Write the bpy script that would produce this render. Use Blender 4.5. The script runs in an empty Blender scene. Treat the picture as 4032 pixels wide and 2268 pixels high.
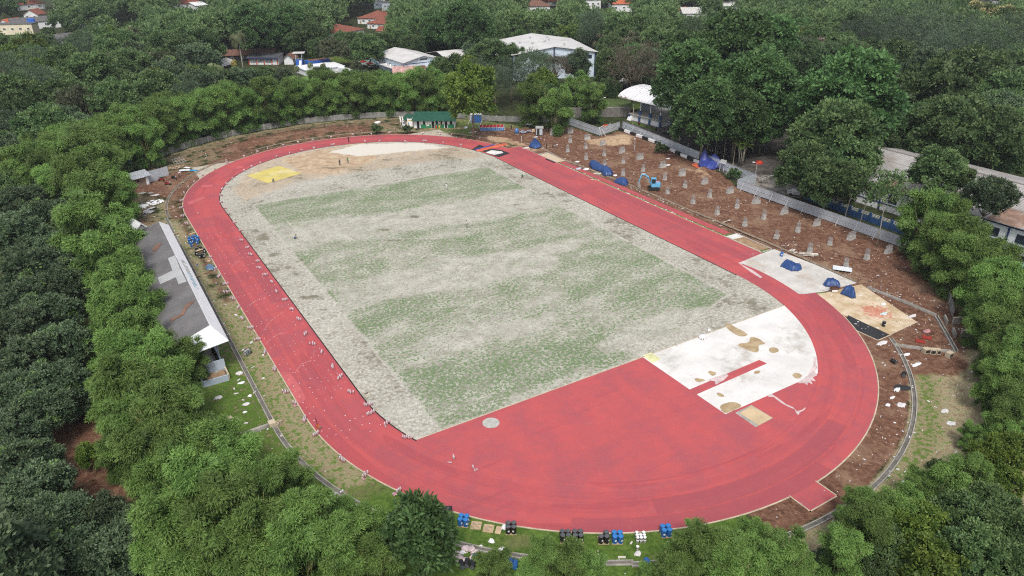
import bpy, math, random
import numpy as np
from mathutils import Vector, Matrix
R = math.radians
SC = bpy.context.scene
COL = SC.collection
rnd = random.Random(7)
NP = np.random.default_rng(11)

# ---------------------------------------------------------------- camera (solved from the running track's standard geometry)
CAMF, CAMH, PIT, YAW, ROLL, CX, CY = 2900.105, 59.1235, 0.46581308, -0.54321724, -0.0074499, -62.19025, -126.89881
def ray(x, y):
    u = (x*1.565217-2016)/CAMF; v = -(y*1.565217-1134)/CAMF
    cr, sr = math.cos(ROLL), math.sin(ROLL); u, v = cr*u-sr*v, sr*u+cr*v
    d = (u, math.cos(PIT)+v*math.sin(PIT), -math.sin(PIT)+v*math.cos(PIT))
    c, s = math.cos(YAW), math.sin(YAW)
    return c*d[0]-s*d[1], s*d[0]+c*d[1], d[2]
def at(x, y, z=0.0):
    """world point at height z seen at survey sheet position x, y"""
    d = ray(x, y); t = (z-CAMH)/d[2]
    return Vector((CX+d[0]*t, CY+d[1]*t, z))
def depth(x, y, z=0.0):
    d = ray(x, y); return (z-CAMH)/d[2]
def proj(X, Y, Z):
    X -= CX; Y -= CY; Z -= CAMH
    c, s = math.cos(YAW), math.sin(YAW)
    X, Y = c*X+s*Y, -s*X+c*Y
    fw = math.cos(PIT)*Y-math.sin(PIT)*Z; up = math.sin(PIT)*Y+math.cos(PIT)*Z
    if fw < 1: return None
    u, v = X/fw, up/fw
    cr, sr = math.cos(ROLL), math.sin(ROLL); u, v = cr*u+sr*v, -sr*u+cr*v
    return ((u*CAMF+2016)/1.565217, (1134-v*CAMF)/1.565217, fw)
def S(c, r, x, y, z=0.0):          # survey sheet c, r
    return at(c*644+x/4, r*362.25+y/4, z)

cam = bpy.data.objects.new('camera', bpy.data.cameras.new('camera')); COL.objects.link(cam)
cam.data.sensor_width = 36; cam.data.lens = CAMF/4032*36; cam.data.clip_start = 1; cam.data.clip_end = 4000
cr_, sr_ = math.cos(ROLL), math.sin(ROLL)
cam.matrix_world = Matrix.Translation((CX, CY, CAMH)) @ Matrix.Rotation(YAW, 4, 'Z') @ Matrix.Rotation(math.pi/2-PIT, 4, 'X') @ Matrix.Rotation(ROLL, 4, 'Z')
SC.camera = cam

# ---------------------------------------------------------------- light
SUN_EL, SUN_AZ = R(55), R(212)
world = bpy.data.worlds.new('World'); SC.world = world; world.use_nodes = True
wn = world.node_tree.nodes; wl = world.node_tree.links
sky = wn.new('ShaderNodeTexSky'); sky.sky_type = 'NISHITA'; sky.sun_disc = False
sky.sun_elevation = SUN_EL; sky.sun_rotation = SUN_AZ; sky.air_density = 1.0; sky.dust_density = 4.0; sky.ozone_density = 1.0
hs = wn.new('ShaderNodeHueSaturation'); hs.inputs['Saturation'].default_value = 0.45
wl.new(sky.outputs[0], hs.inputs['Color']); wl.new(hs.outputs[0], wn['Background'].inputs[0])
wn['Background'].inputs[1].default_value = 0.125
sl = bpy.data.lights.new('sun', 'SUN'); sl.energy = 1.5; sl.angle = R(13); sl.color = (1.0, 0.955, 0.88)
so = bpy.data.objects.new('sun', sl); COL.objects.link(so)
# sky sun_rotation is measured clockwise from +Y
sd_ = Vector((math.sin(SUN_AZ)*math.cos(SUN_EL), math.cos(SUN_AZ)*math.cos(SUN_EL), math.sin(SUN_EL)))
so.rotation_euler = sd_.to_track_quat('Z', 'Y').to_euler(); so.location = (0, 0, 120)
SC.view_settings.view_transform = 'Standard'; SC.view_settings.look = 'None'; SC.view_settings.exposure = 0.56; SC.view_settings.gamma = 1.0
SC.cycles.max_bounces = 5; SC.cycles.diffuse_bounces = 3; SC.cycles.glossy_bounces = 2; SC.cycles.transmission_bounces = 3; SC.cycles.volume_bounces = 0; SC.cycles.transparent_max_bounces = 4
SC.cycles.use_denoising = False; SC.cycles.filter_width = 1.15; SC.cycles.use_adaptive_sampling = False; SC.cycles.sample_clamp_indirect = 4

# ---------------------------------------------------------------- air
hz = bpy.data.meshes.new('haze'); x0, x1, y0, y1, z0, z1 = -700, 1100, -500, 1000, -2, 66
hz.from_pydata([(x, y, z) for z in (z0, z1) for x, y in ((x0, y0), (x1, y0), (x1, y1), (x0, y1))], [], [(3, 2, 1, 0), (4, 5, 6, 7), (0, 1, 5, 4), (1, 2, 6, 5), (2, 3, 7, 6), (3, 0, 4, 7)])
hm_ = bpy.data.materials.new('pale_air'); hm_.use_nodes = True; hn = hm_.node_tree.nodes; hn.clear(); ho = hn.new('ShaderNodeOutputMaterial'); hv = hn.new('ShaderNodeVolumePrincipled')
hv.inputs['Color'].default_value = (0.86, 0.92, 1.0, 1); hv.inputs['Density'].default_value = 0.00013; hv.inputs['Anisotropy'].default_value = 0.2; hm_.node_tree.links.new(hv.outputs[0], ho.inputs['Volume']); hz.materials.append(hm_)
hzo = bpy.data.objects.new('haze', hz); COL.objects.link(hzo); hzo['kind'] = 'stuff'
# ---------------------------------------------------------------- materials
MATS = {}
def _base(name):
    m = bpy.data.materials.new(name); m.use_nodes = True
    return m, m.node_tree.nodes, m.node_tree.links, m.node_tree.nodes['Principled BSDF']
def N(nodes, t, **kw):
    n = nodes.new(t)
    for k, v in kw.items():
        if k.startswith('i_'): n.inputs[k[2:].replace('_', ' ')].default_value = v
        else: setattr(n, k, v)
    return n
def c4(c): return (c[0], c[1], c[2], 1)
def mixc(nt, fac, a, b, blend='MIX'):
    n = nt.nodes.new('ShaderNodeMix'); n.data_type = 'RGBA'; n.blend_type = blend; n.clamp_factor = True
    for sock, v in ((n.inputs[0], fac), (n.inputs[6], a), (n.inputs[7], b)):
        if hasattr(v, 'links') or hasattr(v, 'is_linked'): nt.links.new(v, sock)
        elif isinstance(v, (int, float)): sock.default_value = v
        else: sock.default_value = c4(v)
    return n.outputs[2]
def math_(nt, op, a, b=0.0, clamp=False):
    n = nt.nodes.new('ShaderNodeMath'); n.operation = op; n.use_clamp = clamp
    for s, v in ((n.inputs[0], a), (n.inputs[1], b)):
        if isinstance(v, (int, float)): s.default_value = v
        else: nt.links.new(v, s)
    return n.outputs[0]
def smooth(nt, v, lo, hi):
    n = nt.nodes.new('ShaderNodeMapRange'); n.interpolation_type = 'SMOOTHSTEP'
    nt.links.new(v, n.inputs[0]); n.inputs[1].default_value = lo; n.inputs[2].default_value = hi
    return n.outputs[0]
def noise(nt, co, scale, detail=3, rough=0.6, sx=None):
    n = nt.nodes.new('ShaderNodeTexNoise'); n.inputs['Scale'].default_value = scale; n.inputs['Detail'].default_value = detail; n.inputs['Roughness'].default_value = rough
    if sx:
        mp = nt.nodes.new('ShaderNodeMapping'); mp.inputs['Scale'].default_value = sx; nt.links.new(co, mp.inputs[0]); co = mp.outputs[0]
    nt.links.new(co, n.inputs['Vector'])
    return n.outputs[0]
def objco(nt):
    return nt.nodes.new('ShaderNodeTexCoord').outputs['Object']
def mat(name, col, rough=0.7, var=0.25, scale=1.2, metal=0.0, dirt=None, dirt_amt=0.3, wave=None, bump=0.0, spec=0.4):
    """weathered paint / concrete / metal: two scales of mottling, optional dirt stains and corrugation"""
    if name in MATS: return MATS[name]
    m, nd, lk, bs = _base(name); nt = m.node_tree
    co = objco(nt)
    n1 = noise(nt, co, scale, 4); n2 = noise(nt, co, scale*7, 3)
    dark = [c*(1-var) for c in col]; lite = [min(1, c*(1+var*0.6)) for c in col]
    c = mixc(nt, smooth(nt, n1, 0.3, 0.7), dark, lite)
    c = mixc(nt, math_(nt, 'MULTIPLY', smooth(nt, n2, 0.35, 0.75), 0.35), c, [x*(1-var*1.2) for x in col])
    if dirt is not None:
        n3 = noise(nt, co, scale*0.6, 5, 0.7)
        c = mixc(nt, math_(nt, 'MULTIPLY', smooth(nt, n3, 0.5, 0.72), dirt_amt), c, dirt)
    if wave:
        w = nt.nodes.new('ShaderNodeTexWave'); w.bands_direction = wave[0]; w.inputs['Scale'].default_value = wave[1]; lk.new(co, w.inputs[0])
        b = nt.nodes.new('ShaderNodeBump'); b.inputs['Strength'].default_value = wave[2]; b.inputs['Distance'].default_value = 0.05
        lk.new(w.outputs[1], b.inputs['Height']); lk.new(b.outputs[0], bs.inputs['Normal'])
    elif bump:
        b = nt.nodes.new('ShaderNodeBump'); b.inputs['Strength'].default_value = bump; b.inputs['Distance'].default_value = 0.05
        lk.new(n2, b.inputs['Height']); lk.new(b.outputs[0], bs.inputs['Normal'])
    lk.new(c, bs.inputs['Base Color']); bs.inputs['Roughness'].default_value = rough; bs.inputs['Metallic'].default_value = metal
    bs.inputs['Specular IOR Level'].default_value = spec
    MATS[name] = m
    return m
def leafmat(name, ca, cb, cc=None, trans=0.25):
    """leaf material: per-leaf and per-branch tint, a little per-tree hue shift, some light passing through"""
    m, nd, lk, bs = _base(name); nt = m.node_tree
    a = nt.nodes.new('ShaderNodeAttribute'); a.attribute_name = 'tint'
    oi = nt.nodes.new('ShaderNodeObjectInfo')
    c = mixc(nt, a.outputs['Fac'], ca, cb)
    if cc is not None:
        c = mixc(nt, smooth(nt, a.outputs['Fac'], 0.80, 0.98), c, cc)
    h = nt.nodes.new('ShaderNodeHueSaturation')
    lk.new(math_(nt, 'ADD', math_(nt, 'MULTIPLY', oi.outputs['Random'], 0.018), 0.491), h.inputs['Hue'])
    lk.new(math_(nt, 'ADD', math_(nt, 'MULTIPLY', oi.outputs['Random'], 0.6), 0.72), h.inputs['Value'])
    lk.new(c, h.inputs['Color'])
    lk.new(h.outputs[0], bs.inputs['Base Color']); bs.inputs['Roughness'].default_value = 0.55; bs.inputs['Specular IOR Level'].default_value = 0.25
    t = nt.nodes.new('ShaderNodeBsdfTranslucent'); lk.new(h.outputs[0], t.inputs[0])
    mx = nt.nodes.new('ShaderNodeMixShader'); mx.inputs[0].default_value = trans
    lk.new(bs.outputs[0], mx.inputs[1]); lk.new(t.outputs[0], mx.inputs[2]); lk.new(mx.outputs[0], nd['Material Output'].inputs[0])
    MATS[name] = m
    return m

# ---------------------------------------------------------------- mesh building
class MB:
    def __init__(s): s.v = []; s.f = []; s.m = []; s.cur = 0
    def add(s, vs, fs):
        o = len(s.v); s.v += [tuple(p) for p in vs]; s.f += [[i+o for i in f] for f in fs]; s.m += [s.cur]*len(fs); return s
    def box(s, x, y, z, sx, sy, sz, rz=0.0, top=1.0, M=None):
        """box centred at x, y with its base at z"""
        c, n = math.cos(rz), math.sin(rz); vs = []
        for k, h in ((1.0, 0), (top, sz)):
            for a, b in ((-1, -1), (1, -1), (1, 1), (-1, 1)):
                px, py = a*sx/2*k, b*sy/2*k; vs.append(Vector((x+c*px-n*py, y+n*px+c*py, z+h)))
        if M is not None: vs = [M @ p for p in vs]
        return s.add(vs, [(3, 2, 1, 0), (4, 5, 6, 7), (0, 1, 5, 4), (1, 2, 6, 5), (2, 3, 7, 6), (3, 0, 4, 7)])
    def prism(s, poly, z0, z1):
        n = len(poly); vs = [(p[0], p[1], z0) for p in poly]+[(p[0], p[1], z1) for p in poly]
        a = sum(poly[i][0]*poly[(i+1) % n][1]-poly[(i+1) % n][0]*poly[i][1] for i in range(n))
        if a < 0: vs = vs[:n][::-1]+vs[n:][::-1]
        return s.add(vs, [list(range(n))[::-1], list(range(n, 2*n))]+[(i, (i+1) % n, n+(i+1) % n, n+i) for i in range(n)])
    def slab(s, pts, t=0.08):
        """roof slab or sheet: a polygon in space thickened along its normal"""
        P = [Vector(p) for p in pts]; n = (P[1]-P[0]).cross(P[2]-P[0]).normalized()
        if n.z < 0: P = P[::-1]; n = -n
        k = len(P); vs = [p-n*t for p in P]+P
        return s.add(vs, [list(range(k))[::-1], list(range(k, 2*k))]+[(i, (i+1) % k, k+(i+1) % k, k+i) for i in range(k)])
    def sheet(s, pts): return s.add(pts, [list(range(len(pts)))])
    def tube(s, pts, r, n=6):
        P = [Vector(p) for p in pts]; k = len(P); rs = r if isinstance(r, (list, tuple)) else [r]*k
        vs = []; fs = []
        for i, p in enumerate(P):
            d = (P[min(i+1, k-1)]-P[max(i-1, 0)]).normalized()
            a = d.cross(Vector((0, 0, 1)) if abs(d.z) < 0.9 else Vector((1, 0, 0))).normalized(); b = d.cross(a)
            for j in range(n):
                t = 2*math.pi*j/n; vs.append(p+(a*math.cos(t)+b*math.sin(t))*rs[i])
        for i in range(k-1):
            for j in range(n): fs.append((i*n+j, i*n+(j+1) % n, (i+1)*n+(j+1) % n, (i+1)*n+j))
        fs.append(list(range(n))[::-1]); fs.append(list(range((k-1)*n, k*n)))
        return s.add(vs, fs)
    def lathe(s, prof, n=14, x=0, y=0, z=0, M=None):
        vs = []; fs = []
        for r, h in prof:
            for j in range(n):
                t = 2*math.pi*j/n; vs.append(Vector((x+r*math.cos(t), y+r*math.sin(t), z+h)))
        if M is not None: vs = [M @ p for p in vs]
        k = len(prof)
        for i in range(k-1):
            for j in range(n): fs.append((i*n+j, i*n+(j+1) % n, (i+1)*n+(j+1) % n, (i+1)*n+j))
        fs.append(list(range(n))[::-1]); fs.append(list(range((k-1)*n, k*n)))
        return s.add(vs, fs)
    def blob(s, x, y, z, rx, ry, rz_, n=8, seed=0, amp=0.12, flat=True):
        rr = random.Random(seed); rows = 5; vs = []; fs = []
        for i in range(rows+1):
            ph = math.pi*i/rows
            for j in range(n):
                t = 2*math.pi*j/n; k = 1+rr.uniform(-amp, amp)
                vs.append((x+rx*k*math.sin(ph)*math.cos(t), y+ry*k*math.sin(ph)*math.sin(t), max(0.0 if flat else -9, z+rz_*k*math.cos(ph))))
        for i in range(rows):
            for j in range(n): fs.append((i*n+j, (i+1)*n+j, (i+1)*n+(j+1) % n, i*n+(j+1) % n))
        return s.add(vs, fs)
    def mesh(s, name, mats, smooth=False):
        me = bpy.data.meshes.new(name); me.from_pydata(s.v, [], s.f)
        for m in (mats if isinstance(mats, (list, tuple)) else [mats]): me.materials.append(m)
        if any(s.m): me.polygons.foreach_set('material_index', s.m)
        if smooth: me.polygons.foreach_set('use_smooth', [True]*len(s.f))
        me.update(); return me
    def build(s, name, mats, parent=None, smooth=False, loc=None, rz=0.0):
        return link(name, s.mesh(name, mats, smooth), parent, loc, rz)
def link(name, me, parent=None, loc=None, rz=0.0, sc=None):
    o = bpy.data.objects.new(name, me); COL.objects.link(o)
    if parent is not None: o.parent = parent
    if loc is not None: o.location = loc
    if rz: o.rotation_euler = (0, 0, rz)
    if sc is not None: o.scale = sc
    return o
def tag(o, label=None, cat=None, group=None, kind=None):
    if label: o['label'] = label
    if cat: o['category'] = cat
    if group: o['group'] = group
    if kind: o['kind'] = kind
    return o
def thing(name, label, cat, loc=(0, 0, 0), rz=0.0, group=None):
    o = link(name, None, None, loc, rz); o.empty_display_size = 0.3
    return tag(o, label, cat, group)
KIDS = {}
def dup(root, loc, rz=0.0, label=None, group=None, sc=None):
    """a copy of a thing with copies of its parts and sub-parts"""
    r = root.copy(); COL.objects.link(r); r.location = loc; r.rotation_euler = (0, 0, rz)
    if sc is not None: r.scale = sc
    if label: r['label'] = label
    if group: r['group'] = group
    if root.name not in KIDS: KIDS[root.name] = list(root.children)
    for ch in KIDS[root.name]:
        c = ch.copy(); COL.objects.link(c); c.parent = r
        if ch.name not in KIDS: KIDS[ch.name] = list(ch.children)
        for g in KIDS[ch.name]:
            d = g.copy(); COL.objects.link(d); d.parent = c
    return r
ORD = ['', 'first', 'second', 'third', 'fourth', 'fifth', 'sixth', 'seventh', 'eighth', 'ninth', 'tenth', 'eleventh', 'twelfth', 'thirteenth', 'fourteenth', 'fifteenth', 'sixteenth', 'seventeenth', 'eighteenth', 'nineteenth', 'twentieth', 'twenty-first', 'twenty-second', 'twenty-third', 'twenty-fourth', 'twenty-fifth', 'twenty-sixth', 'twenty-seventh', 'twenty-eighth', 'twenty-ninth', 'thirtieth', 'thirty-first', 'thirty-second', 'thirty-third', 'thirty-fourth', 'thirty-fifth', 'thirty-sixth', 'thirty-seventh', 'thirty-eighth', 'thirty-ninth', 'fortieth']
HL = 43.814; RI = 36.5; RO = 44.44       # half straight, inner and outer radius of the oval
def oval(r, a0=0.0, a1=None, step=2.5):
    """points along an oval of radius r about the track axis, as (x, y, s)"""
    out = []; L = 2*HL; C = math.pi*r; tot = 2*L+2*C
    a1 = tot if a1 is None else a1; n = max(2, int((a1-a0)/step)); 
    for i in range(n+1):
        out.append(oval_pt(r, a0+(a1-a0)*i/n))
    return out
def oval_pt(r, s):
    L = 2*HL; C = math.pi*r; s = s % (2*L+2*C)
    if s < L: return (r, -HL+s)                       # right straight going away
    s -= L
    if s < C: a = s/r; return (r*math.cos(a), HL+r*math.sin(a))
    s -= C
    if s < L: return (-r, HL-s)
    s -= L; a = math.pi+s/r
    return (r*math.cos(a), -HL+r*math.sin(a))
def rad(x, y): return math.hypot(x, y-max(-HL, min(HL, y)))
# ================================================================ SETTING: ground, track, field
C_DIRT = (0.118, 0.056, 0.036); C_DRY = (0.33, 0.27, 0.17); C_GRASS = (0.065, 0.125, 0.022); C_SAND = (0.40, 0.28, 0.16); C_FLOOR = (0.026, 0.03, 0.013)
C_RED = (0.47, 0.066, 0.082)
def axis(lo, hi, fine):
    a = list(np.arange(lo, hi+0.01, fine)); s = fine; l, h = lo, hi
    out_l, out_h = [], []
    while h < 1500: s *= 1.35; l -= s; h += s; out_l.append(l); out_h.append(h)
    return np.array(out_l[::-1]+a+out_h)
def pdist(P, X, Y):
    """signed distance (positive inside) from polygon P"""
    d = np.full(X.shape, 1e9); ins = np.zeros(X.shape, bool); n = len(P)
    for i in range(n):
        x0, y0 = P[i][:2]; x1, y1 = P[(i+1) % n][:2]; ex, ey = x1-x0, y1-y0
        t = np.clip(((X-x0)*ex+(Y-y0)*ey)/(ex*ex+ey*ey+1e-12), 0, 1)
        d = np.minimum(d, np.hypot(X-x0-t*ex, Y-y0-t*ey))
        c = ((y0 > Y) != (y1 > Y)); xi = x0+(Y-y0)*ex/(ey if abs(ey) > 1e-9 else 1e-9)
        ins ^= c & (X < xi)
    return np.where(ins, d, -d)
def soft(d, f): return np.clip(0.5+d/(2*f), 0, 1)
def vnoise(X, Y, s, seed):
    """cheap value noise"""
    g = np.random.default_rng(seed).random((64, 64)); x = X/s; y = Y/s
    xi = np.floor(x).astype(int); yi = np.floor(y).astype(int); fx = x-xi; fy = y-yi; fx = fx*fx*(3-2*fx); fy = fy*fy*(3-2*fy)
    a = g[xi % 64, yi % 64]; b = g[(xi+1) % 64, yi % 64]; c = g[xi % 64, (yi+1) % 64]; d = g[(xi+1) % 64, (yi+1) % 64]
    return (a*(1-fx)+b*fx)*(1-fy)+(c*(1-fx)+d*fx)*fy
def grid(name, xs, ys, attrs, Z, m):
    nx, ny = len(xs), len(ys); XX, YY = np.meshgrid(xs, ys, indexing='ij')
    co = np.stack([XX.ravel(), YY.ravel(), Z.ravel()], 1)
    i = np.arange(nx*ny).reshape(nx, ny); f = np.stack([i[:-1, :-1], i[1:, :-1], i[1:, 1:], i[:-1, 1:]], -1).reshape(-1, 4)
    me = bpy.data.meshes.new(name); me.vertices.add(len(co)); me.vertices.foreach_set('co', co.ravel())
    me.loops.add(f.size); me.loops.foreach_set('vertex_index', f.ravel()); me.polygons.add(len(f)); me.polygons.foreach_set('loop_start', np.arange(len(f))*4)
    for an, arr in attrs.items():
        a = me.attributes.new(an, 'FLOAT_COLOR', 'POINT'); a.data.foreach_set('color', np.ascontiguousarray(arr.reshape(-1, 4), dtype=np.float32).ravel())
    me.materials.append(m); me.update(calc_edges=True); me.polygons.foreach_set('use_smooth', [True]*len(f))
    return link(name, me)

# ---- ground: one sheet to the horizon, zones of soil and turf
xs = axis(-112, 132, 1.0); ys = axis(-128, 128, 1.0)
X, Y = np.meshgrid(xs, ys, indexing='ij')
RR = np.hypot(X, Y-np.clip(Y, -HL, HL))
ZD = np.zeros(X.shape); ZY = ZD.copy(); ZG = ZD.copy(); ZS = ZD.copy(); ZA = ZD.copy(); ZP = ZD.copy()
def put(Zm, P, amt, f=1.5):
    global ZD, ZY, ZG, ZS, ZA, ZP
    m = soft(pdist(P, X, Y), f)
    order = [ZY, ZG, ZD, ZS, ZA, ZP]; i0 = [q is Zm for q in order].index(True)
    for A in order[i0:]: A *= (1-m)
    Zm += m*amt
def ringm(r0, r1, y0=-999, y1=999, x0=-999, x1=999, f=0.8):
    m = np.minimum.reduce([RR-r0, r1-RR, Y-y0, y1-Y, X-x0, x1-X]); return soft(m, f)
def putm(Zs, m):
    for A in (ZD, ZY, ZG, ZS, ZA, ZP): A *= (1-m)
    for Zm, amt in Zs: Zm += m*amt
inside = ringm(0, 66.5, f=1.5)
putm([(ZG, 0.58), (ZY, 0.62), (ZD, 0.22)], inside)                                   # turf bank inside the boundary
putm([(ZD, 0.55), (ZY, 0.35), (ZG, 0.2)], ringm(44, 48, y0=40, f=1.2))     # far verge, trodden
putm([(ZY, 0.75), (ZG, 0.45)], ringm(44, 48.6, x1=0, y0=-70, y1=42, f=1))  # left verge, dry grass
putm([(ZD, 0.5), (ZY, 0.45), (ZG, 0.35)], ringm(44, 47.6, x1=0, y0=-6, y1=44, f=1.5))
putm([(ZG, 1.0), (ZY, 0.12)], ringm(44, 56, y1=-62, x1=-12, f=2))          # near verge, green
putm([(ZG, 0.66), (ZY, 0.7), (ZD, 0.18)], ringm(48.6, 60, x1=0, y0=-64, y1=-26, f=2))
putm([(ZG, 0.8), (ZY, 0.35)], ringm(44, 50, y1=-62, x0=-30, x1=-8, f=3))
putm([(ZD, 0.95)], ringm(44, 48.6, y1=-60, x0=-8, f=1.2))                  # near right verge, bare soil
putm([(ZY, 1.0), (ZG, 0.33), (ZD, 0.26)], ringm(49.2, 66, y1=-70, x0=-12, f=2.5))
putm([(ZG, 0.52), (ZY, 0.8)], ringm(49.3, 52.5, y1=-78, x0=8, f=1.3))
put(ZD, [(30, -80), (40, -84), (58, -74), (66, -66), (66, -52), (52, -50), (44, -58)], 0.9, 2)
put(ZD, [(48, 58), (52, -60), (64, -66), (70, -60), (74.5, -50), (73.5, -8), (78, 0), (86, 28), (84, 49), (74, 47), (73, 60), (62, 66), (52, 66)], 1.0, 1.5)   # building site
put(ZD, [(40, 62), (50, 56), (62, 62), (60, 70), (46, 76)], 0.75, 3)
putm([(ZD, 0.46), (ZY, 0.5), (ZG, 0.3)], ringm(48.6, 66, y0=40, x1=34, f=2.5))
putm([(ZD, 0.66), (ZY, 0.3)], ringm(49, 58, y0=70, x0=-26, x1=18, f=3))     # dug bank beyond the far bend
putm([(ZD, 0.85)], soft(pdist([(-36, 78), (-40, 62), (-34, 66), (-22, 80), (-24, 86)], X, Y), 2.5))
putm([(ZD, 0.7), (ZY, 0.25), (ZG, 0.15)], soft(pdist([(-53, 70), (-46, 58), (-41, 62), (-34, 72), (-40, 78)], X, Y), 2.0))
put(ZS, [(66, 40), (76, 34), (83, 40), (82, 47), (74, 46), (68, 47)], 0.75, 2.5)
put(ZS, [(68, -4), (72, 8), (74, 14), (77, 10), (75, -2)], 0.5, 2)
put(ZS, [(43, 62), (48, 55), (51, 58), (46, 66)], 0.8, 1.5)
put(ZS, [(33, 82), (44, 75), (46, 79), (34, 85)], 0.55, 1.5)
put(ZS, [(44.4, 50.5), (48, 44), (51.5, 43), (51, 58), (42, 60)], 0.5, 1.0)
# yard, lawns and lanes beyond the hoarding
put(ZA, [(75, -12), (90, -34), (128, -30), (140, 60), (104, 64), (84, 52), (87, 28)], 1.0, 1.5)
put(ZP, [(74, -10), (80, -26), (88, -30), (92, -6), (80, -2)], 0.55, 2)
put(ZG, [(94.5, 44), (94, 56), (92, 56), (92, 47), (93, 42)], 0.9, 0.6)
put(ZG, [(95, 70), (118, 66), (150, 92), (140, 120), (112, 96)], 0.8, 3)
put(ZA, [(94, 76), (104, 74), (112, 90), (104, 100)], 0.7, 2)
put(ZA, [(116, 96), (124, 88), (150, 112), (140, 120)], 0.7, 2)
put(ZG, [(38, 210), (60, 205), (70, 222), (46, 240)], 0.9, 3)
put(ZP, [(10, 170), (66, 160), (72, 215), (20, 235), (0, 215)], 0.35, 4)
put(ZG, [(36, 205), (58, 214), (60, 232), (38, 232)], 1.0, 3)
put(ZG, [(2, 228), (16, 240), (8, 252), (-6, 240)], 0.9, 3)
put(ZS, [(40, 228), (70, 216), (72, 226), (44, 240)], 0.4, 2)
put(ZD, [(-86, -46), (-60, -52), (-60, -18), (-86, -20)], 0.62, 2)        # bare lane under the trees on the left
def zp(A): return np.clip(A, 0, 1)
za = np.stack([zp(ZD), zp(ZY), zp(ZG), zp(ZS)], -1); zb = np.stack([zp(ZA), zp(ZP), ZA*0, ZA*0+1], -1)
Zg = np.zeros(X.shape)
hm = (ZD > 0.4)*soft(RR-49.5, 1.0)*(X > 52.8)
Zg += hm*(vnoise(X, Y, 6.0, 3)*0.30+vnoise(X, Y, 2.3, 5)*0.18-0.40)
for (hx, hy, hr, hh) in ((78, 41, 5, 1.3), (72.5, 1.5, 3.2, 1.1), (75.5, 5, 3.0, 1.2), (73, -6, 3.5, 0.6), (64, -62, 5, 0.7), (60, -67, 5, 0.5), (-4, 97, 7, 1.2), (6, 96, 6, 1.0), (-14, 95, 7, 0.9)):
    Zg += hh*np.exp(-((X-hx)**2+(Y-hy)**2)/(hr*hr*0.5))*(0.75+0.5*vnoise(X, Y, 1.6, 9))
mg, nd, lk, bs = _base('ground_soil_and_turf'); nt = mg.node_tree
co = objco(nt)
a1 = nt.nodes.new('ShaderNodeAttribute'); a1.attribute_name = 'za'; a2 = nt.nodes.new('ShaderNodeAttribute'); a2.attribute_name = 'zb'
s1 = nt.nodes.new('ShaderNodeSeparateColor'); lk.new(a1.outputs['Color'], s1.inputs[0]); s2 = nt.nodes.new('ShaderNodeSeparateColor'); lk.new(a2.outputs['Color'], s2.inputs[0])
nA = noise(nt, co, 0.35, 6, 0.65); nB = noise(nt, co, 1.3, 5, 0.65); nC = noise(nt, co, 5.0, 3, 0.6); nD = noise(nt, co, 0.08, 4)
def zone(mask, n, w=0.9, lo=0.38, hi=0.62): return smooth(nt, math_(nt, 'ADD', mask, math_(nt, 'MULTIPLY', math_(nt, 'SUBTRACT', n, 0.5), w)), lo, hi)
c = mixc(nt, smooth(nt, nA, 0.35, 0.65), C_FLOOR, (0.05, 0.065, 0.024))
dirtc = mixc(nt, smooth(nt, nB, 0.3, 0.7), (0.105, 0.050, 0.032), (0.195, 0.105, 0.070))
nE = noise(nt, co, 0.14, 5, 0.62); nF = noise(nt, co, 2.6, 4, 0.7)
dirtc = mixc(nt, math_(nt, 'MULTIPLY', smooth(nt, nE, 0.50, 0.66), 0.8), dirtc, (0.235, 0.150, 0.100))
dirtc = mixc(nt, math_(nt, 'MULTIPLY', smooth(nt, nF, 0.58, 0.72), 0.55), dirtc, (0.30, 0.215, 0.155))
dirtc = mixc(nt, math_(nt, 'MULTIPLY', smooth(nt, nA, 0.60, 0.72), 0.6), dirtc, (0.058, 0.027, 0.018))
nR = nt.nodes.new('ShaderNodeTexNoise'); nR.inputs['Scale'].default_value = 0.5; nR.inputs['Detail'].default_value = 4; nR.inputs['Roughness'].default_value = 0.6; nR.inputs['Distortion'].default_value = 2.6
mpR = nt.nodes.new('ShaderNodeMapping'); mpR.inputs['Scale'].default_value = (0.85, 0.5, 1); mpR.inputs['Rotation'].default_value = (0, 0, 0.35); lk.new(co, mpR.inputs[0]); lk.new(mpR.outputs[0], nR.inputs['Vector'])
dirtc = mixc(nt, math_(nt, 'MULTIPLY', smooth(nt, nR.outputs[0], 0.54, 0.68), 0.7), dirtc, (0.066, 0.032, 0.021))
dirtc = mixc(nt, math_(nt, 'MULTIPLY', math_(nt, 'SUBTRACT', 1.0, smooth(nt, nR.outputs[0], 0.36, 0.44)), 0.6), dirtc, (0.27, 0.175, 0.115))
grassc = mixc(nt, smooth(nt, nB, 0.3, 0.72), (0.040, 0.086, 0.014), (0.115, 0.180, 0.034))
grassc = mixc(nt, math_(nt, 'MULTIPLY', smooth(nt, nE, 0.52, 0.66), 0.55), grassc, (0.165, 0.150, 0.072))
grassc = mixc(nt, math_(nt, 'MULTIPLY', smooth(nt, nF, 0.60, 0.74), 0.5), grassc, (0.20, 0.155, 0.095))
grassc = mixc(nt, math_(nt, 'MULTIPLY', smooth(nt, nC, 0.55, 0.75), 0.5), grassc, (0.15, 0.19, 0.05))
dryc = mixc(nt, smooth(nt, nB, 0.3, 0.7), (0.21, 0.165, 0.09), (0.43, 0.37, 0.25))
dryc = mixc(nt, math_(nt, 'MULTIPLY', smooth(nt, nC, 0.5, 0.7), 0.4), dryc, (0.16, 0.14, 0.07))
sandc = mixc(nt, smooth(nt, nB, 0.3, 0.7), (0.30, 0.20, 0.12), (0.50, 0.37, 0.25))
asphc = mixc(nt, smooth(nt, nA, 0.4, 0.62), (0.058, 0.052, 0.048), (0.115, 0.102, 0.093))
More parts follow.
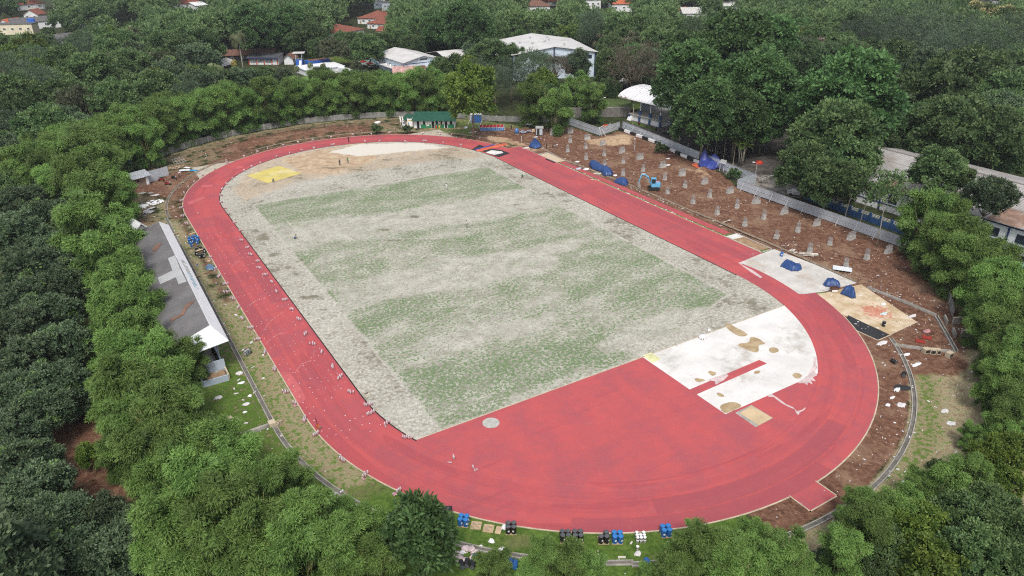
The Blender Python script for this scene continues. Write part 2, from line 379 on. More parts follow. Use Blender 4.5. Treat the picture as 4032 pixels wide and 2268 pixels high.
asphc = mixc(nt, math_(nt, 'MULTIPLY', smooth(nt, nD, 0.5, 0.6), 0.6), asphc, (0.035, 0.031, 0.03))
conc = mixc(nt, smooth(nt, nB, 0.3, 0.7), (0.24, 0.21, 0.18), (0.44, 0.41, 0.37))
c = mixc(nt, zone(s1.outputs[1], nA), c, dryc)
c = mixc(nt, zone(s1.outputs[2], nB, 1.5), c, grassc)
c = mixc(nt, zone(s1.outputs[0], nA, 1.0), c, dirtc)
c = mixc(nt, zone(a1.outputs['Alpha'], nA, 1.1), c, sandc)
c = mixc(nt, zone(s2.outputs[0], nA, 0.4), c, asphc)
c = mixc(nt, zone(s2.outputs[1], nA, 0.9), c, conc)
lk.new(c, bs.inputs['Base Color']); bs.inputs['Roughness'].default_value = 0.95; bs.inputs['Specular IOR Level'].default_value = 0.1
b = nt.nodes.new('ShaderNodeBump'); b.inputs['Strength'].default_value = 0.6; b.inputs['Distance'].default_value = 0.12; lk.new(nC, b.inputs['Height']); lk.new(b.outputs[0], bs.inputs['Normal'])
Zg = np.where(RR < 49.0, 0, Zg)
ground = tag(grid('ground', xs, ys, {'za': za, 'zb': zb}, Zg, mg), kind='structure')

# ---- infield: bleached turf with worn patches and what is left of the green pitch
fx = np.arange(-36.8, 36.81, 0.5); fy = np.arange(-57.5, 81, 0.5)
X, Y = np.meshgrid(fx, fy, indexing='ij')
FG = np.zeros(X.shape); FB = FG.copy(); FD = FG.copy(); FL = FG.copy()
def dp(*pts): return [at(px, py) for px, py in pts]
pitch = [(-30, 42.3), (30.3, 38.6), (29.4, -48.5), (2, -56.5), (-30.5, -56.5)]
pm = soft(pdist(pitch, X, Y), 0.3)
FG += pm*(0.515+0.20*(vnoise(X*0.8, Y*2.2, 6.0, 31)-.5)+0.10*(vnoise(X, Y, 3.0, 32)-.5))
def green(amt, f, *pts):
    m = soft(pdist(dp(*pts), X, Y)+2.2*(vnoise(X, Y, 3.5, 51)-.5)+1.2*(vnoise(X, Y, 1.4, 52)-.5), f*1.8)*pm; FG[:] = FG*(1-m)+m*amt
green(0.57, 1.0, (640, 515), (1225, 420), (1310, 465), (1150, 492), (1000, 530), (800, 545), (680, 565))
green(0.60, 0.5, (645, 521), (900, 480), (1228, 424), (1240, 430), (900, 492), (652, 534))
green(0.36, 0.8, (700, 575), (1000, 535), (1320, 475), (1420, 520), (1180, 560), (900, 600), (740, 620))
green(0.51, 0.6, (1215, 572), (1430, 530), (1510, 560), (1390, 585), (1170, 630), (1150, 600))
green(0.60, 0.5, (1250, 660), (1460, 612), (1440, 640), (1280, 690))
green(0.60, 0.5, (1160, 605), (1205, 590), (1225, 618), (1170, 632))
green(0.49, 0.8, (770, 640), (1060, 600), (1090, 640), (1010, 680), (820, 715))
green(0.57, 0.5, (800, 690), (960, 655), (970, 680), (830, 720))
green(0.37, 0.8, (830, 725), (1060, 670), (1450, 600), (1500, 650), (1200, 720), (860, 770))
green(0.59, 0.5, (870, 782), (1110, 738), (1090, 790), (960, 830), (900, 830))
green(0.56, 0.6, (1380, 640), (1560, 600), (1700, 665), (1830, 738), (1640, 800), (1500, 760), (1480, 700))
green(0.51, 0.8, (940, 850), (1160, 790), (1480, 760), (1640, 800), (1500, 840), (1300, 880), (990, 930))
green(0.33, 0.6, (1100, 850), (1380, 790), (1400, 815), (1150, 880))
green(0.60, 0.6, (1000, 930), (1480, 862), (1530, 905), (1290, 1000), (1120, 1075), (1060, 1010))
green(0.37, 0.5, (1480, 865), (1640, 800), (1800, 755), (1950, 765), (1610, 892))
for (px, py, w, h, amt) in ((1040, 545, 22, 7, 1), (965, 578, 26, 6, 1), (985, 605, 30, 5, 1), (1298, 515, 16, 5, .9), (1075, 650, 16, 5, .8), (905, 655, 14, 5, .8), (655, 600, 40, 16, 1), (640, 580, 26, 10, .8), (690, 640, 26, 12, .9), (690, 680, 22, 14, .9), (745, 690, 26, 10, .8), (780, 748, 44, 9, .9), (810, 780, 30, 8, .7), (1375, 488, 26, 10, .8), (1430, 505, 22, 7, .8), (1530, 560, 24, 8, .8), (1590, 610, 26, 8, .6), (1720, 655, 20, 6, .7), (840, 425, 50, 7, .9), (980, 402, 44, 7, .7), (560, 520, 16, 9, .6), (1880, 770, 26, 10, .7), (1410, 470, 18, 6, .6), (760, 655, 10, 5, .9), (1065, 752, 10, 5, .5), (930, 860, 14, 5, .5)):
    p = at(px, py); s = depth(px, py)/1853; FB = np.maximum(FB, amt*np.exp(-(((X-p.x)*0.86+(Y-p.y)*-0.5)/(w*s))**2-(((X-p.x)*0.5+(Y-p.y)*0.86)/(h*s*2))**2))
far = soft(pdist(dp((560, 480), (640, 400), (900, 352), (1180, 368), (1250, 400), (1120, 405), (900, 440), (760, 460), (600, 520)), X, Y), 3)
FD = np.maximum(FD, far*0.55)
FD = np.maximum(FD, soft(pdist(dp((700, 400), (800, 375), (900, 372), (960, 395), (900, 425), (820, 440), (760, 440)), X, Y), 2)*0.95)
FL = np.maximum(FL, soft(pdist(dp((820, 383), (900, 362), (1060, 358), (1130, 372), (1000, 385), (900, 395)), X, Y), 2)*0.9)
FB = np.maximum(FB, (1-pm)*0.50*(Y > -57)*(Y < 60)*(0.5+vnoise(X, Y, 5.0, 41)))
edge = np.clip(1-(36.5-np.hypot(X, Y-np.clip(Y, -HL, HL)))/2.0, 0, 1)
FD = np.maximum(FD, edge*0.45)
mf, nd, lk, bs = _base('bleached_turf'); nt = mf.node_tree; co = objco(nt)
a1 = nt.nodes.new('ShaderNodeAttribute'); a1.attribute_name = 'zf'; s1 = nt.nodes.new('ShaderNodeSeparateColor'); lk.new(a1.outputs['Color'], s1.inputs[0])
n0 = noise(nt, co, 0.11, 5, 0.6, (1.0, 2.0, 1)); nA = noise(nt, co, 0.45, 6, 0.75); nB = noise(nt, co, 1.7, 4, 0.7); nC = noise(nt, co, 4.2, 2, 0.6)
nS = noise(nt, co, 2.0, 3, 0.8)
c = mixc(nt, smooth(nt, nA, 0.32, 0.66), (0.235, 0.218, 0.18), (0.45, 0.435, 0.38))
c = mixc(nt, math_(nt, 'MULTIPLY', smooth(nt, nS, 0.46, 0.60), 0.8), c, (0.56, 0.545, 0.49))
c = mixc(nt, math_(nt, 'MULTIPLY', smooth(nt, nB, 0.54, 0.68), 0.5), c, (0.255, 0.235, 0.18))
c = mixc(nt, math_(nt, 'MULTIPLY', smooth(nt, n0, 0.42, 0.66), 0.28), c, (0.33, 0.31, 0.26))
sandc = mixc(nt, smooth(nt, nA, 0.3, 0.7), (0.33, 0.225, 0.145), (0.52, 0.42, 0.30))
c = mixc(nt, smooth(nt, math_(nt, 'ADD', s1.outputs[1], math_(nt, 'MULTIPLY', math_(nt, 'SUBTRACT', nA, 0.5), 0.9)), 0.3, 0.75), c, sandc)
c = mixc(nt, smooth(nt, math_(nt, 'ADD', a1.outputs['Alpha'], math_(nt, 'MULTIPLY', math_(nt, 'SUBTRACT', nA, 0.5), 0.9)), 0.4, 0.7), c, (0.58, 0.55, 0.49))
gv = math_(nt, 'ADD', s1.outputs[0], math_(nt, 'MULTIPLY', math_(nt, 'SUBTRACT', nS, 0.5), 1.9))
gv = math_(nt, 'ADD', gv, math_(nt, 'MULTIPLY', math_(nt, 'SUBTRACT', nB, 0.5), 0.75)); gv = math_(nt, 'ADD', gv, math_(nt, 'MULTIPLY', math_(nt, 'SUBTRACT', n0, 0.5), 0.55)); gv = math_(nt, 'ADD', gv, math_(nt, 'MULTIPLY', math_(nt, 'SUBTRACT', nA, 0.5), 0.3))
gc = mixc(nt, smooth(nt, nB, 0.3, 0.7), (0.055, 0.115, 0.042), (0.150, 0.220, 0.095))
c = mixc(nt, math_(nt, 'MULTIPLY', smooth(nt, gv, 0.46, 0.66), 0.88), c, gc)
bv = smooth(nt, math_(nt, 'ADD', s1.outputs[2], math_(nt, 'ADD', math_(nt, 'MULTIPLY', math_(nt, 'SUBTRACT', nA, 0.5), 2.6), math_(nt, 'MULTIPLY', math_(nt, 'SUBTRACT', nB, 0.5), 1.0))), 0.45, 0.95)
c = mixc(nt, math_(nt, 'MULTIPLY', bv, 0.8), c, (0.125, 0.115, 0.075))
lk.new(c, bs.inputs['Base Color']); bs.inputs['Roughness'].default_value = 1.0; bs.inputs['Specular IOR Level'].default_value = 0.05
Zf = np.full(X.shape, 0.012); Zf += 0.5*np.exp(-((X-at(862, 428).x)**2+(Y-at(862, 428).y)**2)/5)+0.3*np.exp(-((X-at(816, 426).x)**2+(Y-at(816, 426).y)**2)/4)
tag(grid('infield', fx, fy, {'zf': np.stack([np.clip(FG, 0, 1), FD, FB, FL], -1)}, Zf, mf), kind='structure')

# ---- track: red rubber, laid in strips along the lanes
mt, nd, lk, bs = _base('red_rubber'); nt = mt.node_tree; co = objco(nt)
uv = nt.nodes.new('ShaderNodeAttribute'); uv.attribute_name = 'lane'
nA = noise(nt, co, 0.16, 5, 0.6); nB = noise(nt, co, 0.9, 4, 0.65); nC = noise(nt, co, 9, 2)
st = noise(nt, uv.outputs['Vector'], 1.0, 4, 0.7, (0.016, 1.0, 1)); s3 = noise(nt, uv.outputs['Vector'], 1.0, 2, 0.5, (0.05, 0.35, 1))
nH = noise(nt, co, 0.33, 6, 0.68); c = mixc(nt, smooth(nt, math_(nt, 'ADD', math_(nt, 'MULTIPLY', nA, 0.5), math_(nt, 'MULTIPLY', nH, 0.5)), 0.36, 0.64), (0.345, 0.082, 0.097), (0.475, 0.088, 0.088))
c = mixc(nt, math_(nt, 'MULTIPLY', smooth(nt, st, 0.48, 0.60), 0.35), c, (0.33, 0.062, 0.078))
c = mixc(nt, math_(nt, 'MULTIPLY', smooth(nt, s3, 0.56, 0.58), 0.40), c, (0.31, 0.056, 0.070))
c = mixc(nt, math_(nt, 'MULTIPLY', smooth(nt, nB, 0.55, 0.72), 0.5), c, (0.49, 0.082, 0.080))
c = mixc(nt, math_(nt, 'MULTIPLY', smooth(nt, nC, 0.4, 0.8), 0.25), c, (0.34, 0.062, 0.078))
sv = nt.nodes.new('ShaderNodeSeparateXYZ'); lk.new(uv.outputs['Vector'], sv.inputs[0])
ro = math_(nt, 'FLOOR', math_(nt, 'DIVIDE', sv.outputs[1], 2.64)); w1 = nt.nodes.new('ShaderNodeTexWhiteNoise'); w1.noise_dimensions = '1D'; lk.new(ro, w1.inputs['W'])
cell = math_(nt, 'FLOOR', math_(nt, 'ADD', math_(nt, 'DIVIDE', sv.outputs[0], 31.0), math_(nt, 'MULTIPLY', w1.outputs[0], 7.0)))
cb_ = nt.nodes.new('ShaderNodeCombineXYZ'); lk.new(ro, cb_.inputs[0]); lk.new(cell, cb_.inputs[1]); w2 = nt.nodes.new('ShaderNodeTexWhiteNoise'); w2.noise_dimensions = '2D'; lk.new(cb_.outputs[0], w2.inputs['Vector'])
c = mixc(nt, math_(nt, 'MULTIPLY', math_(nt, 'MULTIPLY', smooth(nt, w2.outputs[0], 0.50, 0.95), 0.60), math_(nt, 'GREATER_THAN', sv.outputs[1], 5.0)), c, (0.29, 0.066, 0.082))
fr = math_(nt, 'FRACT', math_(nt, 'DIVIDE', sv.outputs[1], 2.64)); seam = math_(nt, 'SUBTRACT', 1.0, smooth(nt, math_(nt, 'MINIMUM', fr, math_(nt, 'SUBTRACT', 1.0, fr)), 0.0, 0.07))
c = mixc(nt, math_(nt, 'MULTIPLY', math_(nt, 'MULTIPLY', seam, smooth(nt, nB, 0.3, 0.6)), 0.5), c, (0.53, 0.085, 0.075))
nW = noise(nt, co, 1.0, 4, 0.7, (0.05, 0.5, 1)); c = mixc(nt, math_(nt, 'MULTIPLY', smooth(nt, nW, 0.56, 0.70), 0.4), c, (0.31, 0.060, 0.075))
nG = noise(nt, co, 0.5, 6, 0.75); c = mixc(nt, math_(nt, 'MULTIPLY', smooth(nt, nG, 0.56, 0.74), 0.35), c, (0.50, 0.13, 0.14))
lk.new(c, bs.inputs['Base Color']); bs.inputs['Roughness'].default_value = 0.75; bs.inputs['Specular IOR Level'].default_value = 0.3
def lane_mesh(name, verts, faces, lanes, m, kind='structure'):
    me = bpy.data.meshes.new(name); me.from_pydata(verts, [], faces); a = me.attributes.new('lane', 'FLOAT_VECTOR', 'POINT')
    a.data.foreach_set('vector', [q for l in lanes for q in l]); me.materials.append(m); me.update(); o = link(name, me)
    return tag(o, kind=kind)
ZT = 0.03
vs = []; fs = []; ln = []
tot = 4*HL+2*math.pi*40.5; n = 220; K = 8
for i in range(n):
    for k in range(K+1):
        r = RI+(RO-RI)*k/K; L = 2*HL; s = tot*i/n
        # same angle for every lane
        if s < L: p = (r, -HL+s)
        elif s < L+math.pi*40.5: a = (s-L)/40.5; p = (r*math.cos(a), HL+r*math.sin(a))
        elif s < 2*L+math.pi*40.5: p = (-r, HL-(s-L-math.pi*40.5))
        else: a = math.pi+(s-2*L-math.pi*40.5)/40.5; p = (r*math.cos(a), -HL+r*math.sin(a))
        vs.append((p[0], p[1], ZT)); ln.append((s, r, 0))
for i in range(n):
    j = (i+1) % n
    for k in range(K): fs.append((i*(K+1)+k, j*(K+1)+k, j*(K+1)+k+1, i*(K+1)+k+1) if False else (i*(K+1)+k, i*(K+1)+k+1, j*(K+1)+k+1, j*(K+1)+k))
lane_mesh('running_track', vs, fs, ln, mt)
def flat(name, poly, z, m, kind='structure', lane=None):
    a = sum(poly[i][0]*poly[(i+1) % len(poly)][1]-poly[(i+1) % len(poly)][0]*poly[i][1] for i in range(len(poly)))
    if a < 0: poly = poly[::-1]
    v = [(p[0], p[1], z) for p in poly]
    if lane: return lane_mesh(name, v, [list(range(len(v)))], [lane(p) for p in poly], m, kind)
    return tag(MB().sheet(v).build(name, m), kind=kind)
def arc(r, y0, x_pos, x_neg=None, n=60):
    """points of the near arc (radius r about 0,-HL) from x_neg side to x_pos side below y0"""
    a0 = math.pi+math.asin(max(-1, min(1, (-HL-y0)/r))); a1 = 2*math.pi-math.asin(max(-1, min(1, (-HL-y0)/r)))
    return [(r*math.cos(a0+(a1-a0)*i/n), -HL+r*math.sin(a0+(a1-a0)*i/n)) for i in range(n+1)]
lr = lambda p: (5.0, 1.3, 0)
D = arc(RI+0.05, -56.5, 0); flat('d_zone', D, ZT-0.006, mt, lane=lr)
flat('home_straight_extension', [(RO-0.02, -39.8), (48.05, -39.4), (47.9, 50.2), (43.85, 50.8), (RO-0.02, 46)], ZT-0.005, mt, lane=lambda p: (p[1], p[0], 0))
flat('long_jump_runway', [(48.75, -28.5), (50.6, -28.5), (50.3, 31.3), (48.6, 31.3)], 0.028, mt, lane=lambda p: (p[1], p[0]+9, 0))
flat('steeple_pad', [(-2.0, -90.95), (2.5, -90.95), (2.5, -88.0), (-2.0, -88.0)], ZT-0.009, mt, lane=lr)
MC = mat('white_concrete', (0.66, 0.65, 0.63), 0.85, 0.13, 0.22, dirt=(0.33, 0.29, 0.24), dirt_amt=0.85)
MT = mat('tan_slab', (0.52, 0.40, 0.25), 0.9, 0.22, 0.3, dirt=(0.30, 0.22, 0.14), dirt_amt=0.4)
MK = mat('kerb_concrete', (0.50, 0.42, 0.31), 0.9, 0.2, 0.8)
MG = mat('grey_concrete', (0.36, 0.34, 0.31), 0.9, 0.28, 0.7, dirt=(0.11, 0.10, 0.07), dirt_amt=0.6)
MBK = mat('black_rubber_base', (0.026, 0.027, 0.031), 0.85, 0.2, 1.0)
MBS = mat('black_sealant', (0.012, 0.012, 0.013), 0.7, 0.2, 1.0)
D2 = [p for p in arc(RI+0.02, -56.5, 0, n=200) if p[0] > 3.2 and p[1] > -73.2]
flat('d_zone_concrete', [(3.2, -56.5), (3.2, -73.2)]+[(math.sqrt((RI+.02)**2-(73.2-HL)**2), -73.2)]+D2, ZT+0.002, MC)
flat('javelin_runway', [(3.0, -67.85), (3.0, -66.45), (17.4, -66.2), (17.6, -67.5)], ZT+0.006, mt, lane=lr)
slabw = [(41.0, -40.1), (47.7, -39.4), (51.6, -39.2), (52.4, -48), (52.2, -57.5), (44.0, -56.6), (42.6, -56.0), (40.6, -55.4)]+[(-p[0] if p[0] < 0 else p[0], p[1]) for p in [(41.35*math.cos(-a), -HL+41.35*math.sin(-a)) for a in np.linspace(0.27, 0.0, 8)]]
MCW = mat('pale_concrete', (0.53, 0.51, 0.48), 0.85, 0.16, 0.3, dirt=(0.36, 0.28, 0.20), dirt_amt=0.8)
flat('concrete_apron', slabw, ZT+0.003, MCW)
oa = [(RO*math.cos(-a)+0.0, -HL+RO*math.sin(-a)) for a in np.linspace(0.288, 0.46, 8)]
mtan, nd, lk, bs = _base('tan_slab_with_paint'); nt = mtan.node_tree; co = objco(nt)
nA = noise(nt, co, 0.35, 5, 0.65); nB = noise(nt, co, 1.5, 4)
c = mixc(nt, smooth(nt, nA, 0.35, 0.65), (0.42, 0.31, 0.18), (0.60, 0.50, 0.37))
sp = nt.nodes.new('ShaderNodeVectorMath'); sp.operation = 'DISTANCE'; lk.new(co, sp.inputs[0]); sp.inputs[1].default_value = (45.5, -66.0, 0)
c = mixc(nt, math_(nt, 'MULTIPLY', smooth(nt, math_(nt, 'SUBTRACT', math_(nt, 'MULTIPLY', nB, 4.6), math_(nt, 'MULTIPLY', sp.outputs['Value'], 0.55)), 0.7, 1.6), 0.65), c, (0.46, 0.09, 0.055))
lk.new(c, bs.inputs['Base Color']); bs.inputs['Roughness'].default_value = 0.9
flat('jump_apron', oa+[(40.5, -68.5), (40.6, -71.8), (48.0, -71.6), (52.4, -58.2), (44.0, -57.0)], 0.024, mtan)
flat('rubber_base_strip', [(39.2, -65.0), (40.5, -64.3), (40.4, -71.8), (37.5, -71.9), (37.3, -68.0)], 0.029, MBK)
flat('black_base_patch', [at(1284, 386), at(1254, 396), at(1216, 382), at(1186, 377), at(1206, 364), at(1226, 372), at(1262, 378)], ZT+0.004, MBK)
flat('white_base_patch', [at(1222, 384), at(1236, 378), at(1262, 381), at(1266, 385), at(1243, 390)], ZT+0.008, MC)
MSP = mat('pit_sand', (0.52, 0.42, 0.30), 0.95, 0.12, 0.8)
MSB = mat('brown_pit_sand', (0.33, 0.22, 0.13), 0.95, 0.3, 0.8)
flat('sandpit_far', [(48.1, 31.8), (51.2, 31.8), (50.9, 40.6), (48.0, 40.4)], 0.034, MSP)
flat('sandpit_near', [(48.5, -38.3), (51.1, -38.3), (51.2, -31.6), (48.4, -31.3)], 0.034, MSB)
flat('white_paving', [(48.4, -31.3), (51.2, -31.6), (51.3, -29.5), (48.3, -29.4)], 0.036, MC)
MYE = mat('yellow_rubber', (0.56, 0.47, 0.14), 0.8, 0.16, 0.3, dirt=(0.62, 0.60, 0.46), dirt_amt=0.9)
flat('yellow_pad', [(-13.3, 59.7), (-22.9, 56.3), (-26.1, 65.4), (-16.5, 69.4)], 0.04, MYE)
tp = [S(2, 2, 2262, 1258), S(2, 2, 2405, 1178), S(3, 3, 40, -160), S(2, 2, 2452, 1402)]
tp = [S(2, 2, 2245, 1258), S(2, 2, 2408, 1178), S(3, 2, 52, 1310), S(2, 2, 2452, 1402)]
flat('take_off_pit', [(p.x, p.y) for p in tp], ZT+0.005, MG)
q = [tp[0]+(tp[2]-tp[0])*0.10+(tp[1]-tp[0])*0.02, tp[1]*0.96+tp[3]*0.04, tp[2]*0.98+tp[0]*0.02, tp[3]*0.80+tp[2]*0.2]
flat('pit_floor', [(p.x, p.y) for p in q], ZT+0.010, MT)
flat('throwing_circle', [(-24.2+1.12*math.cos(t), -58.4+1.12*math.sin(t)) for t in np.linspace(0, 2*math.pi, 33)[:-1]], ZT+0.007, mat('circle_concrete', (0.42, 0.42, 0.39), 0.85, 0.25, 0.9))
flat('throwing_circle_ring', [(13.0+1.1*math.cos(t), -58.6+1.1*math.sin(t)) for t in np.linspace(0, 2*math.pi, 33)[:-1]], ZT+0.005, mat('ring_concrete', (0.72, 0.70, 0.67), 0.85, 0.12, 0.9))
mP_nt = lambda m: m.node_tree
MP, nd, lk, bs = _base('muddy_water'); lk.new(mixc(nt_p := mP_nt(MP), smooth(nt_p, noise(nt_p, objco(nt_p), 0.9, 4), 0.35, 0.65), (0.33, 0.23, 0.12), (0.44, 0.34, 0.20)), bs.inputs['Base Color']); bs.inputs['Roughness'].default_value = 0.2
def patch(name, c, r, z, m, pts, kind='structure'):
    if name == 'puddle':
        for it in range(3): pts = [q for i in range(len(pts)) for q in ((pts[i][0]*.75+pts[(i+1) % len(pts)][0]*.25+rnd.uniform(-5, 5)/(it+1), pts[i][1]*.75+pts[(i+1) % len(pts)][1]*.25+rnd.uniform(-3, 3)/(it+1)), (pts[i][0]*.25+pts[(i+1) % len(pts)][0]*.75+rnd.uniform(-5, 5)/(it+1), pts[i][1]*.25+pts[(i+1) % len(pts)][1]*.75+rnd.uniform(-3, 3)/(it+1)))]
    flat(name, [(S(c, r, a, b_).x, S(c, r, a, b_).y) for a, b_ in pts], z, m, kind)
zz = ZT+0.006
patch('puddle', 2, 2, zz, MP, [(2140, 362), (2185, 360), (2260, 400), (2380, 465), (2370, 480), (2290, 492), (2240, 470), (2160, 400)])
patch('puddle', 2, 2, zz, MP, [(2390, 490), (2470, 505), (2545, 550), (2545, 570), (2480, 572), (2490, 620), (2470, 650), (2420, 648), (2280, 590), (2275, 570), (2320, 552), (2400, 550)])
patch('puddle', 2, 2, zz, MP, [(1965, 850), (2000, 832), (2055, 850), (2055, 870), (2020, 888), (1990, 875)])
patch('puddle', 2, 2, zz, MP, [(1832, 912), (1890, 908), (1955, 930), (1900, 952), (1860, 950)])
patch('puddle', 3, 2, zz, MP, [(0, 620), (30, 600), (70, 598), (120, 625), (100, 650), (30, 658)])
patch('puddle', 3, 2, zz, MP, [(240, 880), (270, 855), (310, 852), (345, 880), (320, 910), (270, 915)])
patch('puddle', 2, 2, zz, MP, [(2090, 1190), (2150, 1155), (2240, 1145), (2330, 1190), (2240, 1230), (2145, 1270), (2110, 1240)])
patch('puddle', 2, 2, zz, MP, [(2430, 850), (2470, 828), (2510, 838), (2490, 858), (2450, 865)])
patch('puddle', 2, 2, zz, MP, [(2050, 1060), (2075, 1050), (2140, 1080), (2130, 1098), (2080, 1095)])
patch('yellow_paint_patch', 2, 2, zz, mat('lime_paint', (0.62, 0.62, 0.33), 0.8, 0.25, 0.6), [(1315, 680), (1395, 650), (1500, 715), (1415, 755), (1360, 715)])
MPK = mat('pale_pink_dust', (0.50, 0.115, 0.125), 0.9, 0.2, 0.7)
MWD = mat('white_slurry', (0.58, 0.47, 0.46), 0.9, 0.25, 1.2)
patch('pale_rubber_patch', 1, 2, ZT+0.004, MPK, [(245, 845), (330, 850), (400, 930), (470, 1040), (495, 1110), (470, 1160), (425, 1160), (340, 1010)])
patch('pale_rubber_patch', 0, 1, ZT+0.004, MPK, [(1885, 605), (1890, 585), (1960, 560), (2050, 530), (2058, 545), (2010, 570), (1940, 600)])
patch('pale_rubber_patch', 0, 1, ZT+0.004, MPK, [(2020, 430), (2060, 412), (2140, 412), (2135, 428), (2070, 436)])
patch('pale_rubber_patch', 0, 1, ZT+0.004, MPK, [(2365, 245), (2390, 225), (2450, 222), (2440, 240), (2400, 248)])
rs = random.Random(2)
pts = [(500, 715), (505, 780), (495, 860), (500, 900), (480, 940), (470, 965), (440, 980), (400, 982)]
patch('spilled_slurry', 3, 2, ZT+0.005, MWD, [(464, 690), (490, 720), (478, 760), (500, 800), (470, 840), (495, 880), (450, 900), (480, 940), (430, 930), (450, 972), (400, 950), (395, 980), (370, 960), (300, 960), (400, 880), (455, 780)])
patch('spilled_slurry', 3, 2, ZT+0.005, MWD, [(0, 1075), (40, 1068), (100, 1110), (180, 1170), (250, 1200), (290, 1240), (340, 1230), (380, 1200), (370, 1225), (320, 1255), (305, 1280), (285, 1262), (270, 1225), (190, 1190), (120, 1150), (60, 1100), (0, 1095)])
patch('spilled_slurry', 2, 2, ZT+0.010, MWD, [(1960, 930), (2040, 900), (2150, 865), (2180, 880), (2130, 930), (2050, 975), (2040, 940)])
patch('spilled_slurry', 2, 1, ZT+0.009, MWD, [(2275, 1195), (2320, 1188), (2310, 1215), (2420, 1270), (2520, 1340), (2500, 1352), (2380, 1275)])
# kerbs and the black sealant line
def ring_strip(name, r0, r1, z, h, m, s0=0.0, s1=None):
    tot = 4*HL+2*math.pi*r0; s1 = tot if s1 is None else s1; n = int((s1-s0)/2)+2; mb = MB(); closed = abs(s1-s0-tot) < 0.01
    vs = []
    for i in range(n+(0 if closed else 1)):
        s = s0+(s1-s0)*i/n; a = oval_pt(r0, s); b_ = oval_pt(r1, s*1.0) if False else None
        # offset along the local normal
        cyv = max(-HL, min(HL, a[1])); nx, ny = a[0]/r0, (a[1]-cyv)/r0
        o = (a[0]+nx*(r1-r0), a[1]+ny*(r1-r0))
        vs += [(a[0], a[1], z), (a[0], a[1], z+h), (o[0], o[1], z+h), (o[0], o[1], z)]
    k = len(vs)//4; fs = []
    for i in range(k if closed else k-1):
        j = (i+1) % k
        for q in range(4): fs.append((i*4+q, j*4+q, j*4+(q+1) % 4, i*4+(q+1) % 4))
    mb.add(vs, fs); return mb
T44 = 4*HL+2*math.pi*RO
s_near = 2*HL*2+math.pi*RO
kb = ring_strip('k', RO, RO+0.16, 0, 0.07, MK, 2*HL+0.16*RO, 4*HL+math.pi*RO+(math.pi/2-0.05)*RO-0.0)
tag(kb.build('track_kerb', MK), kind='structure')
kb = ring_strip('k', RO, RO+0.16, 0, 0.07, MK, 4*HL+math.pi*RO+(math.pi/2+0.057)*RO, 4*HL+math.pi*RO+(math.pi-0.47)*RO)
for a, b_ in (((-2.05, -88.2), (-2.05, -91.0)), ((-2.05, -91.0), (2.55, -91.0)), ((2.55, -91.0), (2.55, -88.1)), ((40.55, -71.9), (48.05, -71.7)), ((37.4, -71.98), (40.55, -71.98)), ((37.2, -68.3), (37.4, -71.98)), ((48.15, -39), (47.98, 50.2))):
    L = math.hypot(b_[0]-a[0], b_[1]-a[1]); kb.box((a[0]+b_[0])/2, (a[1]+b_[1])/2, 0, L+0.14, 0.14, 0.06, math.atan2(b_[1]-a[1], b_[0]-a[0]))
tag(kb.build('track_kerb', MK), kind='structure')
T36 = 4*HL+2*math.pi*36.33
tag(ring_strip('i', 36.33, 36.5, 0, 0.045, MBS, 0, 4*HL+math.pi*36.33+0.36*36.33).build('inner_drain_line', MBS), kind='structure')
mb = MB(); mb.box(-14.9+0.0, -56.42, 0, 37, 0.12, 0.05); mb.box(19, -56.42, 0, 31, 0.12, 0.05)
tag(mb.build('d_zone_kerb', MK), kind='structure')
# pit frames
MGF = mat('pit_frame_concrete', (0.42, 0.40, 0.36), 0.9, 0.2, 1)
mb = MB()
for x0, y0, x1, y1 in ((48.3, -39.0, 48.3, -29.2), (51.35, -39.0, 51.35, -29.2), (48.3, -39.0, 51.35, -39.0), (48.0, 31.6, 47.9, 41), (51.3, 31.6, 51.0, 41), (47.9, 41, 51.0, 41)):
    L = math.hypot(x1-x0, y1-y0); mb.box((x0+x1)/2, (y0+y1)/2, 0, L+0.2, 0.2, 0.1, math.atan2(y1-y0, x1-x0))
tag(mb.build('pit_kerb', MGF), kind='structure')
tag(MB().tube([S(2, 1, 340, 150, .16), S(2, 1, 430, 186, .16)], 0.16, 8).build('foam_roll', MBK), 'black foam roll lying along the edge of the far sandpit', 'foam roll')
# white chalk dots and lines on the left straight
mb = MB(); rs = random.Random(5)
for i in range(62):
    yy = -64+i*1.55
    for k in range(8):
        if rs.random() < 0.52: continue
        r = 37.3+k*0.93+rs.uniform(-.12, .12); y2 = yy+rs.uniform(-.45, .45); x2 = -r
        if y2 < -HL: a = (-HL-y2)/r; x2 = -r*math.cos(a); y2 = -HL-r*math.sin(a)
        if y2 < -52: continue
        s = rs.uniform(0.035, 0.065); mb.sheet([(x2-s, y2-s, ZT+.006), (x2+s, y2-s, ZT+.006), (x2+s, y2+s, ZT+.006), (x2-s, y2+s, ZT+.006)])
for (y0, y1, x0, x1) in ((-33, -31, -42.5, -39.5), (-18, -13.6, -43.2, -38.8), (-8.6, -6.8, -43.6, -40), (10, 13, -42, -38), (-22.5, -20.5, -44, -40.5), (-30, -27, -38.8, -37.4)):
    for k in range(26):
        t = k/26; t2 = (k+0.55)/26; f = lambda u: (x0+(x1-x0)*u, y0+(y1-y0)*u+0.7*math.sin(u*math.pi))
        if rs.random() < .25: continue
        a, b_ = f(t), f(t2); mb.sheet([(a[0], a[1]-.03, ZT+.005), (b_[0], b_[1]-.03, ZT+.005), (b_[0], b_[1]+.03, ZT+.005), (a[0], a[1]+.03, ZT+.005)])
tag(mb.build('track_markings', mat('white_chalk', (0.78, 0.76, 0.76), 0.9, 0.05)), kind='structure')

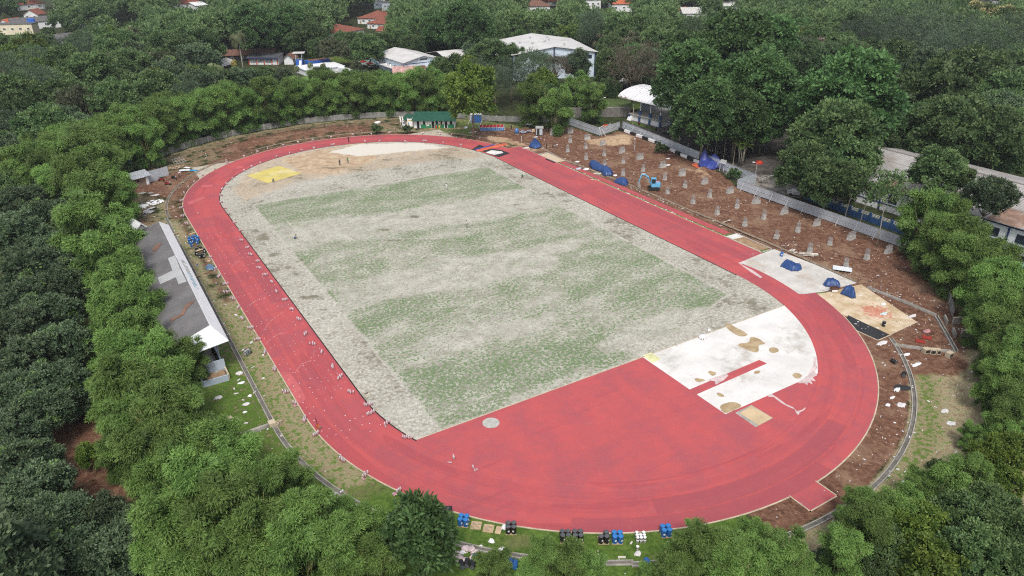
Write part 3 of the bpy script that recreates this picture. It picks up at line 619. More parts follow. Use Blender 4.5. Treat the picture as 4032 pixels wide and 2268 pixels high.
# ---- open concrete drain round the track: two walls and a floor
def drain(label, pts, w=0.66, h=0.16, m=MG, hole=0.0):
    t = thing('drain_channel', label, 'drain', (pts[0][0], pts[0][1], 0), 0, 'open concrete drain sections round the track')
    o = Vector((pts[0][0], pts[0][1], 0)); L = [[], []]; P = [Vector((p[0], p[1], 0)) for p in pts]
    rows = {k: MB() for k in ('floor', 'inner', 'outer')}
    for i, p in enumerate(P):
        d = (P[min(i+1, len(P)-1)]-P[max(i-1, 0)]).normalized(); nrm = Vector((-d.y, d.x, 0)); L[0].append(p-o+nrm*w/2); L[1].append(p-o-nrm*w/2)
    def wall(side, mb):
        vs = []
        for i, p in enumerate(L[side]):
            d = (L[1-side][i]-p).normalized()*0.12
            hh = h*(0.9+0.2*rnd.random())
            vs += [p, p+Vector((0, 0, hh)), p+d+Vector((0, 0, hh)), p+d]
        n = len(L[side]); mb.add(vs, [(i*4+q, (i+1)*4+q, (i+1)*4+(q+1) % 4, i*4+(q+1) % 4) for i in range(n-1) for q in range(4)]+[(0, 1, 2, 3), (4*n-4, 4*n-3, 4*n-2, 4*n-1)])
    wall(0, rows['inner']); wall(1, rows['outer'])
    n = len(P); rows['floor'].add([p+Vector((0, 0, .008)) for p in L[0]]+[p+Vector((0, 0, .008)) for p in L[1]], [(i, n+i, n+i+1, i+1) for i in range(n-1)])
    rows['inner'].build('side_wall', m, t); rows['outer'].build('side_wall', m, t)
    rows['floor'].build('channel_floor', mat('drain_floor', (0.16, 0.15, 0.13), 0.8, 0.35, 0.8), t)
    return t
def ov(r, a0, a1, n=24): return [oval_pt(r, a0+(a1-a0)*i/n) for i in range(n+1)]
TT = lambda r: 4*HL+2*math.pi*r
r = 48.6
sA = 2*HL+math.pi*r*0.62                    # round the far left bend
MDT = mat('mud_stained_concrete', (0.34, 0.27, 0.20), 0.9, 0.3, 0.7)
drain('mud stained drain curving round the far left bend past the zinc shed', ov(48.0, 2*HL+math.pi*48*0.70, 2*HL+math.pi*48, 20), m=MDT)
drain('straight drain along the front of the grandstand, dark inside', ov(r, 2*HL+math.pi*r, 4*HL+math.pi*r, 30))
s0 = 4*HL+math.pi*r
drain('drain curving from the grandstand end into the near bamboo', ov(r, s0, s0+math.pi*r*0.34, 20))
drain('short pale drain stretch below the barrels at the bottom edge', ov(48.85, s0+math.pi*r*0.345, s0+math.pi*r*0.52, 14))
drain('pale drain curving round the bare soil at the lower right bend', ov(r+0.4, s0+math.pi*r*0.54, s0+math.pi*r*0.815, 24))
p0 = [S(3, 2, 1270, 578), S(3, 2, 1600, 625), S(3, 2, 1880, 648)]
drain('grey drain wall running right to the leaning concrete corner', [(p.x, p.y) for p in p0], 0.5, 0.3)
p0 = [S(3, 2, 1890, 640), S(3, 2, 1800, 480), S(3, 2, 1690, 290)]
drain('short grey drain climbing between the soil heap and the right corner', [(p.x, p.y) for p in p0], 0.6, 0.3)
p0 = [S(3, 2, 1690, 285), S(3, 2, 1400, 160), S(3, 2, 1000, 0)]
drain('grey drain wall between the tan slab and the turned soil', [(p.x, p.y) for p in p0], 0.4, 0.35)
drain('long tan drain line between the home straight and the building site', [(52.6, -57), (52.9, -45), (53.1, -36), (52.6, 7), (52.0, 20), (50.9, 34), (52.2, 43.4), (51.3, 52)], 0.5, 0.14, MDT)
drain('low pale kerb drain behind the far bend in front of the canteen', [oval_pt(48.3, 2*HL+48.3*a) for a in np.linspace(0.42, 1.95, 30)], 0.35, 0.12, MDT)
mb = MB()
for c_, r_, x_, y_, a_ in ((0, 1, 1830, 400, 0.15), (0, 1, 1760, 913, 0.3), (0, 1, 1980, 1345, .3), (0, 1, 1690, 668, 0.05)):
    p = S(c_, r_, x_, y_); tag(MB().box(0, 0, 0.24, 1.5, 0.35, 0.05).build('plank', mat('raw_plank', (0.42, 0.31, 0.20), 0.85, 0.2, 2), None, False, (p.x, p.y, 0), a_), {400: 'plank bridging the mud stained drain beside the red motorbike', 913: 'plank across the drain behind the grandstand peak', 1345: 'plank across the drain nearest the blue tarp heap', 668: 'plank across the drain below the white sacks'}[y_], 'plank', 'planks laid across the drain')
# ================================================================ TREES
def leaf_cloud(lobes, dens, L, W, droop, seed, up=0.35, core=True, jit=0.7):
    """leaf quads over many small branch clumps; returns verts, tints"""
    g = np.random.default_rng(seed); V = []; T = []
    for (c, r, tint, out) in lobes:
        c = np.array(c); r = np.array(r); n = max(8, int(dens*4*math.pi*(r[0]*r[1]*r[2])**(2/3)*0.7))
        d = g.normal(size=(n, 3)); d /= np.linalg.norm(d, axis=1)[:, None]
        o = np.array(out); keep = (d @ (o*0.7+np.array([0, 0, up])))+g.random(n)*0.6 > 0.22; d = d[keep]; n = len(d)
        p = c+d*r*(0.62+0.45*g.random((n, 1)))
        a = d*0.8+o*0.45+g.normal(size=(n, 3))*jit*0.6+np.array([0, 0, -droop]); a /= np.linalg.norm(a, axis=1)[:, None]
        nn = d*0.95+np.array([0, 0, 0.45])+g.normal(size=(n, 3))*0.38; nn -= (nn*a).sum(1)[:, None]*a; nn /= np.linalg.norm(nn, axis=1)[:, None]+1e-9
        b = np.cross(nn, a); s = (0.7+0.6*g.random((n, 1)))
        A = a*L*s; Bq = b*W*s*0.5
        V.append(np.stack([p, p+A*0.45-Bq, p+A, p+A*0.45+Bq], 1).reshape(-1, 3))
        T.append(np.repeat(np.clip(tint*0.74+0.26*g.random(n), 0, 1), 4))
        if core:      # inner foliage core added to block light: larger sprays, tint darkened
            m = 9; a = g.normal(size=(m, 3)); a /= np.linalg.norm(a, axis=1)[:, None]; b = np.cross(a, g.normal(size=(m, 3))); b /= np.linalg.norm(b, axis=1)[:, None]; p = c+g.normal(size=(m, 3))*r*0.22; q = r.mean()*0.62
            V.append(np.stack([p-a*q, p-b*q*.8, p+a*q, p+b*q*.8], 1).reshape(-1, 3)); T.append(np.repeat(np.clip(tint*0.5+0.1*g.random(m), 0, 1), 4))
    return np.concatenate(V), np.concatenate(T)
def quads(name, V, T, m):
    n = len(V)//4; me = bpy.data.meshes.new(name); me.vertices.add(len(V)); me.vertices.foreach_set('co', V.astype(np.float32).ravel())
    me.loops.add(len(V)); me.loops.foreach_set('vertex_index', np.arange(len(V))); me.polygons.add(n); me.polygons.foreach_set('loop_start', np.arange(n)*4)
    a = me.attributes.new('tint', 'FLOAT', 'POINT'); a.data.foreach_set('value', T.astype(np.float32)); me.materials.append(m); me.update(calc_edges=True); return me
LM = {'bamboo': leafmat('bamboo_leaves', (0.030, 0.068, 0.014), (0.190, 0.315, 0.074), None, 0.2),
      'dark': leafmat('dark_leaves', (0.040, 0.074, 0.037), (0.155, 0.215, 0.115), (0.17, 0.29, 0.07)),
      'mid': leafmat('mid_green_leaves', (0.038, 0.080, 0.027), (0.155, 0.232, 0.084)),
      'lime': leafmat('lime_leaves', (0.042, 0.088, 0.014), (0.190, 0.255, 0.045)),
      'bright': leafmat('bright_leaves', (0.034, 0.076, 0.025), (0.120, 0.222, 0.070)),
      'rain': leafmat('rain_tree_leaves', (0.036, 0.070, 0.030), (0.095, 0.150, 0.058)),
      'olive': leafmat('olive_leaves', (0.060, 0.078, 0.038), (0.160, 0.180, 0.098)),
      'brown': leafmat('brown_twigs', (0.085, 0.066, 0.048), (0.180, 0.150, 0.110)),
      'cream': leafmat('flowering_leaves', (0.045, 0.085, 0.026), (0.120, 0.160, 0.050), (0.50, 0.44, 0.21)),
      'pink': leafmat('dull_pink_leaves', (0.050, 0.076, 0.032), (0.125, 0.135, 0.065), (0.30, 0.23, 0.20)),
      'palm': leafmat('palm_fronds', (0.070, 0.100, 0.038), (0.180, 0.205, 0.095)),
      'feather': leafmat('feathery_leaves', (0.042, 0.072, 0.040), (0.125, 0.176, 0.100)),
      'gold': leafmat('golden_fronds', (0.22, 0.19, 0.04), (0.38, 0.31, 0.09))}
MTR = mat('bark', (0.17, 0.135, 0.10), 0.95, 0.35, 1.5)
MTRP = mat('pale_bark', (0.36, 0.33, 0.28), 0.95, 0.25, 1.5)
MBA = mat('bamboo_culms', (0.19, 0.20, 0.07), 0.7, 0.3, 1.5)
def ell_pts(n, R0, rv, zc, seed, lo=-0.45, jit=0.12):
    g = random.Random(seed); out = []
    for i in range(n):
        u = lo+(1-lo)*(i+0.5)/n; t = i*2.39996+g.uniform(-.35, .35); q = math.sqrt(max(0, 1-u*u)); k = 1+g.uniform(-jit*2, jit)
        out.append((R0*q*math.cos(t)*k, R0*q*math.sin(t)*k, zc+rv*u*k))
    return out
def out_dir(p, zc): 
    v = Vector((p[0], p[1], (p[2]-zc))); return tuple(v.normalized()) if v.length > 0.01 else (0, 0, 1)
def trunk_mesh(name, H, r0, tips, m, fork=0.45, bend=0.4, seed=0):
    g = random.Random(seed); mb = MB(); f = Vector((g.uniform(-bend, bend), g.uniform(-bend, bend), H*fork))
    mb.tube([(0, 0, -0.3), (f.x*0.4, f.y*0.4, H*fork*0.5), f], [r0, r0*0.8, r0*0.65], 8)
    for t in tips:
        t = Vector(t); mid = f.lerp(t, 0.5)+Vector((0, 0, -0.04*H)); mb.tube([f, mid, t], [r0*0.5, r0*0.32, r0*0.12], 5)
    return mb.mesh(name, m, True)
PROTO = {}
def proto(kind, var):
    key = (kind, var)
    if key in PROTO: return PROTO[key]
    sd = hash(kind) % 1 + sum(map(ord, kind))*7+var*31; g = random.Random(sd); lobes = []
    if kind == 'bamboo':
        H, R0, zc = 13.0, 4.4, 7.9
        for i in range(19):
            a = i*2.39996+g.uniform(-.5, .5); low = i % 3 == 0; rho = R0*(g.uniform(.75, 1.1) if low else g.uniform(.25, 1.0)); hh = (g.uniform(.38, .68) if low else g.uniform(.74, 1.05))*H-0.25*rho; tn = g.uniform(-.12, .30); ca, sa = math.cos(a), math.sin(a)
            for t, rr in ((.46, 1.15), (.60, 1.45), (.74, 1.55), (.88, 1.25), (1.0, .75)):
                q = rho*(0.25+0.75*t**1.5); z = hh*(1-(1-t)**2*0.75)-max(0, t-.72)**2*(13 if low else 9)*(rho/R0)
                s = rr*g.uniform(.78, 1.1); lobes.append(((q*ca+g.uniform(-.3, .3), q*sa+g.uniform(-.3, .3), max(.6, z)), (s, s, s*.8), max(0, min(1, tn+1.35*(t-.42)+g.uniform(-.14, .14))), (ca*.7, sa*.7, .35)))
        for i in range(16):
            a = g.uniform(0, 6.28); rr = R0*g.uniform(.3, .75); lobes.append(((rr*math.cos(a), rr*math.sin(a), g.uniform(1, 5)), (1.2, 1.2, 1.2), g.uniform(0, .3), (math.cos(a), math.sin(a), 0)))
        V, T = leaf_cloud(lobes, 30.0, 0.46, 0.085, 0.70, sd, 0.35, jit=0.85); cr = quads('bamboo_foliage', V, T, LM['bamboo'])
        mb = MB()
        for i in range(12):
            a = g.uniform(0, 6.28); q = g.uniform(.3, 1.1); e = g.uniform(1.5, 3.4); mb.tube([(q*math.cos(a), q*math.sin(a), -.2), (q*1.6*math.cos(a), q*1.6*math.sin(a), H*.45), (e*math.cos(a), e*math.sin(a), H*.85)], [.07, .06, .025], 5)
        tr = mb.mesh('bamboo_stems', MBA, True)
    elif kind == 'palm':
        H, R0, zc = 12.5, 3.6, 11.6; V = []; T = []
        for i in range(26):
            a = i*2.39996; el = g.uniform(-0.35, 1.25); Lf = g.uniform(3.2, 4.4); p = Vector((0, 0, 12)); d = Vector((math.cos(a)*math.cos(el), math.sin(a)*math.cos(el), math.sin(el))); tt = g.random()
            for k in range(14):
                d2 = (d+Vector((0, 0, -0.10*k*0.16*6*0.5))).normalized(); side = d2.cross(Vector((0, 0, 1))).normalized(); w = 0.75*math.sin(math.pi*(k+1.2)/16)+0.15
                for sgn in (-1, 1):
                    tip = p+d2*0.35+side*sgn*w+Vector((0, 0, -0.30*w)); V += [tuple(p), tuple(p+d2*0.27), tuple(tip+d2*0.16), tuple(tip)]; T += [min(1, tt*.6+g.random()*.4)]*4
                p = p+d2*Lf/14; d = d2
        cr = quads('palm_crown', np.array(V), np.array(T), LM['gold' if var == 2 else 'palm'])
        mb = MB(); mb.tube([(0, 0, -.2), (.25, .1, 4), (.3, .1, 8), (0, 0, 12)], [.24, .17, .15, .13], 7); tr = mb.mesh('palm_trunk', MTRP, True)
    else:
        P = dict(dark=(13, 5.6, 7.4, 5.6, 32, 1.85, 7.5, .46, .25, .05, 7), mid=(13, 5.6, 7.2, 5.4, 32, 1.85, 7.5, .46, .23, .1, 7), lime=(12, 4.9, 6.8, 4.9, 28, 1.65, 8, .42, .24, .1, 7),
                 bright=(22, 8.6, 12.0, 9.4, 62, 2.2, 5.2, .66, .36, .25, 7), rain=(14, 9.0, 9.6, 3.2, 80, 1.5, 8, .42, .15, .0, 5), olive=(11, 4.6, 6.6, 4.1, 28, 1.5, 6.5, .48, .18, .15, 5),
                 brown=(13, 5.6, 8.2, 4.6, 44, 1.5, 6.5, .62, .075, .1, 5), cream=(15, 6.5, 9.0, 5.6, 42, 1.9, 7, .55, .28, .0, 7), pink=(12, 5.6, 7.2, 4.6, 34, 1.7, 7, .50, .22, .1, 6),
                 feather=(16, 5.4, 9.0, 6.6, 40, 1.7, 6.5, .72, .10, .25, 6), broadleaf=(12, 4.6, 6.9, 5.0, 30, 1.5, 6, .74, .32, .15, 6), young=(11, 2.4, 8.0, 3.2, 16, 1.1, 9, .44, .24, .1, 5), flatcrown=(12, 6.2, 8.8, 2.1, 42, 1.35, 8, .55, .14, .0, 5), shrub=(3.2, 1.9, 1.7, 1.4, 14, .8, 10, .36, .2, .1, 4))[kind]
        H, R0, zc, rv, nl, lr_, dens, L, W, droop, sub = P; lo = -0.25 if kind in ('rain', 'flatcrown') else -0.62
        for i, p in enumerate(ell_pts(nl, R0*0.80, rv*0.80, zc, sd, lo)):
            s = lr_*g.uniform(0.65, 1.15); od = out_dir(p, zc-rv*0.4); fl = 0.55 if kind in ('rain', 'flatcrown') else 0.66 if kind == 'bright' else 0.8
            tint = g.uniform(0, .85)
            if kind == 'dark' and g.random() < 0.05: tint = 1.4
            if kind == 'cream' and p[2] > zc-0.5 and g.random() < 0.75: tint = 1.1
            if kind == 'pink' and g.random() < 0.45: tint = 1.05
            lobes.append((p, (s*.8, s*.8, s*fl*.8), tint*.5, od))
            for q in range(sub):
                dv = Vector((g.gauss(0, 1)+od[0]*.9, g.gauss(0, 1)+od[1]*.9, g.gauss(0, 1)+od[2]*.6+.55)).normalized(); s2 = s*g.uniform(.40, .58)
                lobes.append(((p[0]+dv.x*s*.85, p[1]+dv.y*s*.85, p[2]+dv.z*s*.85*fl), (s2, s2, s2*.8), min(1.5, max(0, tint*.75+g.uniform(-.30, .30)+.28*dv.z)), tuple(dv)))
        for i in range(nl//5):
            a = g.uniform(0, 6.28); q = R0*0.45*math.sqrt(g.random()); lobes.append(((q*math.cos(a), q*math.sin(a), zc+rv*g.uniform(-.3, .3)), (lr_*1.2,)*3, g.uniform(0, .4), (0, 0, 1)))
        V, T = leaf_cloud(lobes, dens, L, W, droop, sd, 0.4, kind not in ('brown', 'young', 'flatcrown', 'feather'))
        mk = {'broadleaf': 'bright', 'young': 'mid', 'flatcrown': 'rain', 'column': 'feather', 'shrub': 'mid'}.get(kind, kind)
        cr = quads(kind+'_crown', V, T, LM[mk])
        tips = [Vector(p) for p in ell_pts(14 if kind == 'brown' else 7, R0*0.62, rv*0.5, zc, sd+1, -0.3)]
        tr = trunk_mesh(kind+'_trunk', H, H*(0.009 if kind == 'young' else 0.021), tips[:3] if kind == 'young' else tips, MTRP if kind == 'young' else MTR, 0.62 if kind == 'young' else 0.38, 0.5, sd)
    PROTO[key] = (H, R0, zc, cr, tr); return PROTO[key]
NVAR = dict(bamboo=6, dark=4, mid=4, lime=3, bright=2, palm=3)
TREES = []        # (object, kind, crown px, crown py, radius px)
NAMES = dict(bamboo=('bamboo_clump', 'bamboo'), palm=('palm_tree', 'palm tree'), shrub=('shrub', 'shrub'), dark=('dark_broadleaf_tree', 'tree'), mid=('broadleaf_tree', 'tree'), lime=('pale_leaved_tree', 'tree'), bright=('spreading_tree', 'tree'), rain=('umbrella_tree', 'tree'), flatcrown=('umbrella_tree', 'tree'), feather=('feathery_tree', 'tree'), olive=('olive_green_tree', 'tree'), brown=('half_bare_tree', 'tree'), cream=('flowering_tree', 'tree'), pink=('dull_pink_tree', 'tree'), young=('young_tree', 'tree'), broadleaf=('big_leaved_tree', 'tree'))
def tree(kind, x, y, r, var=None, kz=1.0, lift=0.0, label=None, rz=None):
    """tree whose crown centre stands where survey position x, y shows it, r its crown radius there"""
    nv = NVAR.get(kind, 2); var = (len(TREES)*5+int(x)) % nv if var is None else var
    if kind == 'palm' and var == 2 and label is None: var = 0
    H, R0, zc, cr, tr = proto(kind, var); k = 1.0
    for _ in range(4): k = r*depth(x, y, zc*k*kz+lift)/1853.0/R0
    p = at(x, y, zc*k*kz+lift); return plant(kind, var, p.x, p.y, k, kz, x, y, r, label, rz, lift)
def plant(kind, var, X, Y, k, kz, x, y, r, label=None, rz=None, lift=0.0):
    H, R0, zc, cr, tr = proto(kind, var); nm, cat = NAMES.get(kind, ('tree', 'tree'))
    rz = rnd.uniform(0, 6.283) if rz is None else rz; dd = math.hypot(X-CX, Y-CY)
    o = thing(nm, None, cat, (X, Y, 0), rz); o.scale = (k, k, k*kz)
    if dd > 330 and kind not in ('palm',):
        bpy.data.objects.remove(o); o = link(nm, cr, None, (X, Y, 0), rz, (k, k, k*kz)); tag(o, None, cat)
    else:
        c_ = link({'bamboo': 'foliage', 'palm': 'fronds'}.get(kind, 'crown'), cr, o); t_ = link({'bamboo': 'stems'}.get(kind, 'trunk'), tr, o)
        if lift: c_.location.z = lift/(k*kz); t_.scale.z = 1+lift/(zc*k*kz)
    if label: o['label'] = label
    TREES.append((o, kind, x, y, r, X, Y, R0*k)); return o
HAND = []
def many(kind, *pts):
    for p in pts: tree(kind, *p)
# --- bamboo screen: left of the grandstand down to the lower left
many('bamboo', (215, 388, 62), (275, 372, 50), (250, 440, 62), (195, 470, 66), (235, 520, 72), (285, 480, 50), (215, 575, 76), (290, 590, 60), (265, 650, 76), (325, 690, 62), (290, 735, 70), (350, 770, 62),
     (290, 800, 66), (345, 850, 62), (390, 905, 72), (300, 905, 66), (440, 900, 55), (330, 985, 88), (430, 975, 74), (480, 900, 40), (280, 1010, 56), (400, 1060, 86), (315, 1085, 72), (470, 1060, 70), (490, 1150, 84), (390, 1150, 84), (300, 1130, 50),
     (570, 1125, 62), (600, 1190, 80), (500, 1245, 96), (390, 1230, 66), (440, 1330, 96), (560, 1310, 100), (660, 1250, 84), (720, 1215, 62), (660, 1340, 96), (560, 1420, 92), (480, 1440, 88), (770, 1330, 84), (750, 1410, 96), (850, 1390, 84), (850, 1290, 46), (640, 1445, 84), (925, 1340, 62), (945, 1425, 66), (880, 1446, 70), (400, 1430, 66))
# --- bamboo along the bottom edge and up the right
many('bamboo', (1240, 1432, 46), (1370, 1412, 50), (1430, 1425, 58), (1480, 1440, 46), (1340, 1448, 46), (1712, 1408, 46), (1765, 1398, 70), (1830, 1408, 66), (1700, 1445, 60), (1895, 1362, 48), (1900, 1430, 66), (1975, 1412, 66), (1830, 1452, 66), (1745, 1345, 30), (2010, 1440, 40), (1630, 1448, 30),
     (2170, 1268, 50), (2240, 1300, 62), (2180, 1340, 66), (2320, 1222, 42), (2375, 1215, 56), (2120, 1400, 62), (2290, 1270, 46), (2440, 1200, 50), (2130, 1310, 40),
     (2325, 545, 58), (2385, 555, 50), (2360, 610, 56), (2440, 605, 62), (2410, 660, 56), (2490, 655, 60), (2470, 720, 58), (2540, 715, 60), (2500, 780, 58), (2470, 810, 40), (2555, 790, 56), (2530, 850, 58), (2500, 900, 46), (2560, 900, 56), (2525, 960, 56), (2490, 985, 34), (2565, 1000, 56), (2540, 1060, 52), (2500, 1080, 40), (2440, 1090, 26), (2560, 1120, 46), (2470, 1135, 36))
# --- bamboo screen along the far boundary wall
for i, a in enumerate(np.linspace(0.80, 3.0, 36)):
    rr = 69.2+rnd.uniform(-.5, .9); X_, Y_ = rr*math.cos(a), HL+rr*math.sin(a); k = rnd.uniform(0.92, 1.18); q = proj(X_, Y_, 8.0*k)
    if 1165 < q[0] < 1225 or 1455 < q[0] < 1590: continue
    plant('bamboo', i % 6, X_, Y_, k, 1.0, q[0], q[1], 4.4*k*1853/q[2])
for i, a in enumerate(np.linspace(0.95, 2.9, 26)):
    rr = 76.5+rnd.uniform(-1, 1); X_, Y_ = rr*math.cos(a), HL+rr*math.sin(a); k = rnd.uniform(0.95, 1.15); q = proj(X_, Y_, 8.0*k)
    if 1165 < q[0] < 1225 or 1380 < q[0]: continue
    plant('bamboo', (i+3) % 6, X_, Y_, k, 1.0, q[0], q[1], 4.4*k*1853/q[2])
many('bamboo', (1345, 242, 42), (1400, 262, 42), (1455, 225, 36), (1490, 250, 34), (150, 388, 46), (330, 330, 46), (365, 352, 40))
tree('lime', 1188, 245, 62, 0, 1.25); tree('mid', 1150, 190, 50); tree('lime', 1172, 185, 44, 1)
# --- named trees
tree('broadleaf', 1058, 1352, 88, 0, 1.1)
many('bright', (1745, 215, 98), (1840, 150, 112), (1925, 140, 90), (1895, 235, 104), (1775, 290, 84), (1855, 300, 76), (1720, 150, 66), (1960, 230, 72), (1920, 320, 52))
many('bright', (2130, 262, 124), (2085, 205, 60), (2060, 310, 60), (2200, 320, 60))
tree('rain', 2105, 170, 150, 0); tree('rain', 2210, 205, 90, 1)
many('mid', (2095, 352, 104), (2030, 425, 70), (2120, 415, 76), (2085, 465, 66), (2165, 345, 50))
many('mid', (2340, 250, 90), (2430, 215, 92), (2520, 255, 80), (2300, 330, 66), (2390, 330, 90), (2480, 345, 86), (2555, 340, 70), (2260, 300, 50), (2240, 380, 40), (2560, 190, 66), (2420, 400, 36), (2330, 380, 50), (2548, 410, 40))
tree('mid', 2365, 437, 66, 1, 1.0, 4.5); tree('mid', 2412, 452, 36, 2, 1.0, 7.0); tree('dark', 2490, 500, 54, 1, 1.0, 5.0, label='dark round tree with pale leaf tufts at the corner of the ribbed roof')
tree('young', 2142, 460, 34, 0, label='thin pale trunked young tree behind the hoarding, leftmost of three'); tree('young', 2182, 470, 36, 1, label='middle thin trunked young tree rising behind the hoarding'); tree('young', 2236, 490, 42, 0, label='rightmost thin trunked young tree behind the hoarding, leaning right')
many('feather', (2330, 90, 62), (2270, 110, 60), (2210, 90, 52), (2400, 120, 60), (2480, 150, 64), (2450, 100, 50), (2360, 150, 56), (2150, 105, 50), (2540, 110, 56), (2230, 160, 46), (2290, 150, 44))
tree('cream', 2478, 60, 56); tree('cream', 2555, 62, 46); tree('cream', 2430, 30, 34)
tree('lime', 2025, 62, 34, 0, label='round pale green tree among dark crowns above the giant tree')
tree('brown', 1592, 172, 62, 0, 1.1, label='grey brown half bare tree left of the stage roof'); tree('brown', 1630, 150, 50, 1, label='grey brown half bare tree touching the giant tree')
tree('flatcrown', 1345, 152, 48, 0, 1.0, label='flat topped green umbrella tree in front of the blue white hall'); tree('flatcrown', 1395, 160, 40, 1); tree('brown', 1400, 172, 36, 0, 1.1)
tree('dark', 1452, 165, 33, 2, 1.25, label='dark upright tree against the white end wall of the hall'); tree('mid', 1235, 145, 48, 1); tree('dark', 1190, 135, 28, 0); tree('mid', 1290, 150, 36); tree('mid', 1530, 225, 30); tree('mid', 1548, 180, 30); tree('mid', 1110, 175, 30); tree('mid', 1000, 160, 0.1+14)
many('palm', (598, 95, 30, 0), (540, 170, 28, 1), (75, 310, 34, 0), (1702, 60, 26, 1), (1730, 66, 24, 0), (2275, 150, 30, 1), (2362, 168, 34, 0), (2335, 180, 26, 1), (2470, 170, 24, 0))
tree('palm', 588, 158, 11, 2, label='small golden yellow palm beside the arched roof'); tree('palm', 780, 163, 11, 0); tree('palm', 812, 164, 11, 1); tree('palm', 745, 172, 12, 0)
tree('mid', 813, 190, 24, 0); tree('mid', 672, 196, 30, 1); tree('dark', 712, 200, 26); tree('dark', 604, 204, 34); tree('mid', 556, 208, 36); tree('mid', 640, 200, 30); tree('olive', 832, 125, 30, 0); tree('olive', 866, 130, 26, 1); tree('olive', 898, 168, 15, 0)
many('mid', (735, 112, 26), (690, 106, 28), (780, 95, 40), (800, 125, 26), (925, 125, 40), (960, 115, 34), (890, 110, 30), (1010, 105, 34), (1040, 118, 30), (860, 105, 26))
many('bright', (640, 72, 58), (730, 68, 48)); many('bright', (1175, 75, 62), (1110, 80, 50))
many('mid', (310, 130, 56), (230, 205, 74), (330, 190, 60), (180, 265, 66), (260, 265, 56), (120, 230, 56), (400, 120, 50)); many('lime', (280, 110, 36), (480, 200, 34), (30, 175, 52), (60, 235, 46), (40, 430, 50), (110, 470, 46), (235, 690, 50))
many('pink', (350, 115, 44), (420, 170, 46), (390, 215, 46), (470, 150, 40), (520, 165, 34), (370, 90, 30))
many('mid', (62, 112, 26), (112, 122, 34), (150, 132, 24), (205, 108, 30), (20, 118, 26), (240, 75, 26), (120, 84, 16), (185, 78, 18)); many('dark', (150, 320, 56), (90, 350, 60), (230, 330, 46), (60, 400, 60), (330, 265, 40))
# --- dark wood lower left
many('lime', (100, 540, 40), (45, 640, 34)); many('dark', (60, 530, 62), (130, 560, 60), (60, 600, 66), (150, 640, 60), (80, 690, 70), (170, 720, 60), (50, 770, 66), (130, 800, 70), (50, 850, 70), (150, 880, 66), (60, 930, 76), (150, 970, 70), (40, 1010, 70), (110, 1040, 66), (40, 1100, 70), (30, 1180, 76), (90, 1250, 82), (40, 1310, 86), (150, 1330, 86), (240, 1320, 70), (90, 1400, 92), (200, 1410, 90), (300, 1400, 84), (20, 1430, 84), (330, 1330, 56), (185, 1020, 40), (95, 1170, 56))
many('mid', (110, 420, 56), (130, 500, 50), (50, 480, 56), (170, 590, 40))
tree('lime', 230, 1145, 34); tree('mid', 350, 1320, 50)
# --- lower right corner
many('lime', (2480, 1165, 52), (2550, 1150, 60), (2520, 1215, 46)); many('lime', (2300, 1335, 70), (2330, 1425, 80)); many('mid', (2230, 1390, 66), (2420, 1300, 70), (2490, 1290, 70), (2550, 1350, 80), (2440, 1400, 84), (2520, 1430, 80), (2210, 1445, 50)); tree('dark', 2075, 1412, 30)
# --- the wood beyond: hex grid of mixed trees clear of everything that stands in the open
HANDT = [(t[5], t[6], t[7]) for t in TREES]
OPEN = [(1225, 84, 1300, 142, 300), (1300, 100, 1505, 122, 300), (1415, 118, 1506, 196, 300), (556, 133, 950, 182, 330), (940, 118, 1112, 182, 312), (1068, 116, 1190, 152, 312), (1580, 210, 1716, 322, 236), (1495, 196, 1600, 300, 260), (1640, 296, 1995, 480, 215), (2030, 378, 2330, 480, 165), (2330, 378, 2576, 470, 160), (2430, 440, 2576, 640, 150), (835, 55, 950, 92, 410), (874, 18, 970, 58, 460), (0, 46, 110, 88, 440), (125, 84, 210, 112, 400), (60, 0, 135, 22, 540), (40, 24, 90, 56, 500), (440, 0, 520, 24, 545), (285, 50, 345, 60, 480), (1330, 2, 1400, 24, 530), (1478, 0, 1520, 22, 520), (1550, 0, 1590, 26, 510), (1705, 22, 1765, 46, 470), (1820, 14, 1852, 56, 480), (938, 0, 980, 20, 560), (2460, 0, 2520, 10, 580), (600, 124, 745, 140, 350)]
FOOT = [(118, 150, 27), (71, 178, 16), (94, 172, 16), (22, 230, 9), (30, 223, 5), (34, 213, 5), (40, 209, 7), (37, 190, 14), (60, 206, 11), (88, 291, 14), (102, 285, 7), (119, 348, 14), (112, 320, 9), (16, 244, 12)]
def blocked(X_, Y_, h, rr):
    if rad(X_, Y_) < 80 and X_ < 78: return True
    if X_ < 130 and X_ > 60 and -80 < Y_ < 72: return True
    for (a, b_, c_) in HANDT:
        if math.hypot(X_-a, Y_-b_) < (rr+c_)*0.62: return True
    t = proj(X_, Y_, h); m = proj(X_, Y_, h*0.45)
    if t is None: return True
    rp = rr*1853/t[2]
    if t[0] < -rp or t[0] > 2576+rp or m[1] < -20 or t[1] > 1500: return True
    for (a, b_, c_) in FOOT:
        if math.hypot(X_-a, Y_-b_) < c_+rr*.6: return True
    for (x0, y0, x1, y1, dp_) in OPEN:
        if t[2] < dp_ and t[0]+rp*0.8 > x0 and t[0]-rp*0.8 < x1 and t[1] < y1 and m[1]+rp*0.3 > y0: return True
    for q in ((t[0], t[1]+rp*0.25), (t[0]-rp*0.7, m[1]), (t[0]+rp*0.7, m[1])):
        if q[1] > 60:
            g_ = at(*q)
            if rad(g_.x, g_.y) < 64 and math.hypot(g_.x-CX, g_.y-CY) > math.hypot(X_-CX, Y_-CY): return True
    return False
FAR = []; NEARF = []
sp = 7.8; yy = -70.0
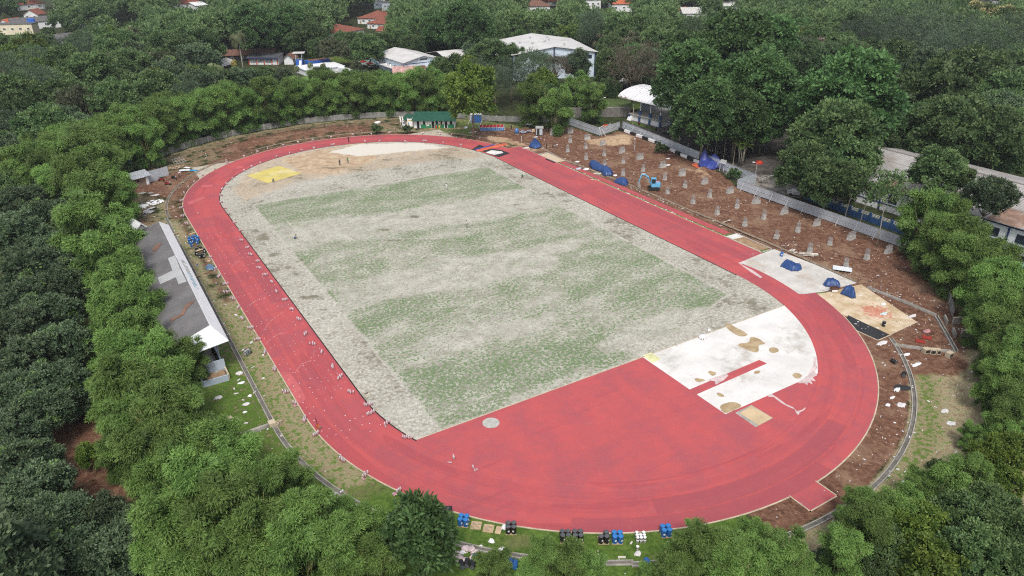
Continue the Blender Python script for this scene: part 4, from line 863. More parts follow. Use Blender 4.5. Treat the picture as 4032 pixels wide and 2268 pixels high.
while yy < 640:
    xx = -160.0
    while xx < 620:
        X_ = xx+rnd.uniform(-2.6, 2.6); Y_ = yy+rnd.uniform(-2.6, 2.6); dd = math.hypot(X_-CX, Y_-CY)
        k = rnd.uniform(0.80, 1.35)*(1.08 if dd > 260 else 1)
        if dd < 690 and not blocked(X_, Y_, 13.5*k, 5.2*k): (NEARF if dd < 372 else FAR).append((X_, Y_, k))
        xx += sp if yy < 330 else 9.0
    yy += sp*0.9 if yy < 330 else 8.4
for (X_, Y_, k) in NEARF:
    n1 = math.sin(X_*0.021+1.3)*math.cos(Y_*0.017)+rnd.uniform(-.9, .9)
    kind = 'dark' if n1 < -0.85 else 'mid' if n1 < 0.25 else 'lime' if n1 < 0.5 else 'feather' if n1 < 0.75 else 'olive' if n1 < 0.95 else 'mid'
    if rnd.random() < 0.04: kind = 'pink'
    if rnd.random() < 0.10 and X_ > -40: kind = 'bright'; k *= 0.62
    if X_ < -60 and Y_ < 90: kind = 'dark' if rnd.random() < .6 else 'mid'
    q = proj(X_, Y_, 8.5*k); plant(kind, rnd.randrange(NVAR.get(kind, 2)), X_, Y_, k, rnd.uniform(.9, 1.2), q[0], q[1], 5.3*k*1853/q[2])
# far wood: reads as one mass
g = np.random.default_rng(77); lob = []; Vf = []; Tf = []
for (X_, Y_, k) in FAR:
    d_ = math.hypot(X_-CX, Y_-CY); n = 9 if d_ < 520 else 7; tb = g.random()*0.7; R0 = 5.6*k; H = 9.0*k
    lobs = []
    for i in range(n):
        u = -0.2+1.2*(i+.5)/n; t = i*2.4+g.random(); q = math.sqrt(max(0, 1-u*u))
        lobs.append(((X_+R0*.62*q*math.cos(t), Y_+R0*.62*q*math.sin(t), H+4.0*k*u), (2.5*k, 2.5*k, 2.0*k), min(1, tb+g.random()*.35), (q*math.cos(t)*.8, q*math.sin(t)*.8, u)))
    v, t = leaf_cloud(lobs, 1.5, 1.2, 0.62, 0.05, int(g.integers(1e6)), .4); Vf.append(v); Tf.append(t)
if Vf: tag(link('distant_wood', quads('distant_wood', np.concatenate(Vf), np.concatenate(Tf), LM['mid'])), kind='stuff')
print('trees', len(TREES), 'near fill', len(NEARF), 'far', len(FAR))
from collections import Counter
print(Counter(t[1] for t in TREES))
# ================================================================ BUILDINGS, WALLS, FENCES
MW = mat('white_wall', (0.74, 0.76, 0.78), 0.8, 0.10, 0.3, dirt=(0.50, 0.49, 0.46), dirt_amt=0.4)
MWB = mat('blue_white_wall', (0.60, 0.70, 0.80), 0.75, 0.08, 0.3)
MCR = mat('cream_wall', (0.66, 0.60, 0.45), 0.85, 0.12, 0.3)
MRF = mat('pale_sheet_roof', (0.56, 0.55, 0.54), 0.6, 0.12, 0.25, dirt=(0.34, 0.30, 0.27), dirt_amt=0.4)
MRW = mat('white_sheet_roof', (0.76, 0.78, 0.80), 0.5, 0.08, 0.25, dirt=(0.5, 0.48, 0.45), dirt_amt=0.3)
MRT = mat('red_tile_roof', (0.235, 0.075, 0.050), 0.85, 0.3, 0.8, dirt=(0.09, 0.05, 0.04), dirt_amt=0.5)
MRO = mat('orange_tile_roof', (0.46, 0.125, 0.062), 0.85, 0.25, 0.8)
MRB = mat('brown_tile_roof', (0.17, 0.085, 0.062), 0.85, 0.3, 0.8)
MGY = mat('grey_roof', (0.115, 0.112, 0.118), 0.85, 0.25, 0.5, dirt=(0.16, 0.13, 0.11), dirt_amt=0.5)
MGL = mat('window_glass', (0.025, 0.032, 0.042), 0.15, 0.3, 1.0, spec=0.6)
MBL = mat('blue_paint', (0.030, 0.085, 0.21), 0.6, 0.15, 0.6)
MNV = mat('navy_paint', (0.022, 0.040, 0.120), 0.6, 0.2, 0.6)
MLB = mat('pale_blue_wall', (0.40, 0.47, 0.55), 0.8, 0.12, 0.4, dirt=(0.25, 0.26, 0.25), dirt_amt=0.4)
MZN = mat('zinc_sheet', (0.47, 0.51, 0.56), 0.5, 0.12, 0.35, metal=0.1, wave=('X', 0.9, 0.3), dirt=(0.36, 0.36, 0.37), dirt_amt=0.5)
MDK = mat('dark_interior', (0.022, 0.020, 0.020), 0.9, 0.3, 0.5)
MST = mat('steel_post', (0.50, 0.51, 0.52), 0.5, 0.15, 1, metal=0.3)
MWP = mat('white_paint', (0.78, 0.78, 0.78), 0.6, 0.08, 0.8)
MRD = mat('red_paint', (0.55, 0.045, 0.035), 0.5, 0.15, 0.8)
MWO = mat('timber', (0.42, 0.30, 0.19), 0.85, 0.22, 1.5)
MPLY = mat('plywood', (0.50, 0.37, 0.24), 0.85, 0.18, 1.2)

def window(par, x, y, z, w, h, ax='x', sgn=-1, frame=MWP, glass=MGL, bars=1):
    """framed window on a wall in the plane of local x (ax='x') or y; sgn is the outward side"""
    f = MB(); t = 0.10
    def bx(mb, cx, cz, sx, sz, d0, d1):
        if ax == 'x': mb.box(x+cx, y+sgn*(d0+d1)/2, z+cz-sz/2, sx, abs(d1-d0), sz)
        else: mb.box(x+sgn*(d0+d1)/2, y+cx, z+cz-sz/2, abs(d1-d0), sx, sz)
    for cx, cz, sx, sz in ((0, h/2, w, t), (0, -h/2, w, t), (-w/2, 0, t, h-t), (w/2, 0, t, h-t)): bx(f, cx, cz, sx, sz, 0.004, 0.07)
    for b in range(bars): bx(f, -w/2+w*(b+1)/(bars+1), 0, 0.06, h-t, 0.004, 0.06)
    o = f.build('window', frame, par); g_ = MB(); bx(g_, 0, 0, w-t, h-t, 0.004, 0.03); g_.build('pane', glass, o); return o
def gable(mb_wall, w, d, h, hr, ridge='y'):
    """closed wall body with gable ends, base at the origin corner"""
    if ridge == 'y':
        P = [(0, 0), (w, 0), (w, h), (w/2, hr), (0, h)]; vs = [(x, 0, z) for x, z in P]+[(x, d, z) for x, z in P]
    else:
        P = [(0, 0), (d, 0), (d, h), (d/2, hr), (0, h)]; vs = [(w, y, z) for y, z in P]+[(0, y, z) for y, z in P]
    return mb_wall.add(vs, [(0, 1, 2, 3, 4), (9, 8, 7, 6, 5)]+[((i+1) % 5, i, 5+i, 5+(i+1) % 5) for i in range(5)])
def gable_roof(w, d, h, hr, ridge='y', o=0.6, t=0.12):
    mb = MB(); e = 0.05
    if ridge == 'y':
        s = (hr-h)/(w/2); z0 = h-s*o+t+e; z1 = hr+t+e
        mb.slab([(-o, -o, z0), (w/2, -o, z1), (w/2, d+o, z1), (-o, d+o, z0)], t); mb.slab([(w+o, -o, z0), (w+o, d+o, z0), (w/2+0.004, d+o, z1), (w/2+0.004, -o, z1)], t)
    else:
        s = (hr-h)/(d/2); z0 = h-s*o+t+e; z1 = hr+t+e
        mb.slab([(-o, -o, z0), (w+o, -o, z0), (w+o, d/2, z1), (-o, d/2, z1)], t); mb.slab([(-o, d+o, z0), (-o, d/2+0.004, z1), (w+o, d/2+0.004, z1), (w+o, d+o, z0)], t)
    return mb
def hip_roof(w, d, h, hr, o=0.6):
    i = min(w, d)/2; mb = MB(); A = [(-o, -o, h), (w+o, -o, h), (w+o, d+o, h), (-o, d+o, h)]
    r0, r1 = ((i, d/2, hr), (w-i, d/2, hr)) if w >= d else ((w/2, i, hr), (w/2, d-i, hr))
    vs = A+[r0, r1]+[(p[0], p[1], p[2]-0.15) for p in A]
    fs = ([(0, 1, 5, 4), (1, 2, 5), (2, 3, 4, 5), (3, 0, 4)] if w >= d else [(0, 1, 4), (1, 2, 5, 4), (2, 3, 5), (3, 0, 4, 5)])+[(9, 8, 7, 6), (0, 6, 7, 1), (1, 7, 8, 2), (2, 8, 9, 3), (3, 9, 6, 0)]
    return mb.add(vs, fs)
def house(name, label, loc, rz, w, d, h, hr, wall=MW, roof=MRT, kind='gable_x', wins=2, cat='house', group=None, wh=1.2, frame=MWP, o=0.6, door=True):
    t = thing(name, label, cat, (loc[0], loc[1], 0), rz, group); mb = MB()
    if kind == 'hip': mb.box(w/2, d/2, 0, w, d, h); hip_roof(w, d, h+0.16, hr, o).build('roof', roof, t)
    elif kind == 'flat': mb.box(w/2, d/2, 0, w, d, h); MB().box(w/2, d/2, h, w+o, d+o, 0.25).build('roof', roof, t)
    elif kind == 'mono':
        mb.add([(0, 0, 0), (w, 0, 0), (w, d, 0), (0, d, 0), (0, 0, h), (w, 0, h), (w, d, hr), (0, d, hr)], [(3, 2, 1, 0), (4, 5, 6, 7), (0, 1, 5, 4), (1, 2, 6, 5), (2, 3, 7, 6), (3, 0, 4, 7)])
        s = (hr-h)/d; MB().slab([(-o, -o, h-s*o+.14), (w+o, -o, h-s*o+.14), (w+o, d+o, hr+s*o+.14), (-o, d+o, hr+s*o+.14)], 0.1).build('roof', roof, t)
    else: gable(mb, w, d, h, hr, kind[-1]); gable_roof(w, d, h, hr, kind[-1], o).build('roof', roof, t)
    mb.build('wall', wall, t)
    for k in range(wins):
        x = w*(k+0.5+(0.5 if door else 0))/(wins+(1 if door else 0)); window(t, x, 0, h*0.55, min(1.4, w/(wins+1)*0.7), wh, 'x', -1, frame)
    if door: MB().box(w*0.5/(wins+1), -0.04, 0.02, 0.9, 0.07, 2.05).build('door', MWO, t)
    return t

# ---- the big sports hall
u = Vector((33.0, -11.3, 0)).normalized(); az = math.atan2(u.y, u.x)
t = thing('sports_hall', 'large blue white sports hall with a wide pale roof behind the bamboo', 'hall', (95.9, 133.6, 0), az)
W_, D_, H_, HR_ = 35, 38, 10, 12.6
mb = gable(MB(), W_, D_, H_, HR_, 'y'); mb.build('wall', MWB, t)
gable_roof(W_, D_, H_, HR_, 'y', 0.9, 0.15).build('roof', MRF, t)
for x in (0.2, 8.7, 17.4, 26.2, 34.8): MB().box(x, -0.2, 0, 0.45, 0.38, H_+(HR_-H_)*(1-abs(x-17.5)/17.5)-0.15).build('column', MNV, t)
for x in (29.5, 32.4): window(t, x, 0, 8.2, 2.0, 1.4, 'x', -1, MNV)
for x in (2.6, 4.8, 11, 14): window(t, x, 0, 8.2, 1.6, 1.2, 'x', -1, MNV)
for k, (x, y) in enumerate(((12, 14), (14, 27), (8, 20), (16.6, 12), (20, 18), (22, 28), (24, 8))):
    z = HR_-abs(x-17.5)/17.5*(HR_-H_); MB().lathe([(.28, 0), (.28, .4), (.5, .45), (.5, .8), (.1, 1.0)], 10, x, y, z+.15).build('roof_vent', MST, t)
t = thing('steel_frame_tower', 'open blue steel frame standing at the right corner of the sports hall', 'steel frame', (133, 124, 0), az)
mb = MB(); J = {}
for i in range(4):
    for j in range(3):
        for k, z in enumerate((8.0, 10.0)): J[i, j, k] = (i*2.3, j*2.6+(0.6 if k else 0), z+0.5*math.sin(i*1.4+j))
for (i, j, k), p in J.items():
    for q in ((i+1, j, k), (i, j+1, k), (i, j, k+1), (i+1, j, 1-k), (i, j+1, 1-k)):
        if q in J: mb.tube([p, J[q]], 0.11, 5)
mb.build('truss', mat('steel_blue', (0.26, 0.40, 0.50), 0.5, 0.15, 1), t)
for p in ((0, 0), (6.9, 0), (0, 5.2), (6.9, 5.2)): MB().tube([(p[0], p[1], 0), (p[0], p[1], 8)], 0.14, 6).build('leg', MST, t)
# ---- smaller hall by the pool, barn, sheds
t = thing('small_hall', 'white gabled hall with a pale grey roof and a louvred gable window', 'hall', (62.4, 164.3, 0), 0.03); W_, D_, H_, HR_ = 17, 26, 6, 7.9
gable(MB(), W_, D_, H_, HR_, 'y').build('wall', MWB, t); gable_roof(W_, D_, H_, HR_, 'y', 1.0, .14).build('roof', MRF, t)
window(t, 9.0, 0, 6.5, 3.4, 0.6, 'x', -1, MGY, MGY, 3); MB().box(8.5, -.07, 5.1, 16.8, .12, .18).build('trim_band', MNV, t)
for y in (4, 9, 14, 19): window(t, 0, y, 3.0, 1.6, 1.2, 'y', -1, MNV)
for y in (5.5, 10.5, 15): MB().lathe([(.35, 0), (.35, .6), (.15, .8)], 8, -1.5, y, 3.2).build('air_unit', MWP, t)
MB().box(-1.7, 11, 3.0, 3.2, 16, .16).build('side_canopy', MRF, t)
house('lean_to_annex', 'grey sheet roofed annex below the small white hall', (70.5, 157.5), 0.03, 9, 6.5, 2.4, 3.6, MLB, MRF, 'mono', 2, 'annex')
house('tiled_shed', 'pink and white tiled shed in front of the small white hall', (57.5, 164), -0.35, 8.5, 5, 2.6, 4.4, MW, mat('pink_tile', (0.46, 0.27, 0.25), .85, .35, 1.2, dirt=(.62, .58, .56), dirt_amt=.7), 'gable_x', 2, 'shed')
house('rusty_shed', 'small rust brown roofed shed beside the pink tiled one', (66.2, 160.4), -0.35, 3.4, 4.5, 2.5, 3.8, MW, mat('rust_roof', (0.17, 0.075, 0.055), .85, .3, 1.2), 'mono', 1, 'shed')
t = thing('open_barn', 'dark open ended barn with a pale roof between the two halls', 'barn', (82, 161, 0), 0.0); W_, D_, H_, HR_ = 24, 23, 5.4, 7.6
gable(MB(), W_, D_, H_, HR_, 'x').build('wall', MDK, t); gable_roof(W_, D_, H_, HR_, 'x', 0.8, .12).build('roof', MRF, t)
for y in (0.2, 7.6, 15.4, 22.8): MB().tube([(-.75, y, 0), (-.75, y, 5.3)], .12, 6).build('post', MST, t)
# ---- pool side
t = thing('changing_block', 'white changing block with slotted walls and red pillars by the pool', 'pool building', (15.0, 231.4, 0), math.atan2(-7.4, 11.2)); W_ = 13.6
MB().box(W_/2, 3.5, 0, W_, 7, 3.3).build('wall', MW, t); MB().slab([(-.8, -1.2, 3.35), (W_+.5, -1.2, 3.35), (W_+.5, 8, 4.0), (-.8, 8, 4.0)], .15).build('roof', mat('dark_flat_roof', (.075, .078, .09), .8, .3, .5), t)
MB().box(W_/2, -1.26, 2.75, W_+1.2, .12, .5).build('fascia', MNV, t)
for x in (0.1, 3.6, 7.1, 10.6, 13.2): MB().box(x, -.13, 0, .45, .25, 3.2).build('pillar', mat('coral_paint', (.50, .10, .06), .7, .15, 1), t)
for x0 in (.9, 4.4, 7.9): 
    mb = MB()
    for k in range(5): mb.box(x0+k*.52, -.05, .7, .17, .09, 1.9)
    mb.build('wall_slots', MDK, t)
house('pool_hut', 'small white hut with a brown gable roof by the changing block', (28.6, 222.6), math.atan2(-2.1, 3.1), 4.2, 5.5, 3.0, 4.6, MW, MRB, 'gable_y', 0, 'hut', o=0.9, door=False)
t = thing('slide_tower', 'blue pool slide tower under a flat canopy', 'slide tower', (33.2, 213.5, 0), -0.5); MB().box(0, 0, 0, 3, 3, 3.0).build('tower_base', mat('pool_blue', (.03, .12, .48), .6, .12, .6), t)
mb = MB(); [mb.tube([(x, y, 3), (x, y, 6.0)], .07, 6) for x in (-1.3, 1.3) for y in (-1.3, 1.3)]; mb.build('posts', MWP, t); MB().slab([(-2.6, -1.8, 6.0), (2.6, -1.8, 6.0), (2.6, 1.8, 6.2), (-2.6, 1.8, 6.2)], .15).build('canopy', MRF, t)
MB().slab([(.2, -1.6, 2.9), (1.2, -1.6, 2.9), (1.2, -4.2, .2), (.2, -4.2, .2)], .12).build('chute', MWP, t)
mb = MB(); [mb.box(x, -1.45, 3.0, .06, .06, .9) for x in (-1.4, -.7, 0, .7, 1.4)]; mb.box(0, -1.45, 3.9, 3, .06, .06); mb.build('railing', MWP, t)
t = thing('blue_tank_house', 'bright blue low walled tank beside the pool with a grey top', 'tank', (35.5, 207.5, 0), 0.10); MB().box(5, 2.5, 0, 10, 5, 2.8).build('wall', mat('pool_blue', ()), t); MB().box(5.3, 2.8, 2.8, 8.6, 4, .12).build('top', MRB, t)
t = thing('pool_terrace', 'white walled pool terrace with a flat white roof behind the bamboo', 'pool building', (28, 187, 0), 0.06); MB().box(9, 8, 0, 17, 12, 2.4).build('wall', MW, t); MB().box(9, 8, 2.4, 17.8, 12.8, .25).build('roof', MRW, t); MB().box(15.5, -3, 0, 2.4, 18, 2.6).build('side_wall', MW, t)
MB().box(4, 3, 2.66, 4, 4, 1.2).build('roof_hatch', MW, t)
house('pink_roof_kiosk', 'pink tiled kiosk half hidden by bamboo below the pool terrace', (27, 176), 0.1, 5, 4, 2.5, 3.6, MW, MATS['pink_tile'], 'gable_x', 1, 'kiosk')
MRDU = mat('red_canvas', (0.62, 0.05, 0.03), .8, .15, 1)
for k, (x, y, lab) in enumerate(((60.1, 219.6, 'red garden parasol on the lawn above the round green pool'), (57.0, 197.8, 'red parasol left of the round green pool'), (57.7, 191.9, 'red parasol with pale panels nearest the bamboo below the round pool'))):
    t = thing('parasol', lab, 'parasol', (x, y, 0), k*.5, 'red parasols round the children\'s pool'); MB().tube([(0, 0, 0), (0, 0, 2.6)], .05, 6).build('pole', MST, t); MB().lathe([(1.9, 2.0), (1.2, 2.35), (.05, 2.8)], 8).build('canopy', MRDU, t); MB().lathe([(.8, .7), (.8, .78)], 10).build('table', MWP, t)
flat('pool_water', [(62.5+5.0*math.cos(a), 206.5+6.4*math.sin(a)) for a in np.linspace(0, 6.283, 33)[:-1]], .03, mat('green_pool', (.05, .11, .035), .12, .2, .5))
tag(ring_strip('pool', 1, 1.2, 0, .1, MC, 0, 1).build('pool_edge', MC), kind='structure') if False else None
t = thing('pool_slide', 'pale blue inverted V slide at the round green pool', 'slide', (62.0, 199.5, 0), 0.5); MB().slab([(-.7, 0, 3.0), (.7, 0, 3.0), (1.2, -3.0, .1), (-.2, -3.0, .1)], .2).build('chute', mat('slide_blue', (.33, .58, .72), .4, .1, 1), t); MB().slab([(-.7, .3, 3.0), (.7, .3, 3.0), (.9, 2.6, .1), (-.9, 2.6, .1)], .2).build('stairs', mat('slide_blue', ()), t)
t = thing('climbing_frame', 'yellow climbing frame behind the round green pool', 'play frame', (66.3, 211.5, 0), .3); mb = MB()
for x in (-1.2, 0, 1.2):
    for y in (-1, 1): mb.tube([(x, y, 0), (x, y, 1.8)], .05, 5)
for z in (.6, 1.2, 1.8):
    for y in (-1, 1): mb.tube([(-1.2, y, z), (1.2, y, z)], .05, 5)
    for x in (-1.2, 0, 1.2): mb.tube([(x, -1, z), (x, 1, z)], .05, 5)
mb.build('frame', mat('play_yellow', (.55, .40, .05), .6, .1, 1), t)
t = thing('arched_shelter', 'low arched grey shelter roof beside the golden palm', 'shelter', (1.5, 226.5, 0), math.atan2(6, 7.2)); mb = MB()
for k in range(8):
    a0, a1 = math.pi*(k/8)*.55+.15, math.pi*((k+1)/8)*.55+.15; mb.slab([(0, 4-4.2*math.cos(a0), .6+2.6*math.sin(a0)), (9.5, 4-4.2*math.cos(a0), .6+2.6*math.sin(a0)), (9.5, 4-4.2*math.cos(a1), .6+2.6*math.sin(a1)), (0, 4-4.2*math.cos(a1), .6+2.6*math.sin(a1))], .08)
mb.build('roof', MRF, t); mb = MB(); [mb.tube([(x, y, 0), (x, y, 1.6)], .08, 6) for x in (.4, 4.8, 9.1) for y in (.6, 6.0)]; mb.build('posts', MST, t)
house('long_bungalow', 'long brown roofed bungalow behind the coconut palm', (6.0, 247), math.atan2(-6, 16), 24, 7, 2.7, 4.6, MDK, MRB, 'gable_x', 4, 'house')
# ---- houses beyond the trees
house('red_roof_house', 'red tiled house with a hipped roof nearest the pool', (76, 281), math.atan2(11, 19), 20, 20, 3.4, 6.8, MW, MRT, 'hip', 4)
house('red_roof_house', 'low red roofed wing with white ridge tiles right of the hipped house', (98, 283), math.atan2(-9, 8), 11, 9, 3.0, 5.0, MW, MRT, 'gable_x', 2)
house('red_roof_house', 'larger red tiled house with a hipped roof behind the first', (109, 342), math.atan2(-12, 12), 20, 20, 3.4, 7.2, MW, MRT, 'hip', 4)
house('red_roof_house', 'smaller red hipped wing in front of the larger red house', (106, 318), math.atan2(-12, 8), 13, 12, 3.0, 5.6, MW, MRT, 'hip', 2)
house('grey_block_house', 'grey and white block house with a terrace at the top edge', (150, 402), -.5, 9, 8, 5.4, 6, MLB, MGY, 'flat', 3)
def px_house(label, x, y, z, rz, w, d, h, hr, wall, roof, kind='gable_x', wins=2, name='house', cat='house'):
    p = at(x, y, z*0.5); return house(name, label, (p.x-w/2*math.cos(rz), p.y-w/2*math.sin(rz)), rz, w, d, h, hr, wall, roof, kind, wins, cat, door=False)
px_house('long cream building with a parapet at the left edge of the picture', 22, 76, 5, -.9+.5, 26, 9, 5.6, 6, MCR, MGY, 'flat', 6, 'cream_building', 'building')
px_house('dark roofed building with white eaves behind the cream one', 92, 62, 5, .1, 26, 9, 4.4, 6.5, MW, MGY, 'gable_x', 5, 'school_building', 'building')
px_house('long grey roofed row building left of the variegated tree', 165, 105, 4, .35, 34, 9, 3.6, 5.6, MLB, MGY, 'gable_x', 6, 'row_building', 'building')
px_house('small white flat roofed hut below the grey roofed row', 137, 138, 3, .3, 6, 5, 3.2, 3.6, MW, MRF, 'flat', 2, 'hut', 'hut')
px_house('white flat roof with a blue edge in the trees at upper left', 205, 60, 6, .2, 13, 8, 5.2, 5.4, MNV, MRW, 'flat', 3)
px_house('red roof at the top left edge above the blue water tanks', 72, 16, 5, .3, 22, 15, 4, 8, MW, MRT, 'hip', 3)
px_house('orange gabled house left of the dark roofed building', 46, 64, 4, .8, 11, 9, 3.4, 6, MW, MRO, 'gable_x', 2)
px_house('small red and grey gable above the blue water tanks', 78, 42, 4, -.6, 10, 9, 3.4, 6.4, MW, MRT, 'gable_y', 2)
px_house('white gable in the far top left corner', 26, 14, 4, .3, 14, 9, 3.6, 6, MW, MRF, 'gable_x', 2)
px_house('red roof with a white side wall at the top edge left of centre', 470, 14, 4, -.1, 17, 10, 3.6, 6.5, MW, MRT, 'gable_x', 3)
px_house('white sided roof in the trees right of that red roof', 508, 20, 3, .3, 9, 8, 3.4, 5, MW, MRW, 'mono', 2)
px_house('teal and white house at the top edge among trees', 310, 10, 4, .1, 15, 9, 5, 6, MW, mat('teal_roof', (.20, .42, .42), .7, .1, .5), 'flat', 3)
px_house('brown roofed house with an orange wing above the big hall', 1352, 22, 4, -.45, 18, 12, 3.6, 7, MW, MRB, 'hip', 3)
px_house('orange roofed house at the top edge above the big hall', 1385, 8, 4, -.4, 14, 9, 3.4, 6, MW, MRO, 'gable_x', 2)
px_house('white two storey house with a dark roof at the top edge', 1492, 12, 6, -.55, 11, 10, 6.6, 9, MW, MGY, 'gable_x', 3)
px_house('red pyramid roof house with a two tier roof at the top edge', 1570, 20, 5, -.5, 17, 15, 5, 8.5, MW, MRO, 'hip', 3)
px_house('orange roof with a white gable right of the pyramid roof', 1722, 38, 4, -.7, 13, 9, 3.8, 7, MW, MRO, 'gable_y', 2)
px_house('pale sided house joined to the orange roof', 1748, 42, 4, -.55, 15, 8, 4, 6.6, MW, MRF, 'mono', 2)
px_house('white house with a sloping roof left of the dark twin trees', 1832, 34, 5, -.6, 13, 10, 7, 9, MW, MRF, 'mono', 3)
px_house('small red brick house under the dark twin trees', 1842, 58, 4, -.6, 8, 7, 4.2, 5.4, MRT, MRB, 'gable_x', 1)
px_house('orange roof glimpsed at the top right of centre', 1987, 10, 4, -.6, 16, 9, 3.6, 6.6, MW, MRO, 'gable_x', 2)
px_house('pale red roof at the top edge over the feathery trees', 2320, 8, 4, -.7, 17, 9, 3.4, 6, MW, MRO, 'gable_x', 2)
px_house('white roofed row at the top right corner', 2480, 6, 4, -.7, 26, 9, 4, 5.4, MW, MRW, 'mono', 4)
px_house('tiny red chimney like house in the trees right of the hall roof', 1440, 50, 6, -.5, 5, 5, 7, 8, MRO, MRO, 'flat', 1)
px_house('dark red roof just behind the left corner of the hall roof', 1225, 102, 4, -.4, 16, 10, 5, 8, MW, MRB, 'gable_x', 2)
px_house('low pinkish roofed house left of the barn behind bamboo', 1000, 107, 3, -.2, 9, 7, 3, 4.6, MW, MRB, 'gable_x', 2)
px_house('white house at the top edge above the two red roofs', 955, 14, 4, -.2, 8, 7, 5, 6, MLB, MWP, 'flat', 2)
px_house('white walled house glimpsed at the far left edge', 12, 238, 2, .3, 6, 5, 3, 3.6, MW, MNV, 'flat', 1)
for k in range(3):
    p = at(73+k*5.2, 52, 6.6); t = thing('water_tank', 'blue water tank on the dark roof, '+('left', 'middle', 'right')[k]+' of three', 'water tank', (p.x, p.y, 0), 0, 'blue roof water tanks'); MB().lathe([(.2, 7.9), (1.0, 7.7), (1.05, 5.9), (1.05, 5.7)], 12).build('tank', mat('pool_blue', ()), t); mb = MB(); [mb.tube([(x, y, 0), (x, y, 5.7)], .08, 5) for x in (-.7, .7) for y in (-.7, .7)]; mb.build('stand', MST, t)
# ---- long ribbed building on the right
t = thing('workshop_building', 'long white building with a ribbed grey roof and blue trim at right', 'building', (88.9, -24.0, 0), -math.pi/2+0.012); W_, D_, H_, HR_ = 82, 31, 5.4, 8.6
gable(MB(), W_, D_, H_, HR_, 'x').build('wall', MW, t)
mrib = mat('ribbed_roof', (0.34, 0.325, 0.315), 0.75, 0.22, 0.22, wave=('X', 0.55, 0.8), dirt=(0.20, 0.15, 0.12), dirt_amt=0.6); gable_roof(W_, D_, H_, HR_, 'x', .9, .12).build('roof', mrib, t)
s_ = (HR_-H_)/(D_/2); mb = MB()
for k in range(1, 14): x = k*6.0; mb.slab([(x, -.9, H_-s_*.9+.19), (x+.16, -.9, H_-s_*.9+.19), (x+.16, D_/2-.05, HR_+.15), (x, D_/2-.05, HR_+.15)], .015)
for y in (5.2, 10.4): mb.slab([(0, y, H_+s_*y+.195), (W_, y, H_+s_*y+.195), (W_, y+.14, H_+s_*(y+.14)+.195), (0, y+.14, H_+s_*(y+.14)+.195)], .015)
mb.box(W_/2, D_/2, HR_+.1, W_+1.8, .5, .14); mb.build('roof_seams', mat('seam_grey', (.20, .185, .175), .85, .2, .5), t)
mrr = mat('rusty_ribs', (0.25, 0.155, 0.115), .8, .35, .5, dirt=(.42, .38, .36), dirt_amt=.7)
for x0, x1, y1 in ((11.5, 14.5, 3.4), (16.2, 18, 1.6), (35, 41.5, 5.0), (43, 47, 3)):
    s_ = (HR_-H_)/(D_/2); MB().slab([(x0, -.85, H_-s_*.85+.20), (x1, -.85, H_-s_*.85+.20), (x1-.6, y1, H_+s_*y1+.20), (x0+.4, y1, H_+s_*y1+.20)], .02).build('rust_patch', mrr, t)
MB().slab([(36, 17.5, 8.1), (45, 17.5, 8.1), (45, 19.5, 7.9), (36, 19.5, 8.2)], .5).build('raised_skylight', MNV, t)
MB().box(W_/2, -.1, 4.75, W_, .18, .5).build('trim_band', MNV, t)
MB().box(W_/2, -.06, 1.5, W_, .1, .22).build('lower_band', MNV, t)
for x in (4, 9.5, 15, 20.5, 26, 31.5, 36.6, 41.9, 47, 52.5, 58): window(t, x, 0, 3.0, 2.0, 1.7, 'x', -1, MNV, MGL, 2)
for x in (1.2, 12.2, 23.2, 34.2, 39.3, 44.5, 49.8, 55): MB().box(x, -.11, 0, .3, .2, 4.7).build('pilaster', MNV, t)
t = thing('entrance_canopy', 'white canopy with a red edge at the right picture edge', 'canopy', (84.5, -69.0, 0), -math.pi/2); MB().slab([(0, 0, 3.0), (6, 0, 3.0), (6, 4.2, 3.3), (0, 4.2, 3.3)], .14).build('roof', MRW, t); MB().box(3, -.08, 2.6, 6.1, .12, .4).build('edge_band', MRD, t); mb = MB(); [mb.tube([(x, .4, 0), (x, .4, 2.9)], .08, 6) for x in (.3, 5.7)]; mb.build('posts', MST, t)
flat('teal_court', [(86, -62), (81, -63), (78, -74), (87, -76)], .02, mat('teal_floor', (.05, .17, .17), .7, .2, .5))
# ---- grandstand on the left
GX, GY = -50.0, -28.6; t = thing('grandstand', 'long low grandstand with a grey patched roof and white front fascia', 'grandstand', (GX, GY, 0), 0)
L_ = 51.5; RZ, RX = 7.4, -1.75; EZ, EX = 5.6, 0.0; BX, BZ = -9.2, 4.8
sl_ = (RZ-BZ)/(RX-BX); MB().slab([(RX, 2.6, RZ), (RX, L_-1.5, RZ), (BX, L_, BZ), (BX, 2.6, BZ)], .12).build('roof', mat('stand_roof', (0.150, 0.145, 0.150), .85, .2, .35, wave=('Y', 0.9, .35), dirt=(.085, .07, .062), dirt_amt=.5), t)
MB().slab([(RX+.004, 2.6, RZ+.02), (EX, 0, EZ), (EX, L_+.8, EZ), (RX+.004, L_-1.5, RZ+.02)], .12).build('front_fascia', mat('white_fascia', (.80, .81, .83), .6, .05, .3), t)
MB().slab([(RX, 2.58, RZ+.01), (BX+3.6, 2.58, BZ+1.25), (BX+4.6, 0, EZ-.6), (EX-.005, -.01, EZ)], .12).build('hip_end', mat('white_ribbed', (.70, .73, .76), .5, .08, .4, wave=('X', 1.2, .7)), t)
mp = mat('pale_patch_sheet', (0.40, 0.41, 0.42), .6, .1, .4); f_ = lambda x, y: (x-GX, y-GY, RZ+(x-GX-RX)*sl_+.06)
def roofp(px, py):
    z = 6.4
    for _ in range(5): p = at(px, py, z); z = RZ+(p.x-GX-RX)*sl_+.05
    return (p.x-GX, p.y-GY, z+.03)
def z4(a, b): return ((560+a/2.265)/1.565217, (860+b/2.265)/1.565217)
